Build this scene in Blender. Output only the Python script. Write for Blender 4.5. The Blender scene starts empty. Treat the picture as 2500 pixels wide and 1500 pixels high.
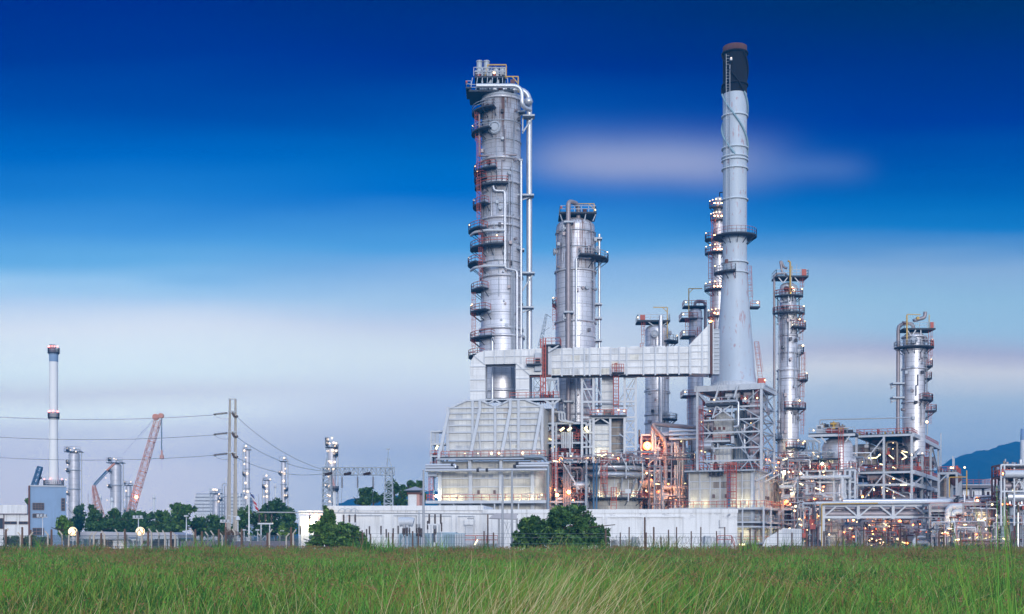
import bpy, math, random
import numpy as np
from mathutils import Vector
R = math.radians
S = bpy.context.scene
COL = S.collection
F = 3000.0      # focal length in photograph pixels (2500 wide)
HZ = 1310.0     # horizon row in the photograph
CAMZ = 2.0

# ---------------------------------------------------------------- camera
cam = bpy.data.cameras.new('camera')
cam.sensor_width = 36; cam.lens = 36*F/2500
cam.shift_y = (HZ-750)/2500
cam.clip_start = 0.3; cam.clip_end = 20000
co = bpy.data.objects.new('camera', cam); COL.objects.link(co)
co.location = (0, 0, CAMZ); co.rotation_euler = (R(90), 0, 0)
S.camera = co

# ---------------------------------------------------------------- world: evening sky, deep blue above, pale cloud bank low down
W = bpy.data.worlds.new('World'); S.world = W; W.use_nodes = True
nt = W.node_tree; nt.nodes.clear()
def lin(c):
    return tuple((x/255/12.92 if x/255 <= .04045 else ((x/255+.055)/1.055)**2.4) for x in c)
class NG:
    def __init__(s, nt): s.nt = nt
    def n(s, t, **k):
        q = s.nt.nodes.new(t)
        for a, b in k.items(): setattr(q, a, b)
        return q
    def l(s, a, b): s.nt.links.new(a, b)
    def m(s, op, a, b=None, c=None, clamp=False):
        q = s.n('ShaderNodeMath', operation=op); q.use_clamp = clamp
        for i, v in enumerate((a, b, c)):
            if v is None: continue
            if isinstance(v, (int, float)): q.inputs[i].default_value = v
            else: s.l(v, q.inputs[i])
        return q.outputs[0]
    def mix(s, f, a, b, blend='MIX'):
        q = s.n('ShaderNodeMix', data_type='RGBA', blend_type=blend)
        for i, v in ((0, f), (6, a), (7, b)):
            if isinstance(v, (int, float)): q.inputs[i].default_value = v
            elif isinstance(v, tuple): q.inputs[i].default_value = (*v[:3], 1)
            else: s.l(v, q.inputs[i])
        return q.outputs[2]
    def ramp(s, f, stops, interp='LINEAR'):
        q = s.n('ShaderNodeValToRGB'); q.color_ramp.interpolation = interp
        e = q.color_ramp.elements
        while len(e) > 1: e.remove(e[-1])
        e[0].position = stops[0][0]; e[0].color = (*stops[0][1][:3], 1)
        for p, c in stops[1:]:
            k = e.new(p); k.color = (*c[:3], 1)
        s.l(f, q.inputs[0]); return q.outputs[0]
    def noise(s, vec, scale, detail=3, rough=.5):
        q = s.n('ShaderNodeTexNoise'); q.inputs['Scale'].default_value = scale
        q.inputs['Detail'].default_value = detail; q.inputs['Roughness'].default_value = rough
        if vec is not None: s.l(vec, q.inputs['Vector'])
        return q.outputs['Fac']
g = NG(nt)
tc = g.n('ShaderNodeTexCoord'); sep = g.n('ShaderNodeSeparateXYZ'); g.l(tc.outputs['Generated'], sep.inputs[0])
X, Y, Z = sep.outputs
hor = g.m('SQRT', g.m('ADD', g.m('MULTIPLY', X, X), g.m('MULTIPLY', Y, Y)))
den = g.m('MAXIMUM', g.m('MAXIMUM', Y, g.m('MULTIPLY', hor, .6)), .02)
v = g.m('DIVIDE', Z, den); u = g.m('DIVIDE', X, den)
# soft horizontal streaks bend the bands a little
cb = g.n('ShaderNodeCombineXYZ'); g.l(g.m('MULTIPLY', u, 1.3), cb.inputs[0]); g.l(g.m('MULTIPLY', v, 9), cb.inputs[1])
st = g.noise(cb.outputs[0], 2.2, 2, .45)
vv = g.m('ADD', v, g.m('MULTIPLY', g.m('SUBTRACT', st, .5), .036))
sfac = g.m('MULTIPLY', vv, 1/1.2)       # 0 horizon .. 1 at tan = 1.2
def pos(py): return (HZ-py)/F/1.2
TOP = [(pos(-500), (12, 52, 120)), (pos(-1400), (95, 140, 200)), (1.0, (125, 165, 218))]
# light added to each stop to make up for what the haze takes away
CORR = {'L': {1310: (1.415, 1.163, 0.839), 1230: (1.452, 1.202, 0.886), 1140: (1.468, 1.239, 0.903), 1065: (1.005, 0.891, 0.631), 1010: (1.004, 0.971, 0.676), 955: (0.661, 0.561, 0.354), 900: (0.644, 0.645, 0.445), 800: (0.495, 0.445, 0.308), 745: (0.329, 0.325, 0.254), 700: (0.167, 0.236, 0.222), 655: (0.025, 0.102, 0.138), 560: (0.021, 0.061, 0.114), 470: (0.006, 0.029, 0.069), 380: (-0.02, -0.007, 0.022), 270: (-0.013, -0.032, -0.036), 140: (-0.012, -0.036, -0.053), 0: (-0.011, -0.049, -0.045)}, 'M': {1310: (0.903, 0.882, 0.699), 1200: (0.904, 0.871, 0.68), 1070: (0.761, 0.669, 0.474), 1000: (0.636, 0.56, 0.409), 930: (0.578, 0.547, 0.383), 880: (0.523, 0.493, 0.323), 800: (0.362, 0.32, 0.232), 730: (0.218, 0.249, 0.202), 660: (0.085, 0.119, 0.134), 600: (0.043, 0.104, 0.134), 490: (-0.12, -0.036, 0.008), 400: (-0.063, -0.004, 0.013), 290: (-0.012, -0.018, -0.012), 150: (-0.011, -0.037, -0.056), 0: (-0.01, -0.139, -0.081)}, 'R': {1310: (0.639, 0.656, 0.486), 1150: (0.686, 0.673, 0.445), 1050: (0.49, 0.482, 0.318), 970: (0.423, 0.415, 0.258), 905: (0.582, 0.477, 0.261), 865: (0.294, 0.204, 0.11), 800: (0.228, 0.274, 0.194), 740: (0.168, 0.214, 0.153), 650: (0.153, 0.168, 0.124), 610: (0.011, 0.035, 0.055), 560: (-0.008, 0.008, 0.035), 490: (0.001, 0.006, 0.023), 410: (-0.015, -0.025, -0.028), 300: (-0.013, -0.041, -0.054), 150: (-0.012, -0.198, -0.082), 0: (-0.012, -0.266, -0.083)}}
#CORR_HERE
def sky(st, key): return sorted([(max(0, pos(p)), tuple(max(0.0, v+d) for v, d in zip(lin(c), CORR.get(key, {}).get(p, (0, 0, 0))))) for p, c in st]+[(p, lin(c)) for p, c in TOP])
L_ = sky([(1310,(186,194,221)),(1230,(187,196,223)),(1140,(187,198,226)),(1065,(184,199,228)),(1010,(204,222,241)),(955,(194,210,232)),(900,(206,227,244)),(800,(208,223,243)),(745,(182,209,240)),(700,(152,198,238)),(655,(115,180,232)),(560,(66,150,222)),(470,(28,126,210)),(380,(0,106,198)),(270,(0,82,175)),(140,(0,62,155)),(0,(0,51,142))], 'L')
M_ = sky([(1310,(160,183,217)),(1200,(160,183,218)),(1070,(165,185,219)),(1000,(181,198,228)),(930,(196,214,236)),(880,(203,221,239)),(800,(190,208,235)),(730,(158,196,233)),(660,(128,178,228)),(600,(78,158,223)),(490,(22,124,208)),(400,(3,107,195)),(290,(0,85,175)),(150,(0,57,150)),(0,(0,42,128))], 'M')
R_ = sky([(1310,(130,163,204)),(1150,(133,165,205)),(1050,(139,171,210)),(970,(158,184,215)),(905,(190,201,221)),(865,(168,180,211)),(800,(148,188,222)),(740,(143,187,222)),(650,(126,170,216)),(610,(100,155,211)),(560,(38,128,203)),(490,(6,108,190)),(410,(0,90,177)),(300,(0,66,160)),(150,(0,42,138)),(0,(0,30,112))], 'R')
rl, rm, rr = (g.ramp(sfac, q) for q in (L_, M_, R_))
def sstep(x, a, b):
    q = g.n('ShaderNodeMapRange', interpolation_type='SMOOTHSTEP')
    q.inputs[1].default_value = a; q.inputs[2].default_value = b; g.l(x, q.inputs[0]); return q.outputs[0]
c = g.mix(sstep(u, -.33, -.06), rl, rm)
c = g.mix(sstep(u, -.02, .33), c, rr)
# two soft lilac clouds
def blob(px, py, rx, ry, k):
    cu, cv = (px-1250)/F, (HZ-py)/F
    a = g.m('DIVIDE', g.m('SUBTRACT', u, cu), rx/F)
    cc = g.n('ShaderNodeCombineXYZ'); g.l(u, cc.inputs[0])
    w = g.m('MULTIPLY', g.m('SUBTRACT', g.noise(cc.outputs[0], 9, 1), .5), 30/F)
    b = g.m('DIVIDE', g.m('SUBTRACT', g.m('ADD', v, w), cv), ry/F)
    a2 = g.m('MULTIPLY', a, a)
    d = g.m('ADD', g.m('MULTIPLY', a2, a2), g.m('MULTIPLY', b, b))
    f = g.m('MULTIPLY', g.m('EXPONENT', g.m('MULTIPLY', d, -1)), k)
    return g.m('MULTIPLY', f, g.m('GREATER_THAN', Y, 0))
c = g.mix(blob(1590, 392, 290, 60, .92), c, lin((152, 163, 206)))
c = g.mix(blob(1560, 402, 220, 34, .45), c, lin((180, 185, 218)))
c = g.mix(blob(1960, 415, 150, 34, .36), c, lin((120, 148, 205)))
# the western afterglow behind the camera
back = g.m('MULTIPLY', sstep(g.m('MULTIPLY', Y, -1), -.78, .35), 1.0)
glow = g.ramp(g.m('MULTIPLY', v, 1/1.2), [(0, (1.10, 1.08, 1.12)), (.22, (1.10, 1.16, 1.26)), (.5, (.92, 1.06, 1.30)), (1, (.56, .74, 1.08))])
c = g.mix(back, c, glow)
low = g.m('LESS_THAN', Z, -0.01)
c = g.mix(low, c, (.10, .13, .12))
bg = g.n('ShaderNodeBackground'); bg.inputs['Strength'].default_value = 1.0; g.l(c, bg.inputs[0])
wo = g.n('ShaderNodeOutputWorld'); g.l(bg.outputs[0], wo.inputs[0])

# ---------------------------------------------------------------- low soft evening sun, behind the camera and to the right
sl = bpy.data.lights.new('sun', 'SUN'); sl.energy = 2.0; sl.angle = R(14); sl.color = (1, .98, .95)
so = bpy.data.objects.new('sun', sl); COL.objects.link(so)
so.rotation_euler = (R(78), 0, R(9))

S.view_settings.view_transform = 'Standard'; S.view_settings.look = 'None'
S.view_settings.exposure = 0.0; S.view_settings.gamma = 1.0; S.view_settings.use_curve_mapping = False
S.render.engine = 'CYCLES'
S.cycles.use_denoising = True; S.cycles.denoiser = 'OPENIMAGEDENOISE'
S.cycles.use_light_tree = True
S.cycles.max_bounces = 6; S.cycles.diffuse_bounces = 3; S.cycles.glossy_bounces = 3
S.cycles.volume_bounces = 0; S.cycles.transparent_max_bounces = 6
S.cycles.caustics_reflective = False; S.cycles.caustics_refractive = False
S.cycles.sample_clamp_indirect = 4

# ---------------------------------------------------------------- materials
def mk(name, col, rough=.6, metal=0., dirt=.15, dscale=1.2, streak=0., rust=None, clad=None, bump=0.):
    """col: base colour. dirt: weathering depth. streak: vertical run-off. rust:(z0,z1,amount). clad: ('cyl'|'box', w, h, mortar)"""
    m = bpy.data.materials.new(name); m.use_nodes = True
    t = m.node_tree; b = t.nodes['Principled BSDF']; q = NG(t)
    b.inputs['Roughness'].default_value = rough; b.inputs['Metallic'].default_value = metal
    tcn = q.n('ShaderNodeTexCoord'); ob = tcn.outputs['Object']
    c = None
    if clad:
        sp = q.n('ShaderNodeSeparateXYZ'); q.l(ob, sp.inputs[0])
        if clad[0] == 'cyl': a = q.m('MULTIPLY', q.m('ARCTAN2', sp.outputs[1], sp.outputs[0]), 4.0)
        else: a = q.m('ADD', sp.outputs[0], sp.outputs[1])
        cbn = q.n('ShaderNodeCombineXYZ'); q.l(a, cbn.inputs[0]); q.l(sp.outputs[2], cbn.inputs[1])
        bt = q.n('ShaderNodeTexBrick'); q.l(cbn.outputs[0], bt.inputs['Vector'])
        bt.offset = 0 if clad[0] == 'box' else .5
        bt.inputs['Scale'].default_value = 1
        bt.inputs['Brick Width'].default_value = clad[1]; bt.inputs['Row Height'].default_value = clad[2]
        bt.inputs['Mortar Size'].default_value = clad[3]; bt.inputs['Mortar Smooth'].default_value = .2
        k = clad[4] if len(clad) > 4 else .12
        bt.inputs['Color1'].default_value = (*[x*(1+k*.4) for x in col], 1)
        bt.inputs['Color2'].default_value = (*[x*(1-k) for x in col], 1)
        bt.inputs['Mortar'].default_value = (*[x*.6 for x in col], 1)
        c = bt.outputs['Color']
    base = c if c is not None else col
    if dirt:
        n1 = q.noise(ob, dscale, 4, .6)
        f = q.m('MULTIPLY', sat(q, n1, .45, .75), dirt)
        base = q.mix(f, base, tuple(x*.45 for x in col))
    if streak or rust:
        mp = q.n('ShaderNodeMapping'); q.l(ob, mp.inputs[0]); mp.inputs['Scale'].default_value = (1.6, 1.6, .07)
        n2 = q.noise(mp.outputs[0], 1.3, 3, .6)
        if streak:
            base = q.mix(q.m('MULTIPLY', sat(q, n2, .52, .72), streak), base, (.10, .09, .085))
        if rust:
            sp2 = q.n('ShaderNodeSeparateXYZ'); q.l(ob, sp2.inputs[0])
            zm = q.n('ShaderNodeMapRange', interpolation_type='SMOOTHSTEP'); q.l(sp2.outputs[2], zm.inputs[0])
            zm.inputs[1].default_value = rust[0]; zm.inputs[2].default_value = rust[1]
            base = q.mix(q.m('MULTIPLY', q.m('MULTIPLY', sat(q, n2, .50, .62), zm.outputs[0]), rust[2]), base, (.19, .07, .03))
    if isinstance(base, tuple): b.inputs['Base Color'].default_value = (*base[:3], 1)
    else: q.l(base, b.inputs['Base Color'])
    if bump:
        bn = q.n('ShaderNodeBump'); bn.inputs['Strength'].default_value = bump; bn.inputs['Distance'].default_value = .1
        q.l(q.noise(ob, 2.5, 4), bn.inputs['Height']); q.l(bn.outputs[0], b.inputs['Normal'])
    return m
def sat(q, x, a, b):
    k = q.n('ShaderNodeMapRange'); q.l(x, k.inputs[0]); k.inputs[1].default_value = a; k.inputs[2].default_value = b
    return k.outputs[0]
def em(name, col, st):
    m = bpy.data.materials.new(name); m.use_nodes = True; b = m.node_tree.nodes['Principled BSDF']
    b.inputs['Base Color'].default_value = (.8, .8, .8, 1)
    b.inputs['Emission Color'].default_value = (*col, 1); b.inputs['Emission Strength'].default_value = st
    return m
class A: pass
MT = A()
MT.clad = mk('aluminium_cladding', (.72, .71, .76), .42, .5, .16, .35, .13, clad=('cyl', 4.2, 1.05, .05, .09))
MT.cladrust = mk('rust_streaked_cladding', (.72, .71, .76), .42, .5, .16, .35, .14, rust=(84, 92, .85), clad=('cyl', 4.2, 1.05, .05, .09))
MT.cladrustb = mk('rust_run_cladding', (.70, .69, .74), .42, .5, .16, .35, .14, rust=(56, 66, .8), clad=('cyl', 4.2, 1.05, .05, .09))
MT.pipe = mk('insulated_pipe', (.64, .66, .72), .40, .6, .25, .8, 0)
MT.dullpipe = mk('dull_pipe', (.38, .33, .35), .55, .5, .4, .8)
MT.steel = mk('painted_steel', (.42, .46, .53), .5, .1, .25, .8)
MT.lsteel = mk('light_painted_steel', (.57, .60, .66), .5, .05, .25, .8)
MT.panel = mk('casing_panel', (.71, .71, .70), .55, .1, .45, .22, .32, clad=('box', 1.55, 1.6, .022, .10))
MT.ductp = mk('duct_panel', (.74, .75, .78), .5, .12, .4, .22, .22, clad=('box', 2.4, 1.3, .02, .10))
MT.casing = mk('stained_casing', (.62, .60, .56), .55, .1, .7, .22, .3, clad=('box', 1.55, 1.7, .03, .13))
MT.browncase = mk('weathered_brown_casing', (.36, .31, .27), .6, .2, .5, .5, .3, clad=('box', 1.2, 1.2, .05, .2))
MT.stack = mk('stack_grey_paint', (.58, .65, .73), .55, .0, .14, .12, .12)
MT.black = mk('stack_black_paint', (.006, .007, .013), .95, 0, .3, .5)
MT.rust = mk('rusty_steel', (.17, .075, .06), .8, .1, .5, 1.)
MT.red = mk('red_railing', (.46, .085, .055), .55, 0, .2, 1.)
MT.grate = mk('dark_grating', (.055, .065, .085), .7, .3, .2, 1.)
MT.dark = mk('dark_equipment', (.045, .042, .05), .6, .3, .4, 1.)
MT.yellow = mk('yellow_davit', (.55, .34, .05), .5, 0, .2, 1.)
MT.orange = mk('crane_orange', (.62, .27, .19), .5, 0, .2, .5)
MT.cblue = mk('crane_blue', (.06, .16, .30), .5, 0, .2, .5)
MT.white = mk('white_wall', (.78, .79, .82), .7, 0, .16, .35, .34)
def peel():
    m = mk('peeling_white_wall', (.78, .79, .82), .7, 0, .14, .3, .34)
    t = m.node_tree; q = NG(t); b = t.nodes['Principled BSDF']; src = b.inputs['Base Color'].links[0].from_socket
    tcn = q.n('ShaderNodeTexCoord'); ob = tcn.outputs['Object']; sp = q.n('ShaderNodeSeparateXYZ'); q.l(ob, sp.inputs[0])
    mp = q.n('ShaderNodeMapping'); q.l(ob, mp.inputs[0]); mp.inputs['Scale'].default_value = (.35, .35, .8)
    n = q.noise(mp.outputs[0], 1.5, 5, .65)
    zt = sat(q, sp.outputs[2], 4.2, 4.9)
    zu = sat(q, sp.outputs[2], 6.1, 5.7)
    f = q.m('MULTIPLY', q.m('MULTIPLY', sat(q, n, .54, .57), zt), zu)
    q.l(q.mix(q.m('MULTIPLY', f, .55), src, (.42, .43, .47)), b.inputs['Base Color']); return m
MT.peel = peel()
MT.bluewall = mk('blue_grey_wall', (.25, .37, .56), .7, 0, .3, .25, .15)
MT.roof = mk('corrugated_roof', (.42, .42, .48), .6, .1, .3, .6)
MT.win = mk('window_glass', (.03, .04, .06), .2, 0, 0)
MT.frame = mk('window_frame', (.14, .09, .09), .6, 0, .1)
MT.concrete = mk('concrete', (.46, .42, .38), .85, 0, .25, 1., .15)
MT.gconc = mk('grey_concrete', (.36, .37, .40), .85, 0, .25, 1., .15)
MT.wood = mk('brown_post', (.13, .075, .055), .85, 0, .3, 2.)
MT.insul = mk('brown_porcelain', (.05, .03, .03), .3, 0, .1)
MT.wire = mk('cable', (.05, .09, .13), .5, .2, 0)
MT.tblue = mk('transformer_blue', (.30, .42, .52), .5, .1, .2, 1.)
MT.galv = mk('galvanised_lattice', (.24, .29, .36), .5, .4, .2, 1.)
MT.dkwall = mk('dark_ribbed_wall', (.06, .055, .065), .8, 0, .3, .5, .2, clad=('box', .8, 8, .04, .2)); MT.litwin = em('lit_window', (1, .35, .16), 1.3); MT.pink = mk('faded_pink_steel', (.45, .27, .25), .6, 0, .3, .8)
MT.rim = mk('sooty_red_rim', (.12, .05, .05), .85, 0, .5, 1.); MT.strake = mk('strake_teal', (.26, .40, .48), .6, 0, .1); MT.dsteel = mk('dark_steel', (.14, .13, .15), .6, .2, .4, .8)
MT.floor = mk('gravel_yard', (.16, .15, .14), .9, 0, .3, .5, bump=.3)
MT.lw = em('lamp_white', (1, .68, .29), 5); MT.lo = em('lamp_sodium', (1, .30, .06), 40); MT.ly = em('lamp_tube', (1, .84, .34), 3)
MT.lwarm = em('lamp_warm', (1, .42, .16), 60); MT.lr = em('lamp_red', (1, .10, .06), 9); MT.lwf = em('lamp_far', (1, .70, .42), 1.5); MT.lflood = em('flood_lamp', (1, .55, .16), 4.2)
MT.lbig = em('big_sodium_lamp', (1, .17, .025), 12)
MT.lflood2 = em('wall_lamp', (1, .86, .42), 120)

# ---------------------------------------------------------------- mesh helpers
class MB:
    def __init__(s): s.v = []; s.f = []; s.sm = []
    def add(s, vs, fs, smooth=False):
        o = len(s.v); s.v += [tuple(p) for p in vs]; s.f += [tuple(i+o for i in f) for f in fs]; s.sm += [smooth]*len(fs); return s
    def box(s, x0, x1, y0, y1, z0, z1):
        return s.add([(x0,y0,z0),(x1,y0,z0),(x1,y1,z0),(x0,y1,z0),(x0,y0,z1),(x1,y0,z1),(x1,y1,z1),(x0,y1,z1)],
              [(0,3,2,1),(4,5,6,7),(0,1,5,4),(1,2,6,5),(2,3,7,6),(3,0,4,7)])
    def bar(s, p, q, w, h=None):
        p, q = Vector(p), Vector(q); d = q-p
        if d.length < 1e-6: return s
        d.normalize(); up = Vector((0, 0, 1)) if abs(d.z) < .95 else Vector((0, 1, 0))
        a = d.cross(up).normalized()*w/2; b = a.cross(d).normalized()*(h or w)/2
        vs = [p-a-b, p+a-b, p+a+b, p-a+b, q-a-b, q+a-b, q+a+b, q-a+b]
        return s.add(vs, [(0,1,2,3),(7,6,5,4),(0,4,5,1),(1,5,6,2),(2,6,7,3),(3,7,4,0)])
    def tube(s, pts, r, n=10, bend=None, cap=True):
        pts = [Vector(p) for p in pts]
        if bend and len(pts) > 2:
            out = [pts[0]]
            for i in range(1, len(pts)-1):
                a, b, c = pts[i-1], pts[i], pts[i+1]
                k = min(bend, (a-b).length*.49, (c-b).length*.49)
                p0 = b+(a-b).normalized()*k; p1 = b+(c-b).normalized()*k
                for j in range(7):
                    t = j/6; out.append(p0*(1-t)**2+b*2*t*(1-t)+p1*t*t)
            out.append(pts[-1]); pts = out
        rings = []; prev = None
        for i, p in enumerate(pts):
            d = (pts[min(i+1, len(pts)-1)]-pts[max(i-1, 0)]).normalized()
            if prev is None:
                up = Vector((0, 0, 1)) if abs(d.z) < .9 else Vector((0, 1, 0)); a = d.cross(up).normalized()
            else:
                a = (prev-d*prev.dot(d)).normalized()
            prev = a; b = d.cross(a)
            rings.append([p+(a*math.cos(2*math.pi*k/n)+b*math.sin(2*math.pi*k/n))*r for k in range(n)])
        vs = [q for rg in rings for q in rg]; fs = []
        for i in range(len(rings)-1):
            for k in range(n):
                fs.append((i*n+k, i*n+(k+1)%n, (i+1)*n+(k+1)%n, (i+1)*n+k))
        s.add(vs, fs, True)
        if cap:
            s.add(rings[0], [tuple(range(n))]); s.add(rings[-1], [tuple(reversed(range(n)))])
        return s
    def lathe(s, prof, n=40, cx=0, cy=0, a0=0, a1=360):
        full = abs(a1-a0) >= 360; m = n if full else n+1
        vs = []; fs = []
        for r, z in prof:
            for k in range(m):
                a = R(a0)+R(a1-a0)*k/n; vs.append((cx+r*math.cos(a), cy+r*math.sin(a), z))
        for i in range(len(prof)-1):
            for k in range(n):
                k2 = (k+1) % m
                fs.append((i*m+k, i*m+k2, (i+1)*m+k2, (i+1)*m+k))
        return s.add(vs, fs, True)
    def prism(s, poly, y0, y1):      # poly in (x,z), extruded in y
        n = len(poly); vs = [(x, y0, z) for x, z in poly]+[(x, y1, z) for x, z in poly]
        fs = [tuple(range(n)), tuple(reversed(range(n, 2*n)))]+[(i, i+n, (i+1)%n+n, (i+1)%n) for i in range(n)]
        return s.add(vs, fs)
    def torus(s, R0, r, z, a0=0, a1=360, n=48, cx=0, cy=0):
        pts = [(cx+R0*math.cos(R(a0)+R(a1-a0)*k/n), cy+R0*math.sin(R(a0)+R(a1-a0)*k/n), z) for k in range(n+1)]
        return s.tube(pts, r, 12, None, cap=abs(a1-a0) < 360)
    def ngon(s): pass
    def build(s, name, mat, parent=None, loc=None):
        me = bpy.data.meshes.new(name); me.from_pydata(s.v, [], s.f)
        me.polygons.foreach_set('use_smooth', s.sm)
        for mm in (mat if isinstance(mat, (list, tuple)) else [mat]): me.materials.append(mm)
        me.update()
        o = bpy.data.objects.new(name, me); COL.objects.link(o)
        if parent is not None: o.parent = parent
        if loc: o.location = loc
        return o
def tag(o, label=None, cat=None, group=None, kind=None):
    if label: o['label'] = label
    if cat: o['category'] = cat
    if group: o['group'] = group
    if kind: o['kind'] = kind
    return o
class Loc:
    """a local frame standing at photo column px, distance D, turned by a degrees; converts photo readings to metres"""
    def __init__(s, px, D, a=0, name=None, label=None, cat=None, group=None):
        s.D = D; s.c = math.cos(R(a)); s.s = math.sin(R(a)); s.X0 = (px-1250)/F*D; s.k = D/F
        s.o = None; s.zr = 0.
        if name:
            o = bpy.data.objects.new(name, None); COL.objects.link(o); o.empty_display_size = .5
            o.location = (s.X0, D, 0); o.rotation_euler = (0, 0, -R(a)); tag(o, label, cat, group); s.o = o
    def u(s, px, v=0):
        k = (px-1250)/F
        return (k*s.D-s.X0+v*(k*s.c-s.s))/(s.c+k*s.s)
    def v(s, px, u=0):
        k = (px-1250)/F
        return (k*(s.D-u*s.s)-s.X0-u*s.c)/(s.s-k*s.c)
    def z(s, py, u=0, v=0):
        return CAMZ+(HZ-py)/F*(s.D-s.zr-u*s.s+v*s.c)
    def p(s, px, py, v=0):
        u = s.u(px, v); return (u, v, s.z(py, u, v))
def bx(P, name, mat, x0, x1, y0, y1, z0, z1): return MB().box(min(x0,x1),max(x0,x1),min(y0,y1),max(y0,y1),min(z0,z1),max(z0,z1)).build(name, mat, P)
def br(P, name, mat, p, q, w, h=None): return MB().bar(p, q, w, h).build(name, mat, P)
def tb(P, name, mat, pts, r, bend=None, n=10): return MB().tube(pts, r, n, bend if bend is not None else r*3).build(name, mat, P)
_bulb = {}
def bulb(P, pos, mat=None, r=.3, name='lamp'):
    mat = mat or MT.lw
    if mat is MT.lw: r *= .55
    if mat is MT.lflood2: r *= .55
    if mat is MT.lwf: r *= .85
    k = (mat.name, round(r, 2))
    if k not in _bulb:
        m = MB(); m.lathe([(0, -r), (r*.7, -r*.7), (r, 0), (r*.7, r*.7), (0, r)], 8)
        o = m.build(name, mat, P); _bulb[k] = o.data; o.name = name
    else:
        o = bpy.data.objects.new(name, _bulb[k]); COL.objects.link(o); o.parent = P
    o.location = pos; return o
def tubelamp(P, p, q, r=.14, mat=None):
    if mat is MT.lflood2: mat = MT.ly; r *= .9
    return MB().tube([p, q], r, 6).build('tube_lamp', mat or MT.ly, P)
def washlight(P, pos, w=80, col=(1, .86, .45)):
    """shaded bulkhead lamp that washes the casing behind it"""
    o = MB().box(-.18, .18, -.3, -.12, -.1, .22).build('bulkhead_lamp', MT.steel, P, pos)
    pl = bpy.data.lights.new('lamp_light', 'POINT'); pl.energy = w; pl.color = col; pl.shadow_soft_size = .12
    q = bpy.data.objects.new('lamp_light', pl); COL.objects.link(q); q.parent = o; return o
def rail(P, pts, h=1.1, mat=None, t=.10, step=1.6, closed=False, name='railing'):
    m = MB(); pts = [Vector(p) for p in pts]
    for a, b in zip(pts, pts[1:]):
        n = max(1, round((b-a).length/step))
        for i in range(n+1):
            q = a.lerp(b, i/n); m.bar(q, q+Vector((0, 0, h)), t)
        for f in (1, .5): m.bar(a+Vector((0, 0, h*f)), b+Vector((0, 0, h*f)), t)
    return m.build(name, mat or MT.red, P)
def plat(P, z, ri, ro, a0, a1, mat=None, lamps=(), lm=None, cx=0, cy=0, lr=.28, rh=1.2, rt=.10):
    n = max(3, int(abs(a1-a0)/12)); m = MB(); t = .28
    m.lathe([(ri, z-t), (ro, z-t), (ro, z), (ri, z), (ri, z-t)], n, cx, cy, a0, a1)
    for a in (a0, a1):
        ca, sa = math.cos(R(a)), math.sin(R(a)); m.bar((cx+ri*ca, cy+ri*sa, z-t/2), (cx+ro*ca, cy+ro*sa, z-t/2), .12, t)
    k = max(1, round(abs(a1-a0)/30))
    for i in range(k+1):
        a = R(a0+(a1-a0)*i/k); ca, sa = math.cos(a), math.sin(a)
        m.bar((cx+ri*ca, cy+ri*sa, z-t-.9*(ro-ri)*.8), (cx+(ro-.2)*ca, cy+(ro-.2)*sa, z-t), .13)
    for f in m.sm: pass
    m.sm = [False]*len(m.f)
    o = m.build('platform', MT.grate, P)
    pts = [(cx+(ro-.06)*math.cos(R(a0+(a1-a0)*i/n)), cy+(ro-.06)*math.sin(R(a0+(a1-a0)*i/n)), z) for i in range(n+1)]
    if abs(a1-a0) < 359:
        pts = [(cx+(ri+.3)*math.cos(R(a0)), cy+(ri+.3)*math.sin(R(a0)), z)]+pts+[(cx+(ri+.3)*math.cos(R(a1)), cy+(ri+.3)*math.sin(R(a1)), z)]
    rail(o, pts, rh, mat, rt, 1.5)
    for a in lamps:
        bulb(o, (cx+(ro-.25)*math.cos(R(a)), cy+(ro-.25)*math.sin(R(a)), z+1.5), lm, lr)
    return o
def ladder(P, x, y, z0, z1, w=.6, mat=None, cage=True, dx=0, t=.07):
    """dx shifts the top, for a leaning ladder; the cage bulges to the camera"""
    m = MB(); mat = mat or MT.red
    for sx in (-w/2, w/2): m.bar((x+sx, y, z0), (x+sx+dx, y, z1), t)
    n = int((z1-z0)/.6)
    for i in range(n):
        f = (i+.5)/n; m.bar((x-w/2+dx*f, y, z0+(z1-z0)*f), (x+w/2+dx*f, y, z0+(z1-z0)*f), t*.6)
    if cage:
        for sx, sy in ((-.45, -.55), (.45, -.55), (0, -.8)): m.bar((x+sx, y+sy, z0+2), (x+sx+dx, y+sy, z1), t*.7)
        n = int((z1-z0)/1.6)
        for i in range(n+1):
            f = (2+(z1-z0-2)*i/max(n, 1))/(z1-z0); zz = z0+(z1-z0)*f; ox = dx*f
            q = [(x-w/2+ox, y, zz), (x-.45+ox, y-.55, zz), (x+ox, y-.8, zz), (x+.45+ox, y-.55, zz), (x+w/2+ox, y, zz)]
            for a, b in zip(q, q[1:]): m.bar(a, b, t*.8)
    return m.build('ladder', mat, P)
def manhole(P, x, y, z, r, ang=-90, mat=None):
    """round flanged cover on a shell, facing direction ang"""
    m = MB(); d = Vector((math.cos(R(ang)), math.sin(R(ang)), 0)); c = Vector((x, y, z))
    m.tube([c-d*.3, c+d*.45], r*.62, 20, None); m.tube([c+d*.25, c+d*.4], r, 24, None)
    m.tube([c+d*.4, c+d*.62], r*.5, 16, None)
    a = Vector((-d.y, d.x, 0)); up = Vector((0, 0, 1))
    pts = [c+d*.45+(a*math.cos(t*math.pi/8)+up*math.sin(t*math.pi/8))*r*.82 for t in range(17)]
    m.tube(pts, r*.13, 8, None)
    return m.build('manhole', mat or MT.steel, P)
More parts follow.
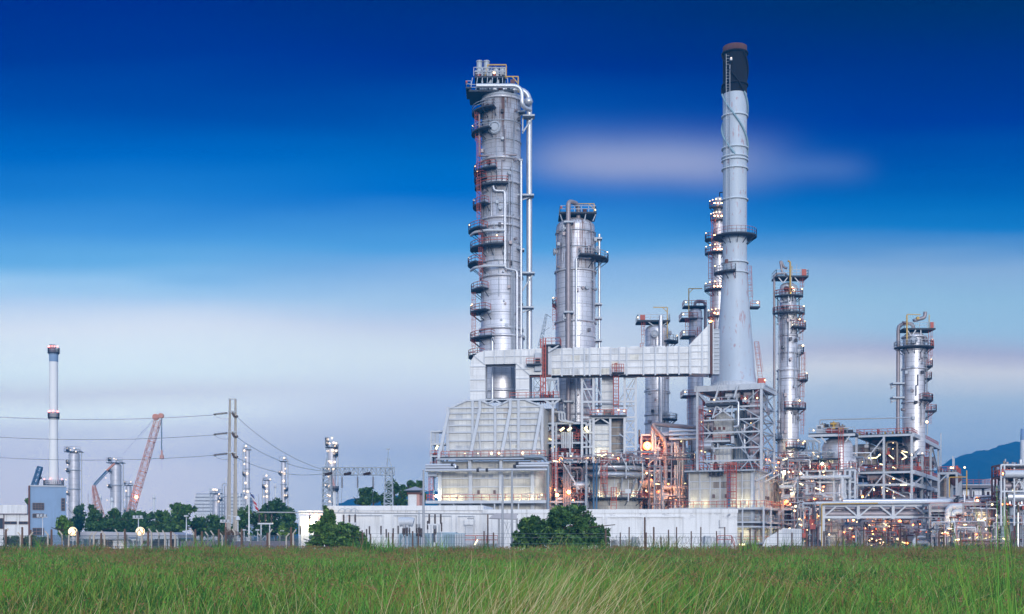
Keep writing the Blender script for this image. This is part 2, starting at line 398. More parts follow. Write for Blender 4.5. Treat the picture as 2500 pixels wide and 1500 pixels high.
def lattice(P, p, q, w, n, mat, name='lattice_boom', t=.1, w2=None, hoop=0):
    """square lattice column or boom between p and q"""
    p, q = Vector(p), Vector(q); d = (q-p).normalized(); up = Vector((0, 1, 0)); a = d.cross(up).normalized(); b = up
    m = MB(); w2 = w2 if w2 is not None else w
    def cn(f, i):
        ww = (w+(w2-w)*f)/2; sx, sy = ((-1, -1), (1, -1), (1, 1), (-1, 1))[i % 4]
        return p.lerp(q, f)+a*sx*ww+b*sy*ww
    for i in range(4): m.bar(cn(0, i), cn(1, i), t*1.4)
    for j in range(n):
        f0, f1 = j/n, (j+1)/n
        for i in range(4):
            if j % 2: m.bar(cn(f0, i), cn(f1, i+1), t)
            else: m.bar(cn(f0, i+1), cn(f1, i), t)
            m.bar(cn(f1, i), cn(f1, i+1), t*(2.6 if hoop and (j+1) % hoop == 0 else 1))
    return m.build(name, mat, P)
def fittings(P, r, z0, z1, seed, n=30, a0=-165, a1=-15):
    """small-bore risers, nozzles and instrument boxes that crowd a column's face"""
    q = random.Random(seed)
    def pt(a, rr, z): return (rr*math.cos(R(a)), rr*math.sin(R(a)), z)
    for i in range(n//3):
        a = q.uniform(a0, a1); za = q.uniform(z0, z1); l = q.uniform(4, 22); zb = min(z1, za+l); b = a+q.choice([0, 0, q.uniform(-14, 14)]); m = (za+zb)/2
        tb(P, 'small_pipe', q.choice([MT.steel, MT.pipe, MT.dullpipe, MT.dsteel]), [pt(a, r+.25, za), pt(a, r+.25, m), pt(b, r+.25, m), pt(b, r+.25, zb)], q.uniform(.06, .13), .15, 6)
    for i in range(n//2):
        a = q.uniform(a0, a1); z = q.uniform(z0, z1); w = q.uniform(.14, .4)
        tb(P, 'nozzle', q.choice([MT.steel, MT.dullpipe, MT.dullpipe, MT.steel]), [pt(a, r-.1, z), pt(a, r+.35+w, z)], w, n=10)
    for i in range(n//4):
        a = q.uniform(a0, a1); z = q.uniform(z0, z1); bxm = MB().box(-.3, .3, -.3, .3, -.35, .35).build('instrument_box', q.choice([MT.dark, MT.steel, MT.dullpipe, MT.dsteel]), P, pt(a, r+.35, z))
def davit(P, x, y, z0, z1, dx, mat=None):
    m = MB(); m.bar((x, y, z0), (x, y, z1), .22); m.bar((x, y, z1), (x+dx, y, z1), .18)
    m.bar((x, y, z1-abs(dx)*.35), (x+dx*.35, y, z1), .14)
    return m.build('davit', mat or MT.yellow, P)
def ring(P, r, z, h=.18, out=.22, n=40, mat=None):
    return MB().lathe([(r-.05, z-h/2), (r+out, z-h/2), (r+out, z+h/2), (r-.05, z+h/2)], n).build('stiffener_ring', mat or MT.clad, P)
def shell(P, L, prof, mat=None, name='shell', n=44):
    """prof: list of (py, radius_px)"""
    return MB().lathe([(max(r*L.k, 0), L.z(py)) for py, r in prof], n).build(name, mat or MT.clad, P)
def dome(py, r, h=.5, n=6):   # from apex down to the tangent row py
    return [(py-r*h*math.cos(math.pi/2*i/n), r*math.sin(math.pi/2*i/n)) for i in range(n+1)]
def inst(o, loc, parent=None, group=None):
    """copy a thing with parts and sub-parts"""
    c = o.copy(); COL.objects.link(c)
    if parent is not None: c.parent = parent
    if loc is not None: c.location = loc
    for ch in list(o.children): inst(ch, None, c)
    return c
# ================================================================ SETTING
rnd = random.Random(7)
gm = MB(); n = 60
gm.add([(0, -200, 0)], [])
gm.v = []; gm.f = []; gm.sm = []
ys = [-300, 0, 60, 130, 250, 500, 1200, 3000, 9000]
xs = [-9000, -2500, -600, -200, 0, 200, 600, 2500, 9000]
gm.add([(x, y, 0) for y in ys for x in xs], [(j*9+i, j*9+i+1, (j+1)*9+i+1, (j+1)*9+i) for j in range(8) for i in range(8)])
MT.soil = mk('field_soil', (.060, .085, .030), .95, 0, .5, .3)
tag(gm.build('ground', MT.soil), kind='structure')
tag(MB().box(-200, 260, 133, 420, -.2, .02).build('yard', MT.floor), kind='structure')

def hills(name, D, ridge, depth, seed, nx=160, ny=26):
    r = np.random.RandomState(seed); xs_ = [a for a, b in ridge]; hs = [b for a, b in ridge]
    V = []; Fc = []
    ph = r.rand(12)*6.28
    for j in range(ny):
        t = j/(ny-1)*2-1
        for i in range(nx):
            px = xs_[0]+(xs_[-1]-xs_[0])*i/(nx-1); py = np.interp(px, xs_, hs)
            dd = D+t*depth
            h = (CAMZ+(HZ-py)/F*D)*math.cos(t*math.pi/2)**1.2
            rough = sum(math.sin(px*f*.013*(1+k*.7)+t*4*(1+k)+ph[k])/(k+1.5) for k, f in enumerate((1, 2, 4, 8, 13, 21)))
            h *= 1+.035*rough
            h += r.rand()*3.0*(1-abs(t))
            V.append(((px-1250)/F*D, dd, max(h, -1)))
    for j in range(ny-1):
        for i in range(nx-1): Fc.append((j*nx+i, j*nx+i+1, (j+1)*nx+i+1, (j+1)*nx+i))
    m = MB(); m.add(V, Fc, True); return tag(m.build(name, MT.hill), kind='structure')
MT.hill = mk('forested_slope', (.045, .085, .05), .95, 0, .6, .02, bump=1.)
hills('hills', 2600, [(2080,1309),(2180,1245),(2230,1215),(2290,1165),(2331,1131),(2344,1121),(2359,1117),(2378,1110),(2395,1104),(2417,1100),(2438,1089),(2460,1084),(2492,1079),(2560,1074),(2640,1076),(2740,1100),(2850,1180),(2980,1309)], 500, 3)
hills('hills', 2600, [(690,1309),(770,1262),(810,1240),(838,1228),(855,1220),(872,1219),(900,1227),(925,1219),(960,1213),(1000,1214),(1030,1206),(1055,1203),(1072,1207),(1100,1220),(1160,1233),(1230,1245),(1300,1262),(1420,1309)], 300, 5, 110)
ZR = [2.2, 4.3, 2.8, 1.8, 1.3, 2.6, 2.3, 2.5]   # shell radii: the rim seen from below is the near one
# ================================================================ MAIN COLUMNS
# ---- tallest column
L = Loc(1224, 266, 0, 'distillation_column', 'tallest silver distillation column with many side platforms and a pipe crown on top', 'column'); P = L.o; L.zr = ZR.pop(0); z = L.z; x = L.u; k = L.k
shell(P, L, [(975,54),(816,54),(806,50),(676,50),(672,48),(237,47.5),(237,0)], MT.cladrust)
for py, r in ((242,46.5),(390,47.5),(448,47.5),(534,47.5),(553,47.5),(676,50),(803,50.5),(822,54),(955,54)): ring(P, r*k, z(py), .5, .35)
MB().lathe([(46*k, z(240)), (47.8*k, z(241)), (47.8*k, z(230)), (0, z(228))], 40).build('top_cap', MT.steel, P)
# crown decks
d1 = bx(P, 'deck', MT.grate, x(1146), x(1254), -4.2, 4.2, z(232), z(228)); rail(d1, [(x(1148), 4, z(228)), (x(1148), -4, z(228)), (x(1252), -4, z(228)), (x(1252), 4, z(228))], 1.2, MT.steel)
d2 = bx(P, 'deck', MT.grate, x(1160), x(1232), -3.6, 3.6, z(196), z(192)); rail(d2, [(x(1161), 3.4, z(192)), (x(1161), -3.4, z(192)), (x(1231), -3.4, z(192)), (x(1231), 3.4, z(192))], 1.2, MT.steel)
for px in (1178, 1199, 1217):
    for vy in (-2.6, 2.6): br(P, 'support_post', MT.steel, (x(px), vy, z(232)), (x(px), vy, z(196)), .35)
for a, b in ((1178, 1199), (1199, 1217)): br(P, 'brace', MT.steel, (x(a), -2.6, z(230)), (x(b), -2.6, z(198)), .22)
for px, t in ((1171,147),(1188,147),(1211,164),(1227,164)):
    o = tb(P, 'silencer', MT.steel, [(x(px), -1.2, z(192)), (x(px), -1.2, z(t+18)), (x(px), -1.2, z(t))], .62)
    for zz in (z(t)+.02, z(t+17)): MB().tube([(x(px), -1.2, zz-.12), (x(px), -1.2, zz+.12)], .72, 12).build('flange', MT.steel, o)
for i in range(20):
    px = 1163+i*3.6; h = rnd.uniform(8, 30)*k; o = tb(P, 'relief_pipe', rnd.choice([MT.steel, MT.pipe, MT.rust, MT.cblue, MT.lsteel]), [(x(px), rnd.uniform(-3, 3), z(192)), (x(px), rnd.uniform(-3, 3), z(192)+h)], rnd.uniform(.08, .24))
o = bx(P, 'deck', MT.grate, x(1139), x(1152), -4.6, 2, z(226), z(222.5)); rail(o, [(x(1139), 1.8, z(222.5)), (x(1139), -4.5, z(222.5)), (x(1152), -4.5, z(222.5))], 1.3, MT.steel)
bx(P, 'beacon', MT.red, x(1139), x(1143), -4.7, -4.2, z(213), z(208)); rail(P, [(x(1158), -3.7, z(192)), (x(1234), -3.7, z(192))], 1.8, MT.steel, .12, 1.)
for px, t in ((1180,163),(1198,168),(1218,172),(1229,178),(1165,172)): tb(P, 'silencer', MT.galv, [(x(px), 1.2, z(192)), (x(px), 1.2, z(t))], .5)
for i in range(9):
    px = 1166+i*7.5; bx(P, 'valve', rnd.choice([MT.steel, MT.rust, MT.red, MT.dark]), x(px), x(px)+rnd.uniform(.5, 1), -2, -1, z(192), z(192)+rnd.uniform(.7, 1.7))
for i in range(7):
    px = 1172+i*11; bx(P, 'valve', rnd.choice([MT.steel, MT.rust, MT.pipe, MT.dark]), x(px), x(px)+rnd.uniform(.5, 1.1), -3, -2, z(228), z(228)+rnd.uniform(.7, 2.2))
for i in range(26):
    px = rnd.uniform(1160, 1232); v_ = rnd.uniform(-3.5, 3.5); tb(P, 'relief_pipe', rnd.choice([MT.steel, MT.pipe, MT.rust, MT.galv, MT.lsteel, MT.dullpipe]), [(x(px), v_, z(192)), (x(px), v_, z(192-rnd.uniform(6, 26))), (x(px+rnd.uniform(-6, 6)), v_, z(192-rnd.uniform(8, 28)))], rnd.uniform(.07, .2), .3, 7)
bulb(P, (x(1207), -3.4, z(183)), MT.lw, .5)
for i in range(8): br(P, 'brace', MT.steel, (x(1150+i*13), -4.1, z(228)), (x(1155+i*12), -3.6, z(196)), .14)
m = MB(); m.bar((x(1190), -2, z(158)), (x(1236), -2, z(158)), .22); m.bar((x(1236), -2, z(158)), (x(1236), -2, z(192)), .2); m.bar((x(1192), -2, z(158)), (x(1183), -2, z(192)), .2); m.build('davit', MT.yellow, P)
m = MB(); m.bar((x(1226), -3, z(191)), (x(1265), -3, z(191)), .22); m.bar((x(1265), -3, z(191)), (x(1265), -3, z(230)), .25); m.bar((x(1250), -3, z(191)), (x(1265), -3, z(208)), .2); m.build('davit', MT.yellow, P)
m = MB(); m.tube([(x(1246), -3.4, z(209)), (x(1257), -3.4, z(209))], .8, 12); m.box(x(1247), x(1256), -4, -2.9, z(216), z(212)); m.build('motor', MT.rust, P)
tb(P, 'overhead_pipe', MT.pipe, [(x(1165), -4.9, z(221)), (x(1274), -4.9, z(221)), (x(1274), -4.9, z(272)), (x(1294), -3, z(272))], 5.2*k, 2.2, 16)
tb(P, 'overhead_pipe', MT.pipe, [(x(1222), 0, z(228)), (x(1228), 0, z(211)), (x(1292), 0, z(211)), (x(1292.5), 0, z(990))], 7*k, 3., 18)
tb(P, 'overhead_pipe', MT.pipe, [(x(1262), 2.6, z(222)), (x(1278), 2.6, z(222)), (x(1278), 1, z(252)), (x(1292), 0, z(252))], 4.6*k, 1.8, 14)
MB().lathe([(0, -.1), (.7, 0), (1, .7), (.7, 1.4), (0, 1.5)], 14).build('pipe_cap', MT.pipe, P, (x(1290), -1.6, z(254)))
def bracket(P, L, x0, x1, py, drop=22, v=-1.2, mat=None):
    m = MB(); x, z = L.u, L.z; m.box(x(x0), x(x1), v-1.2, v+1.2, z(py)-.18, z(py)+.18)
    m.bar((x(x0), v, z(py+drop)), (x(x1-3), v, z(py)), .28); m.bar((x(x0), v, z(py+drop+3)), (x(x0), v, z(py)), .28)
    return m.build('pipe_bracket', mat or MT.steel, P)
for a in ((1250,1283,272),(1276,1305,282,38),(1257,1276,391,12),(1262,1303,476,14),(1255,1280,609,12),(1274,1305,666,44),(1266,1303,750,16)): bracket(P, L, *a)
manhole(P, *(Vector((x(1208), 0, z(319)))+Vector((0, -44*k, 0))), 16*k, -97); manhole(P, -2.7, -3.1, z(265), .55, -125, MT.rust); manhole(P, -2.5, -3.4, z(401), .55, -120, MT.rust)
rr_ = 48*k
for py, ro, a0, a1, lp in ((270,6.4,150,255,()),(320,6.5,165,245,(188,)),(416,6,155,258,(182,)),(436,5.9,170,225,(184,205)),(455,5.8,175,285,()),(500,6.2,160,235,(182,)),(560,7.2,160,230,(180,)),(604,6.8,165,275,(262,)),(642,7.3,160,220,(182,)),(706,6.6,165,232,()),(760,6.8,160,240,(183,196)),(825,6.8,160,252,())):
    plat(P, z(py), rr_, ro, a0, a1, MT.red if py > 400 else MT.steel, lp, MT.lw, lr=.26)
plat(P, z(868), 54*k, 7.2, 165, 225, MT.red)
for py in (570, 656):
    m = MB(); m.tube([(x(1150), -1, z(py+2)), (x(1160), -3.2, z(py)), (x(1190), -4.9, z(py)), (x(1233), -4.9, z(py))], .3, 10, .8); m.build('header_pipe', MT.lsteel, P)
tb(P, 'riser_pipe', MT.pipe, [(x(1205), -4.6, z(462)), (x(1208), -4.7, z(474)), (x(1233), -4.7, z(474)), (x(1233), -4.7, z(662)), (x(1262), -4, z(665)), (x(1262), -4.2, z(980))], .27, .7)
tb(P, 'riser_pipe', MT.pipe, [(x(1272), -2.5, z(395)), (x(1272), -2.5, z(980))], .26)
for px, a, b in ((1252,400,960),(1255,660,960),(1248,670,960)): tb(P, 'riser_pipe', MT.steel, [(x(px), -4.3, z(a)), (x(px), -4.3, z(b))], .1)
tb(P, 'riser_pipe', MT.pipe, [(x(1203), -4.9, z(826)), (x(1203), -5, z(980))], .3)
tb(P, 'riser_pipe', MT.dullpipe, [(x(1171), -2.2, z(280)), (x(1171), -2.2, z(382)), (x(1176), -3.4, z(385)), (x(1262), -4.4, z(386))], .22)
for a in ((x(1170), -3.6, z(560), z(440)), (x(1175), -3.6, z(700), z(560)), (x(1157), -1.5, z(868), z(715)), (x(1165), -2, z(345), z(270)), (x(1160), -1.5, z(985), z(870)), (x(1170), -3.5, z(440), z(340))): ladder(P, *a)
# twin secondary shell hugging the right flank
shell(P, Loc(1224, 266), [(975,24),(420,24),(410,14),(408,0)], MT.clad, 'flank_shell').location = (x(1252), 2.0, 0)

fittings(P, 48*k, z(800), z(250), 71, 60)
for py in (300, 345, 420, 500, 595, 640, 720, 765): ring(P, 48*k if py < 600 else 49.5*k, z(py), .12, .12, 44, MT.steel)
# ---- second column
L = Loc(1405, 268, 0, 'distillation_column', 'wide silver column with rust run below its domed top and a hooped pipe on its face', 'column'); P = L.o; L.zr = ZR.pop(0); z = L.z; x = L.u; k = L.k
shell(P, L, list(reversed(dome(545, 47, .5)+[(656,47.5),(660,49),(1130,49)])), MT.cladrustb)
for py in (656, 782, 1010): ring(P, 48.5*k, z(py), .4, .3)
o = bx(P, 'platform', MT.grate, x(1364), x(1454), -3.6, 3.6, z(519), z(515)); rail(o, [(x(1366), 3.4, z(515)), (x(1366), -3.4, z(515)), (x(1452), -3.4, z(515)), (x(1452), 3.4, z(515))], 1.3, MT.steel)
for px in (1366, 1428, 1452): br(P, 'brace', MT.steel, (x(px), -3, z(519)), (x(1405+(px-1405)*.85), -3.3, z(537)), .2)
bulb(P, (x(1451), -3.4, z(510)), MT.lw, .26); bx(P, 'horn', MT.red, x(1367), x(1371), -3.6, -3, z(506), z(502))
tb(P, 'hoop_pipe', MT.dullpipe, [(x(1385), -4.6, z(1130)), (x(1385), -4.6, z(512)), (x(1386), -4.4, z(492)), (x(1410), -2.5, z(492)), (x(1411), -2, z(530))], 5.5*k, 1.7, 16)
for py in (545, 764, 982): bracket(P, L, 1374, 1398, py, 16, -4.4)
tb(P, 'riser_pipe', MT.pipe, [(x(1440), -4, z(630)), (x(1404), -5, z(630)), (x(1404), -5, z(1120))], .22)
tb(P, 'riser_pipe', MT.pipe, [(x(1463), 0, z(560)), (x(1463), 0, z(1000))], 3.2*k)
for py in (573, 735, 770, 825): bracket(P, L, 1452, 1469, py, 8, 0)
plat(P, z(625), 48*k, 7.2, 275, 370, MT.steel, (350,), MT.lw); manhole(P, x(1453), -2.3, z(606), 10*k, -20); manhole(P, x(1357), -1, z(607), 9*k, 185)
tb(P, 'hoop_pipe', MT.dullpipe, [(x(1434), -3.9, z(622)), (x(1434), -4.1, z(600)), (x(1442), -3.6, z(600)), (x(1442), -3.4, z(622))], .25, .4)
davit(P, x(1449), -2, z(519), z(491), x(1412)-x(1449)); tb(P, 'vent_pipe', MT.rust, [(x(1426), -2.5, z(517)), (x(1426), -2.5, z(506))], .45)
plat(P, z(736), 48*k, 5.1, 160, 205, MT.red, (185,), MT.lw); ladder(P, x(1353), -1.2, z(800), z(738))

fittings(P, 48*k, z(1060), z(560), 72, 45)
for py in (560, 600, 700, 740, 820, 930): ring(P, 48.5*k, z(py), .12, .12, 44, MT.steel)
# ---- small column behind the flue duct
L = Loc(1604, 292, 0, 'distillation_column', 'short silver column with ring manhole rising behind the long flue duct', 'column'); P = L.o; L.zr = ZR.pop(0); z = L.z; x = L.u; k = L.k
shell(P, L, list(reversed(dome(802, 28.5, .5)+[(1000,29),(1100,29.5)])))
for py in (846, 953, 1012, 1032): ring(P, 29*k, z(py), .4, .2)
o = bx(P, 'platform', MT.grate, x(1554), x(1633), -2.6, 2.6, z(785), z(781)); rail(o, [(x(1555), 2.5, z(781)), (x(1555), -2.5, z(781)), (x(1632), -2.5, z(781)), (x(1632), 2.5, z(781))], 1.3, MT.steel)
bx(o, 'gate', MT.red, x(1560), x(1572), -2.7, -2.6, z(781), z(769)); bulb(P, (x(1555), -2.5, z(775)), MT.lw, .3)
for a, b in ((1580,1596),(1628,1612)): br(P, 'brace', MT.steel, (x(a), -2, z(785)), (x(b), -2, z(796)), .2)
manhole(P, x(1595), -2.9, z(816), 9.5*k, -100); manhole(P, x(1631), -1.6, z(812), .55, -30)
tb(P, 'riser_pipe', MT.pipe, [(x(1609), -3.4, z(772)), (x(1609), -3.4, z(1095))], 4.6*k, n=14)
davit(P, x(1626), -2.4, z(826), z(750), x(1592)-x(1626)); plat(P, z(831), 29*k, 5, 300, 380, MT.steel, (358,), MT.lw); plat(P, z(1022), 29*k, 4.8, 290, 380, MT.steel)
ladder(P, x(1568), -1.5, z(838), z(785)); ladder(P, x(1565), -1.5, z(875), z(838))

fittings(P, 29*k, z(1060), z(815), 73, 18)
L = Loc(1698, 296, 0, 'distillation_column', 'slim silver column with looped top pipe and yellow davit left of the lit tower', 'column'); P = L.o; L.zr = ZR.pop(0); z = L.z; x = L.u; k = L.k
shell(P, L, list(reversed(dome(758, 16, .5)+[(905,16),(912,19),(1100,19)])))
for py in (775, 905, 925, 985): ring(P, 17*k, z(py), .3, .15)
tb(P, 'loop_pipe', MT.dullpipe, [(x(1696), 0, z(750)), (x(1697), 0, z(732)), (x(1722), 0, z(732)), (x(1722), 0, z(905))], 3.8*k, 1.6, 12)
for py, x0, x1, w in ((746,1668,1722,1.7),(777,1661,1700,2.4),(820,1663,1694,2.2),(966,1665,1706,2.6)):
    o = bx(P, 'platform', MT.grate, x(x0), x(x1), -w, w, z(py)-.3, z(py)); rail(o, [(x(x0), w, z(py)), (x(x0), -w, z(py)), (x(x1), -w, z(py))], 1.2, MT.red)
    bulb(o, (x(x0+4), -w, z(py-8)), MT.lw, .25)
davit(P, x(1679), -1.8, z(775), z(705), x(1711)-x(1679)); manhole(P, x(1685), -1.6, z(767), .6, -120)
ladder(P, x(1678), -2, z(1045), z(968)); ladder(P, x(1674), -2, z(820), z(778)); ladder(P, x(1703), -2, z(850), z(800))

# ---- tower blazing with lamps behind the chimney
L = Loc(1754, 286, 0, 'distillation_column', 'tower with glowing orange lit platforms standing just behind the tall chimney', 'column'); P = L.o; L.zr = ZR.pop(0); z = L.z; x = L.u; k = L.k
shell(P, L, [(1100,19),(800,18),(690,17),(612,16),(560,13),(505,12),(500,9),(480,9),(478,0)])
for py, ro, a0, a1 in ((504,24,-10,-170),(535,21,-10,-170),(582,33,150,215),(616,33,-10,-200),(706,34,-10,-200),(772,27,-10,-200)):
    lp = (-175, -140, -115, -90) if a0 < 0 else (180,)
    plat(P, z(py), (13 if py < 600 else 16)*k, ro*k, a0, a1, MT.red, lp, MT.lw, lr=.24, rt=.1)
for py in (500, 531, 578, 612, 702, 767):
    for px in (1740, 1748, 1757): bulb(P, (x(px), -2.6, z(py)), MT.lwarm, .12)
br(P, 'davit', MT.black, (x(1756), -.5, z(480)), (x(1756), -.5, z(468)), .2); br(P, 'davit', MT.black, (x(1756), -.5, z(468)), (x(1766), -.5, z(468)), .2)
ladder(P, x(1739), -1.5, z(616), z(538), .8); ladder(P, x(1731), -1.5, z(704), z(618)); ladder(P, x(1735), -1.5, z(850), z(708)); plat(P, z(800), 17*k, 25*k, 160, 230, MT.red, (200,), MT.lo)

# ---- chimney
L = Loc(1794, 262, 0, 'chimney_stack', 'giant grey tapering chimney with black top and spiral strakes', 'chimney'); P = L.o; L.zr = ZR.pop(0); z = L.z; x = L.u; k = L.k
MT.stack2 = mk('chimney_grey_paint', (.50, .57, .665), .5, .0, .10, .12, .08)
def redstain(m):
    t = m.node_tree; q = NG(t); b = t.nodes['Principled BSDF']; src = b.inputs['Base Color'].links[0].from_socket
    ob = q.n('ShaderNodeTexCoord').outputs['Object']; mp = q.n('ShaderNodeMapping'); q.l(ob, mp.inputs[0]); mp.inputs['Scale'].default_value = (.7, .7, .22)
    n = q.noise(mp.outputs[0], 1.6, 5, .7); q.l(q.mix(q.m('MULTIPLY', sat(q, n, .59, .64), .7), src, (.42, .20, .22)), b.inputs['Base Color'])
redstain(MT.stack2)
MB().lathe([(52*k, z(932)), (49*k, z(910)), (42.5*k, z(830)), (34*k, z(720)), (30*k, z(665)), (29.3*k, z(640)), (29*k, z(560)), (29*k, z(221))], 56).build('shaft', MT.stack2, P)
MB().lathe([(29.3*k, z(221)), (29.1*k, z(118))], 56).build('black_band', MT.black, P)
MB().lathe([(28.6*k, z(118)), (29.2*k, z(116)), (29.2*k, z(104)), (27.5*k, z(103)), (27*k, z(104)), (26*k, z(122)), (0, z(122))], 48).build('chimney_rim', MT.rim, P)
for py in (276, 355, 377, 385, 406, 482, 637, 662): ring(P, (29.4 if py < 600 else 30)*k, z(py), .28, .28, 56, MT.stack)
for py in (121, 199): ring(P, 29*k, z(py), .35, .3, 56, MT.black)
for s in range(3):
    for (pa, pb, mt) in ((121, 221, MT.black), (221, 377, MT.stack)):
        n = 40; pts = []
        for i in range(n+1):
            py = pa+(pb-pa)*i/n; a = R(-62+120*s)+(py-121)/285*2*math.pi
            pts.append(((31.3*k)*math.cos(a), (31.3*k)*math.sin(a), z(py)))
        MB().tube(pts, .21, 6, None).build('spiral_strake', mt if mt is MT.black else MT.strake, P)
ladder(P, x(1773), -2.0, z(565), z(130), .7, MT.steel, False); tb(P, 'conduit', MT.steel, [(x(1777), -2.45, z(560)), (x(1777), -2.45, z(158))], .07); tb(P, 'conduit', MT.steel, [(x(1769), -1.9, z(560)), (x(1769), -1.9, z(160))], .05)
bx(P, 'beacon_box', MT.lsteel, x(1777), x(1782), -2.8, -2.2, z(148), z(141)); bulb(P, (x(1779), -2.9, z(143)), MT.lwf, .14)
o = plat(P, z(571), 29.2*k, 53*k, 0, 360, MT.red, (), rt=.06, rh=1.3)
plat(P, z(661), 30*k, 51*k, 165, 262, MT.steel, (182,), MT.lw)
m = MB(); m.box(x(1764), x(1771), -3.4, -2.6, z(645), z(635)); m.build('beacon_box', MT.rust, P)
ladder(P, x(1831), -.4, z(745), z(646), .9, MT.red, True, x(1834.5)-x(1838)); o = bx(P, 'platform', MT.grate, x(1829), x(1853), -1.3, 1.3, z(748), z(745)); rail(o, [(x(1830), -1.2, z(745)), (x(1852), -1.2, z(745))], 1.1, MT.red); bulb(o, (x(1847), -1.2, z(736)), MT.lw, .36)
ladder(P, x(1856), -.5, z(928), z(832), .9, MT.red, True, x(1847)-x(1858)); bx(P, 'junction_box', MT.red, x(1848), x(1865), -1.6, -.4, z(943), z(922)); bulb(P, (x(1864), -1.7, z(927)), MT.lw, .3)
m = MB(); m.lathe([(54*k, z(942)), (54*k, z(932)), (52*k, z(932))], 48)
for i in range(48):
    a = 2*math.pi*i/48; m.bar((54.3*k*math.cos(a), 54.3*k*math.sin(a), z(942)), (53*k*math.cos(a), 53*k*math.sin(a), z(932)), .14)
m.build('base_ring', MT.lsteel, P)

# ---- column F (right of the chimney)
L = Loc(1924, 276, 0, 'distillation_column', 'silver column right of the chimney frame with red ladders down its right side', 'column'); P = L.o; L.zr = ZR.pop(0); z = L.z; x = L.u; k = L.k
shell(P, L, list(reversed(dome(696, 19.5, .55)+[(752,20),(757,22),(895,22.5),(902,25.5),(1160,26)])))
for py, r in ((757,22),(775,22),(817,22.3),(860,22.5),(902,25.5),(922,25.5),(1002,25.6),(1072,26)): ring(P, r*k, z(py), .3, .2)
o = bx(P, 'platform', MT.grate, x(1889), x(1968), -2.4, 2.4, z(677), z(673)); rail(o, [(x(1890), 2.3, z(673)), (x(1890), -2.3, z(673)), (x(1967), -2.3, z(673)), (x(1967), 2.3, z(673))], 1.3, MT.steel); bx(o, 'gate', MT.red, x(1951), x(1962), -2.5, -2.35, z(673), z(658))
for a, b in ((1896,1906),(1918,1908),(1935,1946)): br(P, 'brace', MT.lsteel, (x(a), -2, z(677)), (x(b), -2, z(690)), .2)
for py, ro, a0, a1, lp in ((720,36,195,350,(275,338)),(762,40,190,352,(342,)),(798,43,275,365,(355,300)),(858,38,330,390,(350,)),(926,47,320,385,(352,)),(996,43,245,360,(300,)),(1093,42,250,360,(295,350))):
    plat(P, z(py), (20 if py < 760 else 25)*k, ro*k, a0, a1, MT.red if py != 858 else MT.steel, lp, MT.lw, lr=.3 if py != 858 else .45)
plat(P, z(1071), 26*k, 37*k, 150, 230, MT.steel)
tb(P, 'riser_pipe', MT.dullpipe, [(x(1922), 0, z(672)), (x(1917), -.5, z(664)), (x(1889), -.5, z(664)), (x(1889), -.5, z(1145))], 2.8*k, 1.2, 12)
tb(P, 'riser_pipe', MT.steel, [(x(1898), -1.5, z(735)), (x(1898), -1.5, z(1060))], .12); tb(P, 'riser_pipe', MT.steel, [(x(1926), -2.2, z(660)), (x(1926), -2.2, z(734)), (x(1899), -1.7, z(736))], .18)
m = MB(); m.tube([(x(1910), 0, z(665)), (x(1908), 0, z(650)), (x(1905), 0, z(634)), (x(1908), 0, z(634)), (x(1914), 0, z(648)), (x(1922), 0, z(650))], .28, 8, .6); m.build('vent_pipe', MT.dullpipe, P)
m = MB(); m.tube([(x(1923), -2.5, z(720)), (x(1923), -2.5, z(640)), (x(1917), -2.5, z(638))], .2, 8, .5); m.bar((x(1928), -2.2, z(672)), (x(1928), -2.2, z(650)), .16); m.build('davit', MT.yellow, P)
for px, h in ((1945, 640), (1955, 648)): br(P, 'mast', MT.steel, (x(px), 0, z(673)), (x(px), 0, z(h)), .09)
manhole(P, x(1932), -2.3, z(704), .8, -70, MT.steel); manhole(P, x(1915), -2.2, z(706), .6, -110, MT.rust); manhole(P, x(1938), -2.3, z(981), 8*k, -70, MT.lsteel); manhole(P, x(1912), -2.3, z(747), .5, -110)
for a in ((1954,720,678),(1954,830,765),(1958,925,860),(1956,1060,1000),(1955,990,930)): ladder(P, x(a[0]), -1, z(a[1]), z(a[2]))
for py, px in ((710,1932),(790,1940),(1088,1908),(1105,1929)): washlight(P, (x(px), -3.2, z(py)), 60)

fittings(P, 25*k, z(1130), z(720), 74, 48)
# ---- column G (on the steel structure at right)
L = Loc(2231, 276, 0, 'distillation_column', 'silver column standing on the right hand steel structure with gooseneck vent pipe on top', 'column'); P = L.o; L.zr = ZR.pop(0); z = L.z; x = L.u; k = L.k
shell(P, L, list(reversed(dome(820, 25, .55)+[(845,25.5),(852,27),(1110,27)])))
for py in (820, 852, 898, 981): ring(P, 27*k, z(py), .35, .25)
o = bx(P, 'platform', MT.grate, x(2198), x(2275), -2.5, 2.5, z(805), z(801)); rail(o, [(x(2199), 2.4, z(801)), (x(2199), -2.4, z(801)), (x(2274), -2.4, z(801))], 1.3, MT.steel)
for a, b in ((2207,2215),(2228,2220),(2240,2240)): br(P, 'brace', MT.lsteel, (x(a), -2.2, z(805)), (x(b), -2.2, z(818)), .2)
bx(P, 'gate', MT.red, x(2262), x(2270), -2.6, -2.4, z(801), z(787)); bx(P, 'gate', MT.red, x(2262), x(2270), -2.6, -2.4, z(844), z(829))
plat(P, z(845), 27*k, 47*k, 170, 370, MT.steel, (330,), MT.lw, lr=.2)
for py, ro, a0, a1, lp in ((891,44,330,380,(355,)),(921,42,330,380,()),(975,45,280,370,()),(1001,53,330,380,())): plat(P, z(py), 27*k, ro*k, a0, a1, MT.red, lp, MT.lw)
tb(P, 'overhead_pipe', MT.dullpipe, [(x(2230), 0, z(806)), (x(2229), 0, z(786)), (x(2193), 0, z(786)), (x(2192), 0, z(1060))], 4.4*k, 2.0, 14)
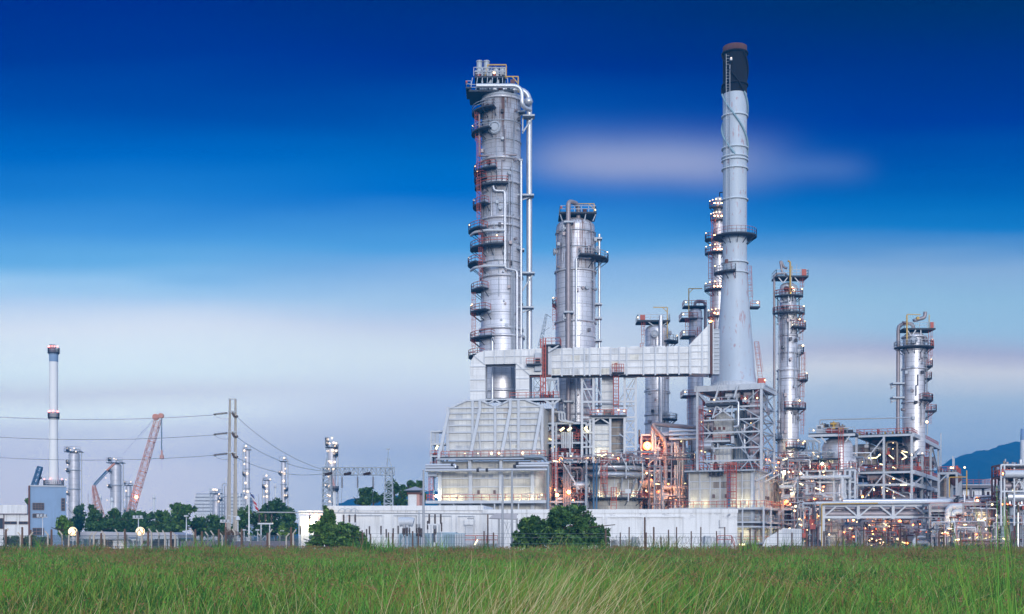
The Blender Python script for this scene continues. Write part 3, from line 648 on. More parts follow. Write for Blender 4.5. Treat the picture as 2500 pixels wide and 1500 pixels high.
tb(P, 'overhead_pipe', MT.rust, [(x(2203), 0, z(785.5)), (x(2216), 0, z(785.5))], 5.2*k)
for py in (934, 969): bracket(P, L, 2176, 2205, py, 10, 0)
m = MB(); m.tube([(x(2228), -.5, z(780)), (x(2240), -.5, z(776)), (x(2256), -.5, z(772)), (x(2257), -.5, z(758))], .42, 10, 1.2); m.build('vent_pipe', MT.dullpipe, P)
m = MB(); m.bar((x(2205), -2.6, z(842)), (x(2205), -2.6, z(770)), .28); m.bar((x(2205), -2.6, z(768)), (x(2238), -2.6, z(769)), .16); m.bar((x(2228), -2.6, z(778)), (x(2234), -2.6, z(777)), .6); m.build('davit', MT.yellow, P)
br(P, 'davit', MT.yellow, (x(2261), -2, z(803)), (x(2261), -2, z(768)), .16)
manhole(P, x(2222), -2.6, z(831), 9*k, -105); manhole(P, x(2250), -1.9, z(829), .7, -45, MT.dullpipe); manhole(P, x(2255), -1.6, z(965), .9, -40, MT.dullpipe)
for a in ((2266,890,805),(2266,1000,976),(2266,1035,1001)): ladder(P, x(a[0]), -1, z(a[1]), z(a[2]))
tb(P, 'riser_pipe', MT.steel, [(x(2262), -.5, z(845)), (x(2262), -.5, z(1060))], .16); bulb(P, (x(2252), -3, z(1031)), MT.lw, .55)

fittings(P, 27*k, z(1050), z(860), 75, 22)
# ================================================================ FURNACE 1 (left heater)
L = Loc(1212, 248, 8, 'fired_heater', 'big pale twin gabled furnace casing with slanting buttresses at the left of the plant', 'furnace'); P = L.o; k = L.k
x = L.u
def z(py, px=1212, v=0): return L.z(py, L.u(px, v), v)
dp = 11.0
xl, xr = x(1092), x(1325)
bx(P, 'radiant_casing', MT.panel, xl, xr, 0, dp, z(1116), z(995))
gb = MB()
gb.prism([(x(1101), z(995)+.003), (x(1207), z(995)+.003), (x(1207), z(992)), (x(1173), z(977)), (x(1138), z(978))], .05, dp-.05)
gb.prism([(x(1215), z(995)+.003), (x(1323), z(995)+.003), (x(1320), z(992)), (x(1281), z(977)), (x(1245), z(978))], .05, dp-.05)
gb.build('roof_casing', MT.panel, P)
for py in (995, 1008, 1023, 1038, 1055, 1076, 1097): br(P, 'stiffener', MT.lsteel, (xl-.1, -.18, z(py)), (xr+.1, -.18, z(py)), .3, .3)
for px in (1093, 1154, 1209, 1266, 1324): br(P, 'column', MT.lsteel, (x(px, -.4), -.4, z(1118)), (x(px, -.4), -.4, z(978 if 1100 < px < 1320 and px != 1209 else 992)), .5, .35)
for q in ([(1101,995),(1138,978),(1173,977),(1207,993)], [(1213,993),(1245,978),(1281,977),(1323,994)], [(1190,988),(1209,977),(1228,988)]):
    for a, b in zip(q, q[1:]): br(P, 'truss_member', MT.lsteel, (x(a[0]), -.25, z(a[1])), (x(b[0]), -.25, z(b[1])), .34, .3)
br(P, 'truss_member', MT.lsteel, (x(1172), -.3, z(976)), (x(1252), -.3, z(976)), .3)
for (tx, ty, bx_) in ((1173,977,1150),(1247,977,1226),(1323,995,1303),(1097,1000,1075)):
    m = MB(); m.bar((x(tx), -.7, z(ty)), (x(tx), -.7, z(1002)), .55, .4); m.bar((x(tx), -.7, z(1002)), (x(bx_), -1.6, z(1122)), .6, .45); m.bar((x(bx_), -1.6, z(1122)), (x(bx_), -1.3, z(1150)), .6, .45)
    m.bar((x(tx-2), -.6, z(1056)), (x(tx+2), -.6, z(1112)), .2); m.build('buttress', MT.lsteel, P)
def patches(P, xa, xb, za, zb, y, nx, nz, n, seed, mats):
    q = random.Random(seed); dx, dz = (xb-xa)/nx, (zb-za)/nz
    for i, k_ in enumerate(q.sample(range(nx*nz), n)):
        a, b = k_ % nx, k_//nx; bx(P, 'casing_sheet', q.choice(mats), xa+a*dx+.12, xa+(a+1)*dx-.12, y-.012, y+.02, za+b*dz+.12, za+(b+1)*dz-.12)
MT.sheet1 = mk('grey_replacement_sheet', (.52, .54, .58), .5, .2, .4, .5, .4); MT.sheet2 = mk('cream_replacement_sheet', (.72, .70, .64), .55, .1, .5, .4, .5); MT.sheet3 = mk('rust_run_sheet', (.60, .56, .52), .6, .1, .7, .8, .7)
patches(P, xl, xr, z(1116), z(995), 0, 12, 8, 22, 5, [MT.sheet1, MT.sheet2, MT.sheet3])
# lower box
yl, yr = x(1077), x(1308)
bx(P, 'lower_casing', MT.casing, yl, yr, .3, dp, z(1246), z(1126))
MB().lathe([(2.6, z(1246)), (2.6, z(1128))], 14, yr-.5, 3, -90, 40).build('corner_casing', MT.casing, P)
bx(P, 'corner_casing', MT.casing, yr-.1, yr+2.05, 3.2, dp-.1, z(1245), z(1128))
for py in (1128, 1147, 1168, 1189, 1208): br(P, 'stiffener', MT.lsteel, (yl, .15, z(py)), (yr, .15, z(py)), .22, .22)
for px in (1074, 1149, 1223, 1300): br(P, 'column', MT.lsteel, (x(px, -.2), -.2, z(1345)), (x(px, -.2), -.2, z(1120)), .75, .5)
for px in (1168, 1207): bx(P, 'peephole', MT.frame, x(px-2.7), x(px+2.7), 0, .3, z(1206), z(1197))
rs = random.Random(3)
for i in range(12):       # grey repair patches
    px = rs.choice([1133, 1140, 1165, 1175, 1192, 1206, 1234, 1248, 1262, 1280]); py = rs.choice([1133, 1140, 1152, 1158, 1160]); bx(P, 'patch', MT.gconc, x(px), x(px+rs.uniform(4, 13)), .27-.004*i, .31, z(py+rs.uniform(5, 12)), z(py))
dk = bx(P, 'deck', MT.grate, x(1080), x(1340), -2.4, .1, z(1120), z(1117)); rail(dk, [(x(1082), -2.3, z(1117)), (x(1335), -2.3, z(1117))], 1.1)
br(P, 'edge_beam', MT.steel, (x(1072), -2.5, z(1122)), (x(1338), -2.5, z(1122)), .35, .3)
for px, r in ((1135,.28),(1200,.5),(1218,.42),(1276,.5),(1167,.2),(1317,.2)): bulb(P, (x(px, -2.2), -2.2, z(1109)), MT.lw, r)
dk = bx(P, 'deck', MT.lsteel, x(1046), x(1338), -2.8, .2, z(1230), z(1223)); rail(dk, [(x(1048), -2.7, z(1223)), (x(1336), -2.7, z(1223))], 1.2)
for px in (1095, 1118, 1182, 1235, 1268, 1290, 1318): washlight(P, (x(px), -1.1, z(1216)), 95)
bulb(P, (x(1066, -1), -1.0, z(1212)), MT.lflood2, .5); bulb(P, (x(1323, -1), -1.2, z(1209)), MT.lw, .35)
for px in (1080, 1113, 1180, 1212, 1270): br(P, 'leg', MT.lsteel, (x(px), -2.4, 0), (x(px), -2.4, z(1230)), .25)
for (x0, x1, py, e) in ((1047,1112,1137,1),(1047,1122,1143,1),(1047,1340,1150,0),(1268,1345,1135,1),(1262,1342,1141,1)):
    o = tb(P, 'header_pipe', MT.pipe, [(x(x0), -3.1, z(py)), (x(x1), -3.1, z(py))], .3, n=12)
    if e: tb(o, 'pipe_cap', MT.dark, [(x(x1 if x1 < 1200 else x0)-.3, -3.1, z(py)), (x(x1 if x1 < 1200 else x0)+.3, -3.1, z(py))], .36)
for px in (1173, 1195): tb(P, 'flange', MT.dark, [(x(px)-.25, -3.1, z(1150)), (x(px)+.25, -3.1, z(1150))], .38)
tb(P, 'bend_pipe', MT.pipe, [(x(1112), -3.1, z(1137)), (x(1119), -3.3, z(1137)), (x(1119), -3.3, z(1144))], .3)
tb(P, 'downcomer', MT.galv, [(x(1285), -2.9, z(1119)), (x(1330), -2.9, z(1119)), (x(1342), -2.9, z(1136)), (x(1342), -2.9, z(1260))], .34, 1.5)
# stair tower on the left end
m = MB()
for px in (1050, 1080): m.bar((x(px), 1, z(1165)), (x(px), 1, z(1051)), .3); m.bar((x(px), 5, z(1165)), (x(px), 5, z(1051)), .3)
for py in (1051, 1082, 1112, 1140): m.bar((x(1049), 1, z(py)), (x(1086), 1, z(py)), .35); m.box(x(1049), x(1082), 1, 5, z(py)-.1, z(py))
for i in range(6): m.bar((x(1052+i*3), 1.2, z(1080)), (x(1052+i*3), 1.2, z(1052)), .14)
m.build('stair_tower', MT.lsteel, P)
rail(P, [(x(1048), .9, z(1112)), (x(1080), .9, z(1112))]); rail(P, [(x(1048), .9, z(1140)), (x(1080), .9, z(1140))])
for i in range(10): bx(P, 'valve', rs.choice([MT.red, MT.rust, MT.steel, MT.dark]), x(1050+i*3), x(1051.5+i*3), 1.2, 2.4, z(1140-rs.choice([0, 28])), z(1140-rs.uniform(8, 38)))
tubelamp(P, (x(1062), .8, z(1095)), (x(1067), .8, z(1086)), .2); bulb(P, (x(1078), -.5, z(1093)), MT.lw, .26)
ladder(P, x(1054), -.5, z(1222), z(1155), .8); br(P, 'leg', MT.cblue, (x(1059), 0, z(1222)), (x(1059), 0, z(1150)), .35); bx(P, 'drum', MT.steel, x(1048), x(1070), -1.5, 1.5, z(1163), z(1153))
# deck over the roof, right half
dk = bx(P, 'deck', MT.grate, x(1240), x(1364), 2, 8, z(974), z(970)); rail(dk, [(x(1241), 2.1, z(970)), (x(1362), 2.1, z(970))]); br(P, 'edge_beam', MT.lsteel, (x(1240), 1.9, z(975)), (x(1366), 1.9, z(975)), .5, .4)
for i in range(9): bx(P, 'actuator', rs.choice([MT.red, MT.steel, MT.cblue, MT.dark]), x(1314+i*4), x(1316+i*4), 2.5, 4, z(970), z(970-rs.uniform(6, 17)))
for a, b in ((1325, 1350), (1365, 1345)): br(P, 'brace', MT.lsteel, (x(a), 2, z(975)), (x(b), 2, z(990)), .35)
br(P, 'column', MT.lsteel, (x(1347), 2.2, z(1128)), (x(1347), 2.2, z(974)), .5)
ladder(P, x(1356), -1, z(1215), z(1108), 1.1, t=.11)

# ================================================================ FLUE DUCTS
L = Loc(1212, 253, 4, 'flue_duct', 'inverted U shaped pale duct rising from the twin gabled furnace', 'duct'); P = L.o; k = L.k; x = L.u
def z(py, px=1212, v=0): return L.z(py, L.u(px, v), v)
W_ = 4.6
poly = [(1148,982),(1148,900),(1150,882),(1156,870),(1166,862),(1182,856.5),(1322,852),(1322,916),(1292,916),(1292,975),(1259,975),(1259,888),(1185,889.5),(1185,982)]
# split in three convex-ish pieces
m = MB(); m.prism([(x(a), z(b)) for a, b in [(1148,982),(1148,900),(1150,882),(1156,870),(1166,862),(1182,856.5),(1185,889.5),(1185,982)]][::-1], 0, W_); m.build('duct_leg', MT.ductp, P)
m = MB(); m.prism([(x(a), z(b)) for a, b in [(1182,856.5),(1322,852),(1322,888),(1185,889.5)]][::-1], .01, W_-.01); m.build('cross_duct', MT.ductp, P)
m = MB(); m.prism([(x(a), z(b)) for a, b in [(1259,888),(1322,888),(1322,916),(1292,916),(1292,975),(1259,975)]][::-1], 0, W_); m.build('duct_leg', MT.ductp, P)
for px in (1182, 1207, 1232, 1256, 1272, 1292, 1308): br(P, 'stiffener', MT.lsteel, (x(px), -.1, z(889)), (x(px), -.1, z(855)), .2)
br(P, 'stiffener', MT.lsteel, (x(1183), -.1, z(871.5)), (x(1322), -.1, z(870)), .13)
for a, b, py in ((1147,1186,895),(1147,1186,927),(1147,1186,954),(1258,1293,902),(1258,1293,925),(1258,1293,952)): br(P, 'stiffener', MT.lsteel, (x(a), -.1, z(py)), (x(b), -.1, z(py)), .2)
for a, b in (((1156,868),(1184,891)),((1259,888),(1293,917))): br(P, 'stiffener', MT.steel, (x(a[0]), -.12, z(a[1])), (x(b[0]), -.12, z(b[1])), .14)
br(P, 'soffit_beam', MT.dark, (x(1184), 1, z(890)), (x(1259), 1, z(889.5)), .4); br(P, 'soffit_beam', MT.rust, (x(1293), 1, z(918)), (x(1345), 1, z(918)), .5)
dk = bx(P, 'platform', MT.grate, x(1286), x(1322), -2, -.1, z(895), z(892)); rail(dk, [(x(1286), -1.9, z(892)), (x(1322), -1.9, z(892))])
bx(P, 'damper_box', MT.steel, x(1306), x(1321), -.9, -.05, z(908), z(864)); bx(P, 'damper_box', MT.dark, x(1308), x(1319), -1.2, -.9, z(889), z(879))

L = Loc(1530, 252, 6, 'flue_duct', 'long straight horizontal pale duct running right to the chimney base', 'duct'); P = L.o; k = L.k; x = L.u
def z(py, px=1530, v=0): return L.z(py, L.u(px, v), v)
x0, x1 = x(1345), x(1682)
zb, zt = z(914), z(849)
bx(P, 'duct', MT.ductp, x0, x1, 0, 5.2, zb, zt)
for px in (1345,1372,1400,1427,1440,1466,1491,1512,1530,1571,1600,1630,1658,1686): br(P, 'stiffener', MT.lsteel, (x(px), -.12, zb-.3), (x(px), -.12, zt+.15), .32, .25)
for f in (.27, .52, .77): br(P, 'stiffener', MT.lsteel, (x0, -.08, zb+(zt-zb)*f), (x1, -.08, zb+(zt-zb)*f), .15, .12)
patches(P, x0, x1, zb, zt, 0, 14, 4, 16, 6, [MT.sheet1, MT.sheet1, MT.ductp, MT.sheet2])
for i, px in enumerate((1385, 1413, 1450, 1478, 1520, 1550, 1585, 1615, 1645)): bx(P, 'roof_rib', MT.ductp, x(px)-1, x(px)+.8, .3, 4.8, zt-.02, zt+.18+.1*(i % 2))
m = MB(); m.prism([(x(a), z(b)) for a, b in [(1682,914),(1732,916),(1732,795),(1700,828),(1682,846)]], -.15, 5.4); m.build('duct_transition', MT.ductp, P)
for px, t in ((1684,846),(1714,815),(1731,796)): br(P, 'stiffener', MT.lsteel, (x(px), -.25, z(916)), (x(px), -.25, z(t)), .32, .25)
for py in (846, 862, 879, 897): br(P, 'stiffener', MT.lsteel, (x(1684), -.22, z(py)), (x(1732), -.22, z(py)), .16)
bx(P, 'expansion_joint', MT.rust, x(1734), x(1739), -.5, 5.6, z(917), z(792)); bx(P, 'expansion_joint', MT.lsteel, x(1739.5), x(1742), -.7, 5.8, z(917), z(790))
m = MB(); m.box(x(1742), x(1757), .8, 4.5, z(915), z(806)); m.build('stack_inlet', MT.steel, P)
for i in range(13): br(P, 'stiffener', MT.lsteel, (x(1742), .6, z(915-i*9)), (x(1757), .6, z(915-i*9)), .14)
br(P, 'soffit_beam', MT.dark, (x0, 1.5, zb-.2), (x1, 1.5, zb-.2), .35)
# support bay and stair at the left end
for i, px in enumerate((1325, 1330, 1336, 1341)): br(P, 'joint_rib', [MT.steel, MT.rust, MT.dark, MT.lsteel][i], (x(px), .2, z(916)), (x(px), .2, z(842)), .45, 1.5)
for i in range(3): br(P, 'stair_post', MT.red, (x(1321+i*6), -1.2, z(985)), (x(1321+i*6), -1.2, z(826)), .22)
for py in range(835, 985, 12): br(P, 'stair_tread', MT.red, (x(1320), -1.2, z(py)), (x(1334), -1.2, z(py+4)), .12)
dk = bx(P, 'platform', MT.grate, x(1328), x(1369), -1.2, 2.5, z(843), z(840)); rail(dk, [(x(1328), -1.1, z(840)), (x(1368), -1.1, z(840)), (x(1368), 2.4, z(840))], 1.3)
bx(P, 'damper_box', MT.steel, x(1330), x(1345), 0, 2, z(864), z(843)); br(P, 'brace', MT.lsteel, (x(1366), -1, z(842)), (x(1340), -1, z(858)), .25)
for a, b in ((1344, 1338), (1350, 1362), (1336, 1344), (1362, 1364)): br(P, 'trestle_leg', MT.steel, (x(a), .5, z(922)), (x(b), .5, z(974)), .38)
br(P, 'trestle_beam', MT.steel, (x(1336), .5, z(926)), (x(1364), .5, z(922)), .45); br(P, 'trestle_brace', MT.steel, (x(1334), .3, z(925)), (x(1310), .3, z(960)), .25); br(P, 'trestle_brace', MT.steel, (x(1345), .3, z(960)), (x(1362), .3, z(930)), .2)
dk = bx(P, 'platform', MT.grate, x(1494), x(1524), -1.8, -.2, z(914), z(911)); rail(dk, [(x(1495), -1.7, z(911)), (x(1523), -1.7, z(911))], 1.6, MT.red, .12, .5)

# ================================================================ FURNACE 2 (round heater)
L = Loc(1488, 255, 5, 'fired_heater', 'round furnace circled by two silver ring pipes with a square box and steel frame above', 'furnace'); P = L.o; k = L.k; x = L.u
def z(py, px=1488, v=0): return L.z(py, L.u(px, v), v)
bx(P, 'vertical_duct', MT.ductp, x(1469), x(1497), 1, 4, z(1012), z(917))
for py in (936, 955, 975, 992): br(P, 'stiffener', MT.lsteel, (x(1468), .9, z(py)), (x(1498), .9, z(py)), .22)
bx(P, 'hopper', MT.browncase, x(1472), x(1500), 1, 5, z(1020), z(1000))
bx(P, 'convection_box', MT.panel, x(1441), x(1490), 0, 6, z(1118), z(1038)); bx(P, 'convection_box', MT.grate, x(1442), x(1489), 1.2, 6, z(1038), z(1020))
bx(P, 'convection_box', MT.browncase, x(1491), x(1526), 2.2, 9, z(1118), z(1022))
for py in (1038, 1060, 1075, 1091, 1106): br(P, 'stiffener', MT.steel, (x(1440), -.1, z(py)), (x(1491), -.1, z(py)), .18); 
for py in (1042, 1062, 1082, 1100): br(P, 'stiffener', MT.galv, (x(1492), 2.1, z(py)), (x(1526), 2.1, z(py)), .2)
for px in (1441, 1490): br(P, 'column', MT.lsteel, (x(px), -.2, z(1120)), (x(px), -.2, z(1017)), .45)
for a, b in ((1443, 1466), (1488, 1466)): br(P, 'brace', MT.lsteel, (x(a), -.1, z(1035)), (x(b), -.1, z(1021)), .28)
fx = (1421, 1449, 1525, 1552)
for px in fx:
    for v_ in (-.6, 8): br(P, 'column', MT.lsteel, (x(px, v_), v_, z(1125)), (x(px, v_), v_, z(922)), .5 if v_ < 0 else .35)
for py in (923, 951, 982, 1020, 1057, 1092):
    for a, b in ((1421, 1449), (1525, 1552)): br(P, 'beam', MT.lsteel, (x(a, -.6), -.6, z(py)), (x(b, -.6), -.6, z(py)), .35)
    if py in (982, 1020): br(P, 'beam', MT.lsteel, (x(1421, -.6), -.6, z(py)), (x(1552, -.6), -.6, z(py)), .4); br(P, 'beam', MT.steel, (x(1421, 8), 8, z(py)), (x(1552, 8), 8, z(py)), .35)
for a in ((1423,927,1449,982),(1424,950,1445,1010),(1449,927,1470,975),(1547,927,1505,990),(1552,927,1527,982),(1527,952,1552,1012),(1552,952,1527,1012),(1527,1022,1552,1057),(1552,1022,1527,1057),(1527,1060,1552,1092),(1552,1060,1527,1092),(1525,1094,1550,1120),(1423,1060,1447,1092),(1447,1022,1423,1057),(1512,1060,1552,1092)): br(P, 'brace', MT.steel, (x(a[0]), -.5, z(a[1])), (x(a[2]), -.5, z(a[3])), .24)
dk = bx(P, 'deck', MT.grate, x(1440), x(1530), -1.5, 6, z(1019), z(1015)); rail(dk, [(x(1441), -1.4, z(1015)), (x(1529), -1.4, z(1015))])
ladder(P, x(1504), -2, z(1016), z(892), 1.1, t=.12); ladder(P, x(1476), -9.3, z(1210), z(1108), 1.3, t=.12); ladder(P, x(1499), -9.6, z(1250), z(1195), 1.1, t=.12)
for px, py, r in ((1460,1006,.35),(1510,1004,.3),(1524,1006,.3),(1432,1045,.3)): bulb(P, (x(px, -2), -2, z(py)), MT.lw, r)
for a in (215, 250, 285, 320): washlight(P, (77*k*math.cos(R(a)), 8.2+77*k*math.sin(R(a)), z(1205)), 60)
washlight(P, (x(1465), -1.2, z(1108)), 80)
# body
k2 = k
MB().lathe([(70*k2, z(1165)), (71*k2, z(1222)), (75*k2, z(1223)), (75*k2, z(1345))][::-1], 28, 0, 8.2).build('furnace_body', MT.casing, P)
for py, R0, r in ((1140, 84, 7), (1158, 84, 7)):
    MB().torus(R0*k, r*k, z(py), 0, 360, 64, 0, 8.2).build('ring_pipe', MT.pipe, P)
MB().lathe([(78*k, z(1168)), (78*k, z(1126)), (0, z(1126))], 40, 0, 8.2).build('burner_floor', MT.browncase, P)
plat(P, z(1214), 71*k, 98*k, 0, 360, MT.red, (195, 222, 300, 342), MT.lw, 0, 8.2, .32)
o = plat(P, z(1130), 60*k, 95*k, 185, 355, MT.red, (), None, 0, 8.2)
for i, a in enumerate(range(185, 360, 11)):
    ca, sa = math.cos(R(a)), math.sin(R(a)); r1 = 88*k
    br(P, 'ring_bracket', MT.lsteel, (r1*ca*1.09, 8.2+r1*sa*1.09, z(1168)), (r1*ca*1.09, 8.2+r1*sa*1.09, z(1128)), .25) if i % 3 == 1 else None
    tb(P, 'burner_pipe', MT.steel, [(88*k*ca, 8.2+88*k*sa, z(1133)), (88*k*ca, 8.2+88*k*sa, z(1118)), (84*k*ca, 8.2+84*k*sa, z(1116))], .16, .3)
for a in (210, 235, 262, 290, 315, 335):
    ca, sa = math.cos(R(a)), math.sin(R(a)); br(P, 'strut', MT.steel, (71*k*ca, 8.2+71*k*sa, z(1212)), (92*k*ca, 8.2+92*k*sa, z(1168)), .28)
    br(P, 'door', MT.browncase, (71.5*k*ca, 8.2+71.5*k*sa, z(1205)), (71.5*k*ca, 8.2+71.5*k*sa, z(1178)), .9, .2)
for a in range(190, 355, 15):
    ca, sa = math.cos(R(a)), math.sin(R(a)); br(P, 'rib', MT.lsteel, (71.6*k*ca, 8.2+71.6*k*sa, z(1345)), (71.6*k*ca, 8.2+71.6*k*sa, z(1166)), .2)
for px in (1377, 1381, 1385, 1389, 1393): tb(P, 'riser_pipe', MT.dullpipe if px % 2 else MT.pipe, [(x(px), -1, z(1260)), (x(px), -1, z(1136))], .16)
for px in (1432, 1450, 1457): tb(P, 'riser_pipe', MT.steel if px < 1440 else MT.cblue, [(x(px), -2.2, z(1345)), (x(px), -2.2, z(1128))], .2)
br(P, 'brace', MT.lsteel, (x(1377), -1.3, z(1134)), (x(1415), -1.3, z(1196)), .3)
bx(P, 'gauge_board', MT.lsteel, x(1526), x(1540), -3, -2.8, z(1206), z(1196)); br(P, 'leg', MT.lsteel, (x(1534), -2.9, z(1225)), (x(1534), -2.9, z(1200)), .25)

# ================================================================ GENERIC STEEL FRAME with plant inside
def frame(L, xs, vs, levels, mats=(MT.lsteel, MT.steel), brace=(), cw=.5, decks=(), railed=(), base=0.0, rear=True):
    P = L.o; x = L.u
    zz = {py: L.z(py, L.u((xs[0]+xs[-1])/2), 0) for py in levels}
    top = max(zz.values())
    us = [x(px) for px in xs]
    for iv, v_ in enumerate(vs):
        for u_ in us: br(P, 'column', mats[0] if iv == 0 else mats[1], (u_, v_, base), (u_, v_, top), cw)
        for py in levels: br(P, 'beam', mats[0] if iv == 0 else mats[1], (us[0], v_-.01, zz[py]), (us[-1], v_-.01, zz[py]), cw*.7, cw)
    for iu in sorted({0, len(us)-1}):
        for py in levels: br(P, 'beam', mats[1], (us[iu]+.01, vs[0], zz[py]-.02), (us[iu]+.01, vs[-1], zz[py]-.02), cw*.7, cw)
    for py in decks:
        o = bx(P, 'deck', MT.grate, us[0], us[-1], vs[0], vs[-1], zz[py]+cw/2+.02, zz[py]+cw/2+.14)
        if py in railed:
            zt = zz[py]+cw/2+.14; rail(o, [(us[0], vs[-1], zt), (us[0], vs[0]-.1, zt), (us[-1], vs[0]-.1, zt), (us[-1], vs[-1], zt)])
    for (a, pa, b, pb) in brace: br(P, 'brace', mats[0], (x(a), vs[0]-.05, L.z(pa)), (x(b), vs[0]-.05, L.z(pb)), cw*.55)
    return us, zz
def clutter(L, x0, x1, v0, v1, py0, py1, n, seed, warm=.0, lamps=0, lm=None, mats=None):
    """pipework, drums, valves and lamps filling a bay (photo columns x0..x1, rows py0 (top)..py1 (bottom))"""
    P = L.o; r = random.Random(seed); ua, ub = L.u(x0), L.u(x1); za, zb = L.z(py1), L.z(py0)
    mats = mats or [MT.pipe, MT.dullpipe, MT.steel, MT.lsteel, MT.rust, MT.dark, MT.browncase, MT.dullpipe, MT.pink]
    for i in range(n):
        v_ = r.uniform(v0, v1); t = r.random(); mt = r.choice(mats)
        if t < .30:
            zc = r.uniform(za, zb); a, b = sorted((r.uniform(ua, ub), r.uniform(ua, ub))); zc2 = max(za, zc-r.uniform(1, 4))
            tb(P, 'pipe', mt, [(a, v_, zc2), (a, v_, zc), (max(b, a+1.5), v_, zc), (max(b, a+1.5), v_, max(za, zc-r.uniform(1, 6)))], r.uniform(.1, .34), .6, 8)
        elif t < .55:
            u_ = r.uniform(ua, ub); a, b = sorted((r.uniform(za, zb), r.uniform(za, zb))); tb(P, 'pipe', mt, [(u_, v_, a), (u_, v_, max(b, a+2))], r.uniform(.09, .28), n=8)
        elif t < .68:
            u_ = r.uniform(ua, ub-2); zc = r.uniform(za, zb); rr = r.uniform(.5, 1.1); l = r.uniform(2, 5); m = MB(); m.tube([(u_, v_, zc), (min(u_+l, ub), v_, zc)], rr, 16)
            for q in (.2, .8): m.box(u_+l*q-.12, u_+l*q+.12, v_-rr*.8, v_+rr*.8, zc-rr-.6, zc-rr*.5)
            m.build('exchanger', r.choice([MT.pipe, MT.clad, MT.dullpipe]), P)
        elif t < .88:
            u_ = r.uniform(ua, ub); zc = r.uniform(za, zb-.8); m = MB(); w = r.uniform(.25, .6); m.box(u_-w, u_+w, v_-w, v_+w, zc, zc+w*1.6); m.tube([(u_, v_, zc+w), (u_, v_, zc+w*3)], w*.3, 8); m.tube([(u_-w*.9, v_, zc+w*3), (u_+w*.9, v_, zc+w*3)], w*.2, 8)
            m.build('valve', r.choice([MT.rust, MT.dark, MT.steel, MT.red, MT.lsteel]), P)
        else:
            u_ = r.uniform(ua, ub-2); zc = r.uniform(za, zb-1); rail(P, [(u_, v_, zc), (min(ub, u_+r.uniform(2, 6)), v_, zc)], 1.1)
    for i in range(lamps):
        q = (r.uniform(ua, ub), v0+r.uniform(-.2, 1.5), r.uniform(za+.5, zb-.3)); t = r.random()
        if t < .35: tubelamp(P, q, (q[0]+r.uniform(.5, 1.3), q[1], q[2]+r.uniform(-.5, .5)), .13)
        else: bulb(P, q, lm or (MT.lo if r.random() < warm else MT.lw), r.uniform(.13, .3))

# structure between furnace 1 and 2
L = Loc(1350, 256, 6, 'pipe_structure', 'dark crowded steel pipe bay with twin tube lamps between the gabled and the round furnace', 'steel structure'); x = L.u; z = L.z
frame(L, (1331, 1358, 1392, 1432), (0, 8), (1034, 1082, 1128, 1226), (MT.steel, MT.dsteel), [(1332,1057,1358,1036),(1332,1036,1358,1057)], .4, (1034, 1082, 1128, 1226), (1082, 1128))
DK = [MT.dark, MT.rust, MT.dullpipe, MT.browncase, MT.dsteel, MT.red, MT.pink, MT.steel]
clutter(L, 1330, 1436, 1, 7, 1034, 1128, 120, 5, .8, 3, None, DK); clutter(L, 1330, 1436, 1, 7, 1130, 1240, 110, 6, 1., 3, None, DK)
bx(L.o, 'dark_back_panel', MT.dkwall, x(1330), x(1440), 8.3, 8.6, z(1245), z(1040))
bx(L.o, 'heater_box', MT.browncase, x(1330), x(1358), 1.5, 6, z(1032), z(996)); bx(L.o, 'heater_box', MT.browncase, x(1331), x(1357), 1.5, 6, z(1080), z(1055))
for i in range(3): tb(L.o, 'pipe', MT.lsteel, [(x(1350), -.4, z(1006)), (x(1365+i*7), -.4, z(1006+i)), (x(1365+i*7), -.4, z(1028)), (x(1395+i*3), -.4, z(1033))], .2, .5)
for i in range(7): tb(L.o, 'pipe', MT.lsteel, [(x(1372+i*4.2), -.2, z(1095)), (x(1372+i*4.2), -.2, z(1056))], .15)
for px in (1373, 1391): tubelamp(L.o, (x(px-5), -.9, z(1053)), (x(px+5), -.9, z(1046)), .26, MT.lflood2)
tubelamp(L.o, (x(1428), -.9, z(1046)), (x(1436), -.9, z(1056)), .3, MT.lflood2); bulb(L.o, (x(1390), -2, z(1203)), MT.lo, .4); bulb(L.o, (x(1362), -2, z(1210)), MT.lo, .35)
for i in range(6): tb(L.o, 'pipe', MT.rust, [(x(1378+i*3), 1, z(1118)), (x(1378+i*3), 1, z(1100))], .14)
for px in (1374, 1386, 1398): br(L.o, 'hanger', MT.lsteel, (x(px), -1, z(1126)), (x(px), -1, z(1108)), .3); br(L.o, 'hanger', MT.lsteel, (x(px-3), -1, z(1108)), (x(px+3), -1, z(1108)), .25)

# orange-lit bay
L = Loc(1620, 268, 8, 'pipe_structure', 'steel pipe bay glowing orange under a blazing sodium lamp', 'steel structure'); x = L.u; z = L.z
frame(L, (1566, 1600, 1640, 1668), (0, 10), (1062, 1118, 1150, 1213), (MT.lsteel, MT.steel), [(1566,1150,1600,1118),(1600,1165,1628,1128),(1640,1116,1655,1088),(1668,1116,1655,1088),(1577,1108,1598,1064),(1605,1095,1612,1070)], .4, (1118, 1213), (1118,))
clutter(L, 1560, 1675, 1, 9, 1062, 1118, 100, 11, 1., 3, None, DK); clutter(L, 1560, 1675, 1, 9, 1120, 1245, 150, 12, 1., 3, None, DK)
bx(L.o, 'dark_back_panel', MT.dkwall, x(1566), x(1672), 10.3, 10.6, z(1245), z(1080))
bulb(L.o, (x(1580, -1.5), -1.5, z(1090)), MT.lbig, .95, 'sodium_lamp'); bulb(L.o, (x(1607), -.6, z(1201)), MT.lbig, .3, 'sodium_lamp'); bulb(L.o, (x(1582), -1.5, z(1203)), MT.lw, .4)  # first bulb oversized so its sphere carries the lamp's glare
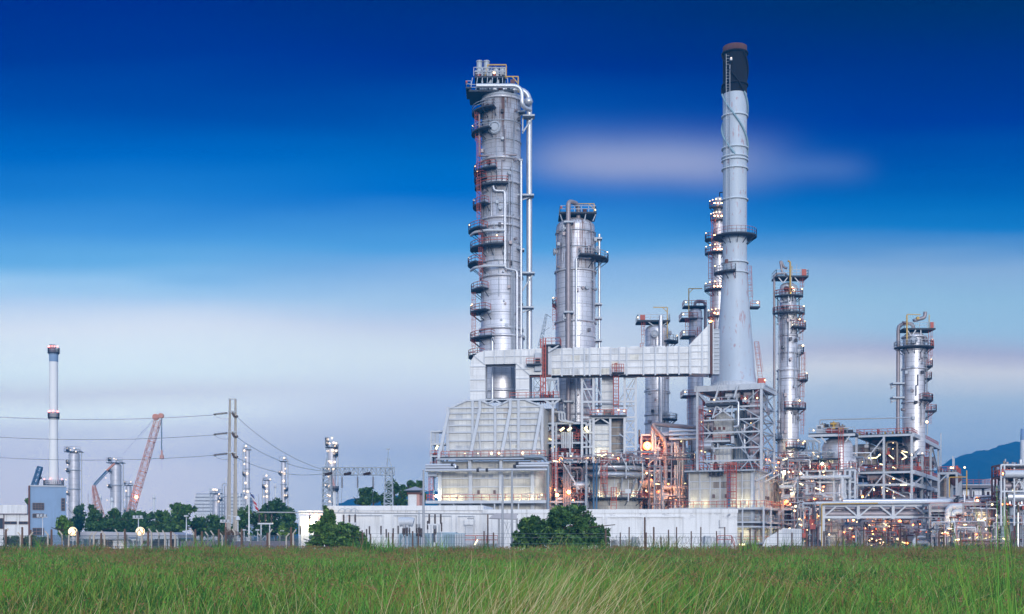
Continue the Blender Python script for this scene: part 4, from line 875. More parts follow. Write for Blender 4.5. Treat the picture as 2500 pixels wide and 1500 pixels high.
bulb(L.o, (x(1650), -1., z(1222)), MT.lbig, .26, 'sodium_lamp'); bulb(L.o, (x(1635), 1., z(1107)), MT.lw, .4); bulb(L.o, (x(1590), .5, z(1172)), MT.lbig, .22, 'sodium_lamp')
tb(L.o, 'thick_pipe', MT.dullpipe, [(x(1700, 5), 5, z(1041)), (x(1594), -.8, z(1036)), (x(1594), -.8, z(1040)), (x(1625), -1.2, z(1078)), (x(1625), -1.2, z(1190))], .48, 1.2, 14)
tb(L.o, 'thick_pipe', MT.lsteel, [(x(1593), -.4, z(1045)), (x(1593), -.4, z(1105))], .34)
tb(L.o, 'thick_pipe', MT.lsteel, [(x(1596), -1.3, z(1191)), (x(1678), -1.3, z(1191))], .42, n=14); tb(L.o, 'thick_pipe', MT.lsteel, [(x(1562), -.5, z(1181)), (x(1608), -.5, z(1181)), (x(1613), -.5, z(1190))], .75, 1., 16)
m = MB(); m.bar((x(1617), -1.3, z(1245)), (x(1617), -1.3, z(1197)), .5); m.bar((x(1615), -1.3, z(1216)), (x(1676), -1.3, z(1216)), .5, .6); m.build('pipe_support', MT.lsteel, L.o)
for i in range(9): bx(L.o, 'valve', MT.lsteel, x(1622+i*5.6), x(1624+i*5.6), -1.5, -1, z(1215), z(1213-rs.uniform(5, 16)))
tb(L.o, 'hook_pipe', MT.lsteel, [(x(1594), -1, z(1250)), (x(1595), -1, z(1232)), (x(1601), -1, z(1228))], .35)
for i, py in enumerate((1054, 1064, 1074)):
    tb(L.o, 'silver_pipe', MT.pipe, [(x(1634), -.8-i*.6, z(py)), (x(1736+i*11), -.8-i*.6, z(py-i*.5)), (x(1748+i*9), -.8-i*.6, z(py-6-i*4)), (x(1749+i*9), -.8-i*.6, z(1044))], .33, 1., 12)
for i, px in enumerate((1648, 1654, 1660, 1666)): tb(L.o, 'riser_pipe', MT.lsteel if i != 2 else MT.dullpipe, [(x(px, -1.5), -1.5, z(1250)), (x(px, -1.5), -1.5, z(1082+i*7))], .22)
m = MB()
for sx in (-.5, .5):
    m.bar((x(1678)+sx, -2.2, z(1250)), (x(1678)+sx, -2.2, z(1092)), .15)
for i in range(40): m.bar((x(1678)-.5, -2.2, z(1250-i*3.9)), (x(1678)+.5, -2.2, z(1250-i*3.9)), .16)
m.build('cable_ladder', MT.cblue, L.o)

for (px, py, w) in ((1640,1206,420),(1590,1196,260),(1582,1092,1300),(1606,1092,420),(1660,1225,160),(1600,1225,160)): washlight(L.o, (x(px), -4., z(py)), w, (1, .30, .07))
# ================================================================ CHIMNEY FRAME + furnace 3
L = Loc(1780, 252, 24, 'support_frame', 'square braced steel frame carrying the giant chimney', 'steel structure'); P = L.o; x = L.u
xa, xb = x(1703), x(1859); vd = L.v(1890, xb)
def z(py, px=1780, v=0): return L.z(py, L.u(px, v), v)
zt, zbm = z(940), z(954)
for u_ in (xa, xb):
    for v_ in (0, vd): br(P, 'column', MT.lsteel, (u_, v_, z(1148)), (u_, v_, zbm), .5 if v_ == 0 else .4, .5)
m = MB()
for v_ in (0, vd): m.box(xa-.6, xb+.6, v_-.35, v_+.35, zbm, zt)
for u_ in (xa, xb): m.box(u_-.36, u_+.36, .36, vd-.36, zbm, zt)
m.build('girder', MT.lsteel, P); bx(P, 'deck', MT.lsteel, xa-.5, xb+.5, .37, vd-.37, zt-.35, zt-.1)
for i in range(7): br(P, 'web_stiffener', MT.lsteel, (xa+(xb-xa)*i/6, -.42, zbm+.1), (xa+(xb-xa)*i/6, -.42, zt-.1), .12)
lv = (994, 1025, 1056, 1094, 1125)
for py in lv:
    for v_ in (0, vd): br(P, 'beam', MT.lsteel if v_ == 0 else MT.steel, (xa, v_, z(py)), (xb, v_, z(py)), .28, .32)
    for u_ in (xa, xb): br(P, 'beam', MT.steel, (u_, 0, z(py)), (u_, vd, z(py)), .24, .3)
def xbr(a, pa, b, pb, v_=0): br(P, 'brace', MT.steel, (a, v_, z(pa)), (b, v_, z(pb)), .2)
um = x(1808)
rows = [(956, 994), (994, 1025), (1025, 1056), (1056, 1094), (1094, 1146)]
for i, (a, b) in enumerate(rows):
    if i: xbr(um, a, xb, b); xbr(xb, a, um, b) if i > 1 else None
    xbr(x(1736), a if i % 2 else b, xa, b if i % 2 else a)
    br(P, 'brace', MT.steel, (xb, 0, z(a)), (xb, vd, z(b)), .2); br(P, 'brace', MT.steel, (xb, vd, z(a)), (xb, 0, z(b)), .2)
    br(P, 'brace', MT.steel, (xa, 0, z(a)), (xa, vd, z(b)), .28)
    xbr(xa, a, um, b, vd); xbr(xb, a, um, b, vd)
xbr(x(1706), 956, x(1735), 985); xbr(x(1853), 956, x(1820), 985); xbr(x(1800), 1050, x(1838), 1146)
for a, b, c_, d_ in ((1757,944,1748,975),(1803,944,1794,975)): br(P, 'strut', MT.lsteel, (x(a), -.6, z(b)), (x(c_), -.6, z(d_)), .35)
clutter(L, 1706, 1738, 0, vd, 990, 1146, 45, 91, .2, 4); clutter(L, 1806, 1856, .5, 3, 960, 1146, 34, 92, .1, 3); clutter(L, 1740, 1850, 1, vd-1, 956, 990, 34, 93, .2, 2)
ladder(P, x(1715), -.8, z(1146), z(990), .8); ladder(P, x(1850), .6, z(1025), z(956), .8)
dk = bx(P, 'deck', MT.grate, x(1727), x(1806), -1.5, 3, z(991), z(986)); rail(dk, [(x(1728), -1.4, z(986)), (x(1805), -1.4, z(986))], 1.2, MT.steel)
for px, r in ((1747, .35), (1823, .3), (1852, .3)): bulb(P, (x(px), -1.2, z(977)), MT.lw, r)
for i in range(14): bx(P, 'damper', rs.choice([MT.red, MT.rust, MT.dark, MT.steel]), x(1712+i*9), x(1714+i*9), 1, 2.5, z(986), z(986-rs.uniform(5, 20)))
tb(P, 'loop_pipe', MT.pipe, [(x(1726), -1.2, z(982)), (x(1806), -1.2, z(982)), (x(1806), -1.2, z(1044)), (x(1795), -1.2, z(1044))], .25, .6)
for a in ((1742,1021,1752,990),(1752,992,1790,1020),(1790,990,1742,1020),(1789,1020,1791,990)): br(P, 'strut', MT.lsteel, (x(a[0]), -.9, z(a[1])), (x(a[2]), -.9, z(a[3])), .26)

L = Loc(1780, 254, 24, 'fired_heater', 'angular furnace with ribbed casing under the chimney frame', 'furnace'); P = L.o; x = L.u
def z(py, px=1780, v=0): return L.z(py, L.u(px, v), v)
m = MB(); m.box(x(1763), x(1805), 1.5, 6, z(990), z(956)); m.build('throat', MT.browncase, P)
m = MB(); m.prism([(x(a), z(b)) for a, b in [(1736,1082),(1784,1082),(1784,1020),(1774,1005),(1755,1003),(1738,1020)]], 1., 3.); m.build('convection_casing', MT.panel, P)
m = MB(); m.prism([(x(1786), z(1148)), (x(1846), z(1148)), (x(1842), z(1018)), (x(1815), z(1000)), (x(1786), z(1000))], 2.5, 8.); m.build('convection_casing', MT.panel, P)
for i in range(9): br(P, 'rib', MT.galv, (x(1789+i*6.6), 2.3, z(1146)), (x(1789+i*6.6), 2.3, z(1003+max(0, i-4)*4)), .22)
for py in (1030, 1060, 1090, 1120): br(P, 'stiffener', MT.galv, (x(1786), 2.2, z(py)), (x(1846), 2.2, z(py)), .25)
bx(P, 'lower_casing', MT.panel, x(1736), x(1782), 1., 7, z(1146), z(1086))
for i in range(6): br(P, 'rib', MT.lsteel, (x(1736+i*9.2), .9, z(1146)), (x(1736+i*9.2), .9, z(1086)), .12)
br(P, 'stiffener', MT.steel, (x(1736), .9, z(1108)), (x(1782), .9, z(1108)), .16)
dk = bx(P, 'deck', MT.lsteel, x(1724), x(1786), -1.5, 1, z(1080), z(1076)); rail(dk, [(x(1745), -1.4, z(1076)), (x(1786), -1.4, z(1076))])
for i in range(3): tb(P, 'valve', MT.rust, [(x(1748+i*11), -.8, z(1050)), (x(1748+i*11), -.8, z(1043))], .28)
bx(P, 'actuator', MT.dark, x(1776), x(1798), -1, .5, z(1070), z(1063)); bx(P, 'actuator', MT.lsteel, x(1788), x(1795), -1.2, .5, z(1084), z(1066))
# main box
xa, xb = x(1683), x(1839); vd = L.v(1909, xb)
bx(P, 'radiant_casing', MT.casing, xa, xb, 0, vd, z(1346), z(1152))
bx(P, 'deck', MT.steel, xa-.6, xb+.8, -1.8, vd+.3, z(1152)+.02, z(1148))
rail(P, [(xa-.5, -1.7, z(1148)), (xb+.7, -1.7, z(1148)), (xb+.7, vd, z(1148))])
br(P, 'edge_beam', MT.lsteel, (xb, -.5, z(1152)), (xb+.2, vd+5, z(1152)), .5, .7)
for px in (1683, 1709, 1734, 1758, 1780, 1812, 1836): br(P, 'column', MT.lsteel if px != 1780 else MT.cblue, (x(px, -.2), -.2, 0), (x(px, -.2), -.2, z(1152)), .5 if px in (1780, 1836) else .22, .3)
for i in range(7): br(P, 'column', MT.lsteel if i % 2 else MT.steel, (xb+.15, vd*i/6, 0), (xb+.15, vd*i/6, z(1152)), .3, .45)
for i in range(18): br(P, 'rib', MT.lsteel, (xb+.06, vd*(i+.5)/18, z(1240)), (xb+.06, vd*(i+.5)/18, z(1155)), .12)
for py in (1175, 1193, 1221, 1262): br(P, 'stiffener', MT.lsteel, (xa, -.1, z(py)), (xb, -.1, z(py)), .2); br(P, 'stiffener', MT.lsteel, (xb+.1, 0, z(py)), (xb+.1, vd, z(py)), .2)
bx(P, 'access_panel', MT.browncase, x(1742), x(1775), -.14, -.02, z(1192), z(1176))
for px in (1743, 1773): bx(P, 'peephole', MT.frame, x(px-2.6), x(px+2.6), -.4, 0, z(1216), z(1207))
for f in (.35, .45): bx(P, 'peephole', MT.frame, xb, xb+.4, vd*f, vd*f+.8, z(1217), z(1209))
for i, py in enumerate((1240, 1274, 1285, 1325)):
    dk = MB(); zz = z(py); dk.box(x(1642) if i == 0 else x(1800), xb+3., -2.6, -.3, zz-.45 if i == 0 else zz-.3, zz); dk.box(xb+.3, xb+3., -.3, vd+2, zz-.45, zz); dk = dk.build('walkway', MT.lsteel, P)
    if i != 2: rail(dk, [(x(1645) if i == 0 else x(1802), -2.5, zz), (xb+2.9, -2.5, zz), (xb+2.9, vd+2, zz)], 1.3, MT.red if i != 1 else MT.steel)
for f in (-.12, .12, .4, .68, 1.05): br(P, 'leg', MT.lsteel, (xb+2.9, vd*f, 0), (xb+2.9, vd*f, z(1238)), .35)
for u_ in (x(1802), x(1820)): br(P, 'leg', MT.lsteel, (u_, -2.5, 0), (u_, -2.5, z(1238)), .25)
for i in range(4): br(P, 'brace', MT.lsteel, (xb+.3, vd*i/4+1, z(1175)), (xb+3, vd*i/4+4, z(1154)), .25)
for px, py in ((1690,1228),(1722,1230),(1798,1228),(1822,1228),(1815,1304)): washlight(P, (x(px), -1.3, z(py)), 95)
for f in (.1, .3, .5, .75, .95): washlight(P, (xb+1.6, vd*f, z(1230)), 90)
for f in (.15, .4, .65): washlight(P, (xb+1.8, vd*f, z(1308)), 120)
tubelamp(P, (x(1813), -2.7, z(1330)), (x(1827), -2.7, z(1330)), .25)
ladder(P, x(1794), -2.7, z(1242), z(1135), 1.9, t=.14); ladder(P, x(1792), -2.8, z(1160), z(1132), 2.4, t=.16)
for i in range(3): tb(P, 'bend_pipe', MT.rust if i == 1 else MT.lsteel, [(x(1741+i*11), -1.2, z(1150)), (x(1741+i*11), -1.2, z(1132)), (x(1737+i*11), -1.2, z(1130))], .35, .5)
for i in range(3): tb(P, 'pipe_end', MT.dark, [(x(1739+i*11.5), -.9, z(1162)), (x(1739+i*11.5), -.9, z(1153))], .4)
for i in range(16): bx(P, 'valve', rs.choice([MT.red, MT.rust, MT.lsteel, MT.dark, MT.pipe]), x(1690+i*9), x(1692.5+i*9), -1.2, 0, z(1148), z(1148-rs.uniform(4, 14)))
# air duct at the foot
L = Loc(1910, 232, 14, 'air_duct', 'white ribbed air duct bending down to the ground beside the angular furnace', 'duct'); x = L.u; z = L.z
m = MB(); m.prism([(x(1860), z(1345)), (x(1882), z(1345)), (x(1888), z(1335)), (x(1895), z(1330)), (x(1903), z(1340)), (x(1912), z(1332)), (x(1957), z(1332)), (x(1957), z(1292)), (x(1912), z(1290)), (x(1895), z(1300)), (x(1870), z(1315)), (x(1862), z(1330))][::-1], 0, 3); m.build('duct_body', MT.ductp, L.o)
for i in range(8): br(L.o, 'rib', MT.lsteel, (x(1914+i*6), -.1, z(1331)), (x(1914+i*6), -.1, z(1293)), .14)
# ================================================================ RIGHT HAND STRUCTURES
L = Loc(2158, 268, 26, 'process_structure', 'tall open steel structure full of tube lamps under the right hand silver column', 'steel structure'); x = L.u; P = L.o
z = lambda py: L.z(py, L.u(2158), 0)
vd = L.v(2291, L.u(2226)); vs = (0, vd*.36, vd*.68, vd)
frame(L, (2091, 2158, 2226), vs, (1064, 1154, 1184, 1225, 1286), (MT.lsteel, MT.lsteel), [(2094,1145,2156,1072),(2112,1216,2156,1160),(2162,1158,2224,1186),(2162,1190,2210,1214),(2162,1292,2204,1335),(2095,1340,2112,1320),(2224,1300,2190,1286)], .46, (1064, 1154, 1225), (1064, 1154))
for py in (1064, 1154, 1184, 1225): br(P, 'beam', MT.lsteel, (L.u(2226)+.32, 0, z(py)), (L.u(2226)+.32, vd, z(py)), .5, .85)
for (fa, pa, fb, pb) in ((0,1120,.36,1070),(.36,1154,.68,1184),(.68,1072,1,1150),(0,1184,.36,1154),(.68,1290,1,1240)): br(P, 'brace', MT.lsteel, (L.u(2226)+.4, vd*fa, z(pa)), (L.u(2226)+.4, vd*fb, z(pb)), .3)
clutter(L, 2094, 2224, 2, vd-2, 1076, 1150, 145, 21, .1, 9, MT.lw); clutter(L, 2094, 2224, 1, vd-2, 1160, 1222, 166, 22, .2, 9); clutter(L, 2094, 2224, 1, vd-2, 1240, 1335, 187, 23, .6, 7)
for a in ((2120,1118,2138,1118),(2170,1112,2182,1122),(2200,1106,2214,1118),(2202,1124,2214,1118),(2198,1186,2214,1186),(2138,1119,2150,1110)): tubelamp(P, (x(a[0], -.6), -.6, z(a[1])), (x(a[2], -.6), -.6, z(a[3])), .11, MT.lflood2)
for a in ((2076,1340,2092,1326),(2094,1340,2104,1328),(2118,1340,2132,1328),(2202,1328,2216,1338),(2200,1344,2214,1344),(2018,1330,2024,1322)): tubelamp(P, (x(a[0], -3), -3, z(a[1])), (x(a[2], -3), -3, z(a[3])), .13, MT.lflood2)
for a in ((2147,1111,.42),(2226,1113,.4),(2252,1110,.35),(2134,1197,.4),(2166,1199,.4),(2138,1143,.25),(2138,1268,.2),(2185,1260,.2)): bulb(P, (x(a[0], -.6), -.6, z(a[1])), MT.lw, a[2]*.7)
for a in ((2197,1273,.5),(2160,1273,.3),(2130,1285,.3),(2112,1290,.25),(2010,1270,.2)): bulb(P, (x(a[0], 3), 3, z(a[1])), MT.lbig, a[2]*.7, 'sodium_lamp')
for i in range(12): tb(P, 'pipe', MT.lsteel, [(x(2117+i*3.2, 5), 5, z(1288)), (x(2117+i*3.2, 5), 5, z(1262))], .13)
MB().lathe([(3.0, z(1130)), (3.0, z(1085)), (2, z(1078)), (0, z(1077))], 24, x(2108, 8), 8).build('vessel', MT.browncase, P)
tb(P, 'thick_pipe', MT.dullpipe, [(x(2150, 6), 6, z(1097)), (x(2215, 6), 6, z(1097))], .9, n=16)
for i in range(14): bx(P, 'valve', rs.choice([MT.red, MT.rust, MT.lsteel, MT.yellow, MT.dark]), x(2095+i*9), x(2098+i*9), .5, 2, z(1062), z(1062-rs.uniform(4, 17)))
br(P, 'lightning_mast', MT.lsteel, (x(2291, vd)+.6, vd, z(1160)), (x(2291, vd)+.6, vd, z(1022)), .22)
br(P, 'lightning_mast', MT.yellow, (x(2291, vd)+.6, vd, z(1230)), (x(2291, vd)+.6, vd, z(1160)), .25)
ladder(P, x(2262, vd*.5), vd*.5, z(1150), z(1066), .8)
# left vessel with equipment platform
L = Loc(2045, 264, 20, 'process_vessel', 'fat grey vessel with ring manhole hung below a platform of valves and machinery', 'vessel'); P = L.o; x = L.u; z = L.z; k = L.k
MB().lathe([(0, z(1068)), (20*k, z(1070)), (31*k, z(1078)), (37*k, z(1092)), (38*k, z(1345))][::-1], 36).build('shell', MT.browncase if 0 else MT.clad, P)
manhole(P, x(2033), -3.2, z(1108), 9*k, -118); 
dk = bx(P, 'platform', MT.grate, x(1980), x(2092), -4.6, 4, z(1066), z(1061)); rail(dk, [(x(1981), -4.5, z(1061)), (x(2091), -4.5, z(1061))], 1.1, MT.steel); br(P, 'edge_beam', MT.lsteel, (x(1980), -4.7, z(1067)), (x(2092), -4.7, z(1067)), .4, .5)
for a, b in ((1986, 2008), (2008, 2022), (2080, 2068)): br(P, 'brace', MT.lsteel, (x(a), -4.3, z(1068)), (x(b), -4.3, z(1084)), .28)
rq = random.Random(9)
bx(P, 'control_cabinet', MT.lsteel, x(1998), x(2014), -4, -1.5, z(1061), z(1041)); bx(P, 'cabinet_window', MT.win, x(2001), x(2009), -4.05, -3.95, z(1050), z(1044))
for i in range(34):
    px = rq.uniform(2000, 2066); h = rq.uniform(8, 30)*k; w = rq.uniform(.3, 1.1); u_ = x(px); v_ = rq.uniform(-4, 3); mt = rq.choice([MT.dark, MT.rust, MT.steel, MT.browncase, MT.yellow, MT.lsteel, MT.red, MT.dark]); m = MB()
    if i % 2: m.box(u_, u_+w, v_, v_+w, z(1061), z(1061)+h*.55); m.tube([(u_+w/2, v_+w/2, z(1061)+h*.55), (u_+w/2, v_+w/2, z(1061)+h)], w*.25, 8); m.tube([(u_-w*.3, v_+w/2, z(1061)+h*.8), (u_+w*1.3, v_+w/2, z(1061)+h*.8)], w*.3, 8)
    else: m.tube([(u_, v_, z(1061)+h*.4), (u_+w*2, v_, z(1061)+h*.4)], w*.55, 12); m.box(u_, u_+w*2, v_-.2, v_+.2, z(1061), z(1061)+h*.4)
    m.build('machinery', mt, P)
bx(P, 'machine_housing', MT.browncase, x(2028), x(2050), -2, 1, z(1052), z(1033)); tb(P, 'long_pipe', MT.steel, [(x(2003), -1, z(1058)), (x(2003), -1, z(1025)), (x(2226), -1, L.z(1021, L.u(2226)))], .13, .3)
plat(P, z(1122), 38*k, 62*k, 170, 280, MT.steel, (200,), MT.lw); ladder(P, x(2058), -4.8, z(1162), z(1050), 1., t=.1); bulb(P, (x(2013), -5, z(1135)), MT.lflood2, .35); bulb(P, (x(1992), -4.4, z(1054)), MT.lw, .3)
# blue-grey trestle behind
L = Loc(1985, 285, 10, 'pipe_trestle', 'blue grey braced trestle between the silver column and the fat vessel', 'steel structure'); x = L.u; z = L.z
frame(L, (1955, 1970, 1986, 2001), (0, 3), (1076, 1100, 1122), (MT.galv, MT.galv), [(1972,1078,1978,1098),(1987,1078,1993,1098),(1957,1120,1970,1102),(1986,1120,2000,1102),(1972,1102,1986,1120)], .32, base=10); bulb(L.o, (x(1986), -.5, z(1110)), MT.lw, .4); bulb(L.o, (x(1960), -.5, z(1082)), MT.lw, .5)
# lower left part: orange bay
L = Loc(1990, 262, 18, 'process_structure', 'low pink lit steel bay with looping silver pipes between the ribbed furnace and the vessel', 'steel structure'); x = L.u; P = L.o; z = L.z
frame(L, (1912, 1940, 1970, 2002, 2036, 2063, 2088), (0, 9), (1150, 1178, 1214, 1243, 1279, 1310), (MT.lsteel, MT.lsteel), [(1944,1265,1962,1290),(1940,1180,1925,1150),(1970,1178,1960,1160),(2002,1310,2020,1285),(2036,1210,2050,1180),(2040,1340,2060,1310)], .42, (1150, 1178, 1243, 1310), (1150, 1243))
clutter(L, 1912, 2088, 1, 8, 1120, 1176, 166, 31, .5, 9); clutter(L, 1912, 2088, 1, 8, 1180, 1242, 187, 32, .5, 8); clutter(L, 1912, 2088, 1, 8, 1245, 1340, 228, 33, .7, 9)
for a in ((1920,1226,.42),(1962,1264,.3),(1955,1283,.3),(1985,1245,.14)): bulb(P, (x(a[0], -1), -1, z(a[1])), MT.lbig, a[2], 'sodium_lamp')
for a in ((2010,1154,.4),(2012,1162,.45),(2022,1165,.3),(2009,1199,.45),(2021,1238,.4),(2024,1270,.35),(1956,1270,.35),(1964,1321,.4),(1985,1320,.3),(1944,1336,.35),(1965,1336,.35),(1985,1334,.3),(2020,1282,.25),(2140,1320,.3),(1975,1325,.25)): bulb(P, (x(a[0], -.9), -.9, z(a[1])), MT.lw, a[2]*.7)
tb(P, 'loop_pipe', MT.lsteel, [(x(1905), -2, z(1189)), (x(1945), -2, z(1189)), (x(1945), -2, z(1167)), (x(2074), -2, z(1167)), (x(2074), 3, z(1167))], .42, 1.4, 16)
tb(P, 'loop_pipe', MT.lsteel, [(x(2057), -2, z(1167)), (x(2057), -2, z(1226)), (x(2100), -2, z(1226))], .42, 1.6, 16)
tb(P, 'loop_pipe', MT.lsteel, [(x(1910), -2, z(1211)), (x(2020), -2, z(1211)), (x(2020), -2, z(1229)), (x(2060), -2, z(1229))], .3, .9, 12)
tb(P, 'loop_pipe', MT.lsteel, [(x(1910), -2.2, z(1217)), (x(1965), -2.2, z(1217))], .34)
bx(P, 'duct_box', MT.ductp, x(1940), x(1995), -.6, 3, z(1262), z(1246)); bx(P, 'duct_box', MT.lsteel, x(1915), x(1970), -.4, 2, z(1246), z(1240))
tb(P, 'firewater_pipe', MT.red, [(x(1985), -3, z(1210)), (x(1985), -3, z(1230)), (x(1973), -3, z(1230)), (x(1973), -3, z(1345))], .16, .3)
tb(P, 'lamp_pole', MT.lsteel, [(x(1997), -3.5, 0), (x(1997), -3.5, z(1258)), (x(1990), -3.5, z(1255))], .12, .6)
for px in (1970, 2063, 2075): br(P, 'column', MT.lsteel, (x(px, -.6), -.6, 0), (x(px, -.6), -.6, z(1150)), .5)
for i in range(16): bx(P, 'valve', rs.choice([MT.red, MT.rust, MT.lsteel, MT.dark]), x(1915+i*9), x(1918+i*9), -.8, .5, z(1148), z(1148-rs.uniform(4, 20)))
# pipe rack truss in front
L = Loc(2140, 246, 6, 'pipe_rack', 'long trussed pipe bridge with a fat silver pipe on top, before the open structure', 'pipe rack'); x = L.u; P = L.o
def z(py, px=2140): return L.z(py, L.u(px))
for v_ in (0, 4):
    for py, w in ((1234, .42), (1263, .5)): br(P, 'chord', MT.lsteel, (x(2010), v_, z(py)), (x(2268), v_, z(py)), w)
    for px in (2010, 2095, 2180, 2266): br(P, 'post', MT.lsteel, (x(px), v_-.02, 0 if px in (2010, 2266) else z(1268)), (x(px), v_-.02, z(1230)), .55 if v_ == 0 else .4)
    for a in (2010, 2095, 2180):
        for q, w in (((a+3, 1260), (a+32, 1236)), ((a+32, 1236), (a+53, 1236)), ((a+53, 1236), (a+82, 1260))): br(P, 'brace', MT.lsteel, (x(q[0]), v_, z(q[1])), (x(w[0]), v_, z(w[1])), .3)
tb(P, 'top_pipe', MT.lsteel, [(x(1990), -.8, z(1229)), (x(2330), -.8, L.z(1226, L.u(2330))), (x(2345), 1.5, z(1227))], .34, 1, 12)
tb(P, 'top_pipe', MT.pipe, [(x(2060), 1.2, z(1223)), (x(2325), 1.2, z(1223)), (x(2338), 1.2, z(1232)), (x(2355), 2, z(1234))], .42, 1.2, 16)
tb(P, 'top_pipe', MT.yellow, [(x(2004), -1.3, 0), (x(2004), -1.3, z(1231)), (x(2140), -1.3, z(1229.5))], .12, .3)
for v_, r, py in ((1.1, .7, 1255), (2.8, .5, 1256), (.9, .3, 1241), (3, .35, 1240)): tb(P, 'inner_pipe', MT.dullpipe if v_ != 3 else MT.pipe, [(x(2012), v_, z(py)), (x(2420), v_, z(py))], r, n=14)
for px in (2040, 2130, 2215): bulb(P, (x(px), 2, z(1239)), MT.lw, .28)
for i in range(7): bx(P, 'pipe_shoe', MT.lsteel, x(2020+i*38), x(2022+i*38), -.2, 3.5, z(1231.5), z(1229))
# far right continuation
L = Loc(2390, 238, 8, 'pipe_rack', 'silver pipe rack with wide pipe bends at the right edge of the plant', 'pipe rack'); x = L.u; P = L.o; z = L.z
frame(L, (2270, 2350, 2425, 2447, 2468, 2490), (0, 6), (1232, 1247, 1280), (MT.gconc, MT.steel), [(2451,1240,2462,1262),(2490,1245,2470,1300)], .5, (1247,), (1247,))
for px in (2424,): br(P, 'column', MT.gconc, (x(px, -.5), -.5, 0), (x(px, -.5), -.5, z(1222)), 1.1)
for px in (2448, 2468): br(P, 'column', MT.galv, (x(px, -.5), -.5, 0), (x(px, -.5), -.5, z(1240)), .7)
tb(P, 'thick_pipe', MT.lsteel, [(x(2345), -1, z(1237)), (x(2312), -1, z(1237)), (x(2309), -1, z(1345))], .62, 1.6, 16)
tb(P, 'thick_pipe', MT.lsteel, [(x(2345), -1, z(1250)), (x(2324), -1, z(1250)), (x(2321), -1, z(1296)), (x(2408), -1, z(1296)), (x(2408), 2, z(1296))], .58, 1.5, 16)
tb(P, 'thick_pipe', MT.pipe, [(x(2350), 1, z(1252)), (x(2420), 1, z(1252)), (x(2420), 1, z(1262))], .6, 1., 14); tb(P, 'thick_pipe', MT.pipe, [(x(2440), -.6, z(1222)), (x(2520), -.6, z(1222))], .5, n=14); tb(P, 'thick_pipe', MT.pipe, [(x(2520), -.6, z(1235)), (x(2440), -.6, z(1236)), (x(2434), -.6, z(1230)), (x(2438), -.6, z(1222))], .35, .6, 14)
clutter(L, 2270, 2495, 1, 5, 1265, 1335, 228, 41, .5, 10); clutter(L, 2340, 2495, 1, 5, 1212, 1245, 104, 42, .3, 5)
for a in ((2360,1318,2370,1312),(2380,1317,2389,1310),(2402,1316,2416,1312),(2428,1310,2438,1317),(2448,1314,2454,1318)): tubelamp(P, (x(a[0], -1), -1, z(a[1])), (x(a[2], -1), -1, z(a[3])), .13, MT.lflood2)
for a in ((2434,1328,.28),(2458,1276,.3),(2362,1265,.3),(2405,1335,.2),(2364,1339,.2),(2376,1334,.2),(2459,1329,.25)): bulb(P, (x(a[0], -.8), -.8, z(a[1])), MT.lo if a[2] == .3 else MT.lw, a[2]*.7)
for px in (2335, 2364, 2378): bulb(P, (x(px, 4), 4, z(1264)), MT.lbig, .2, 'sodium_lamp')
for a, b, r in ((2265,1325,.55),(2272,1312,.4)): tb(P, 'elbow_pipe', MT.lsteel, [(x(2225), -1.5, z(1345)), (x(2228), -1.5, z(b)), (x(a), -1.5, z(b)), (x(a), -1.5, z(1345))], r*.75, 1.2, 14)
for px, py in ((2272,1300),(2286,1312),(2296,1298),(2345,1308),(2352,1318),(2338,1300)): tb(P, 'hand_wheel', MT.cblue if px > 2330 else MT.steel, [(x(px)+.5*math.cos(t*.524), -2+.1*math.sin(t), z(py)+.5*math.sin(t*.524)) for t in range(13)], .1, 0, 6)
for px in range(2285, 2350, 9): tb(P, 'pipe', MT.lsteel, [(x(px), -2, z(1345)), (x(px), -2, z(1345-rs.uniform(25, 60)))], .2); 
tb(P, 'pipe', MT.lsteel, [(x(2285), -2.1, z(1322)), (x(2320), -2.1, z(1322))], .25); tb(P, 'pipe', MT.lsteel, [(x(2270), -2.1, z(1297)), (x(2330), -2.1, z(1297))], .16)
# second structure
L = Loc(2325, 272, 24, 'process_structure', 'lower steel structure with yellow portal frame beside the tall open one', 'steel structure'); x = L.u; P = L.o; z = L.z
frame(L, (2292, 2314, 2336), (0, 6, 12), (1156, 1216), (MT.steel, MT.steel), [(2292,1178,2313,1158),(2338,1215,2345,1180)], .5, (1156,), (1156,), base=3)
bx(P, 'tank', MT.browncase, x(2296), x(2314), 2, 8, z(1230), z(1166)); MB().lathe([(.2, z(1185)), (1.6, z(1172)), (1.6, z(1160)), (0, z(1158))][::-1], 16, x(2326), 4).build('cone_hopper', MT.rust, P)
m = MB(); m.bar((x(2319), -1, z(1215)), (x(2319), -1, z(1166)), .2); m.bar((x(2319), -1, z(1166)), (x(2360), -1, z(1166)), .2); m.bar((x(2361), -1, z(1222)), (x(2361), -1, z(1150)), .22); m.build('portal_frame', MT.yellow, P)
for px, r in ((2322, .4), (2327, .35), (2355, .4)): bulb(P, (x(px, -1), -1, z(1143)), MT.lw, r)
br(P, 'mast', MT.lsteel, (x(2324), 3, z(1150)), (x(2324), 3, z(1112)), .25); br(P, 'mast', MT.lsteel, (x(2327), 3, z(1150)), (x(2327), 3, z(1118)), .2); bx(P, 'valve_box', MT.red, x(2334), x(2339), -.5, .5, z(1147), z(1138))
for i in range(12): bx(P, 'valve', rs.choice([MT.lsteel, MT.rust, MT.steel, MT.red]), x(2292+i*3.6), x(2294+i*3.6), .5, 2, z(1154), z(1154-rs.uniform(4, 16)))
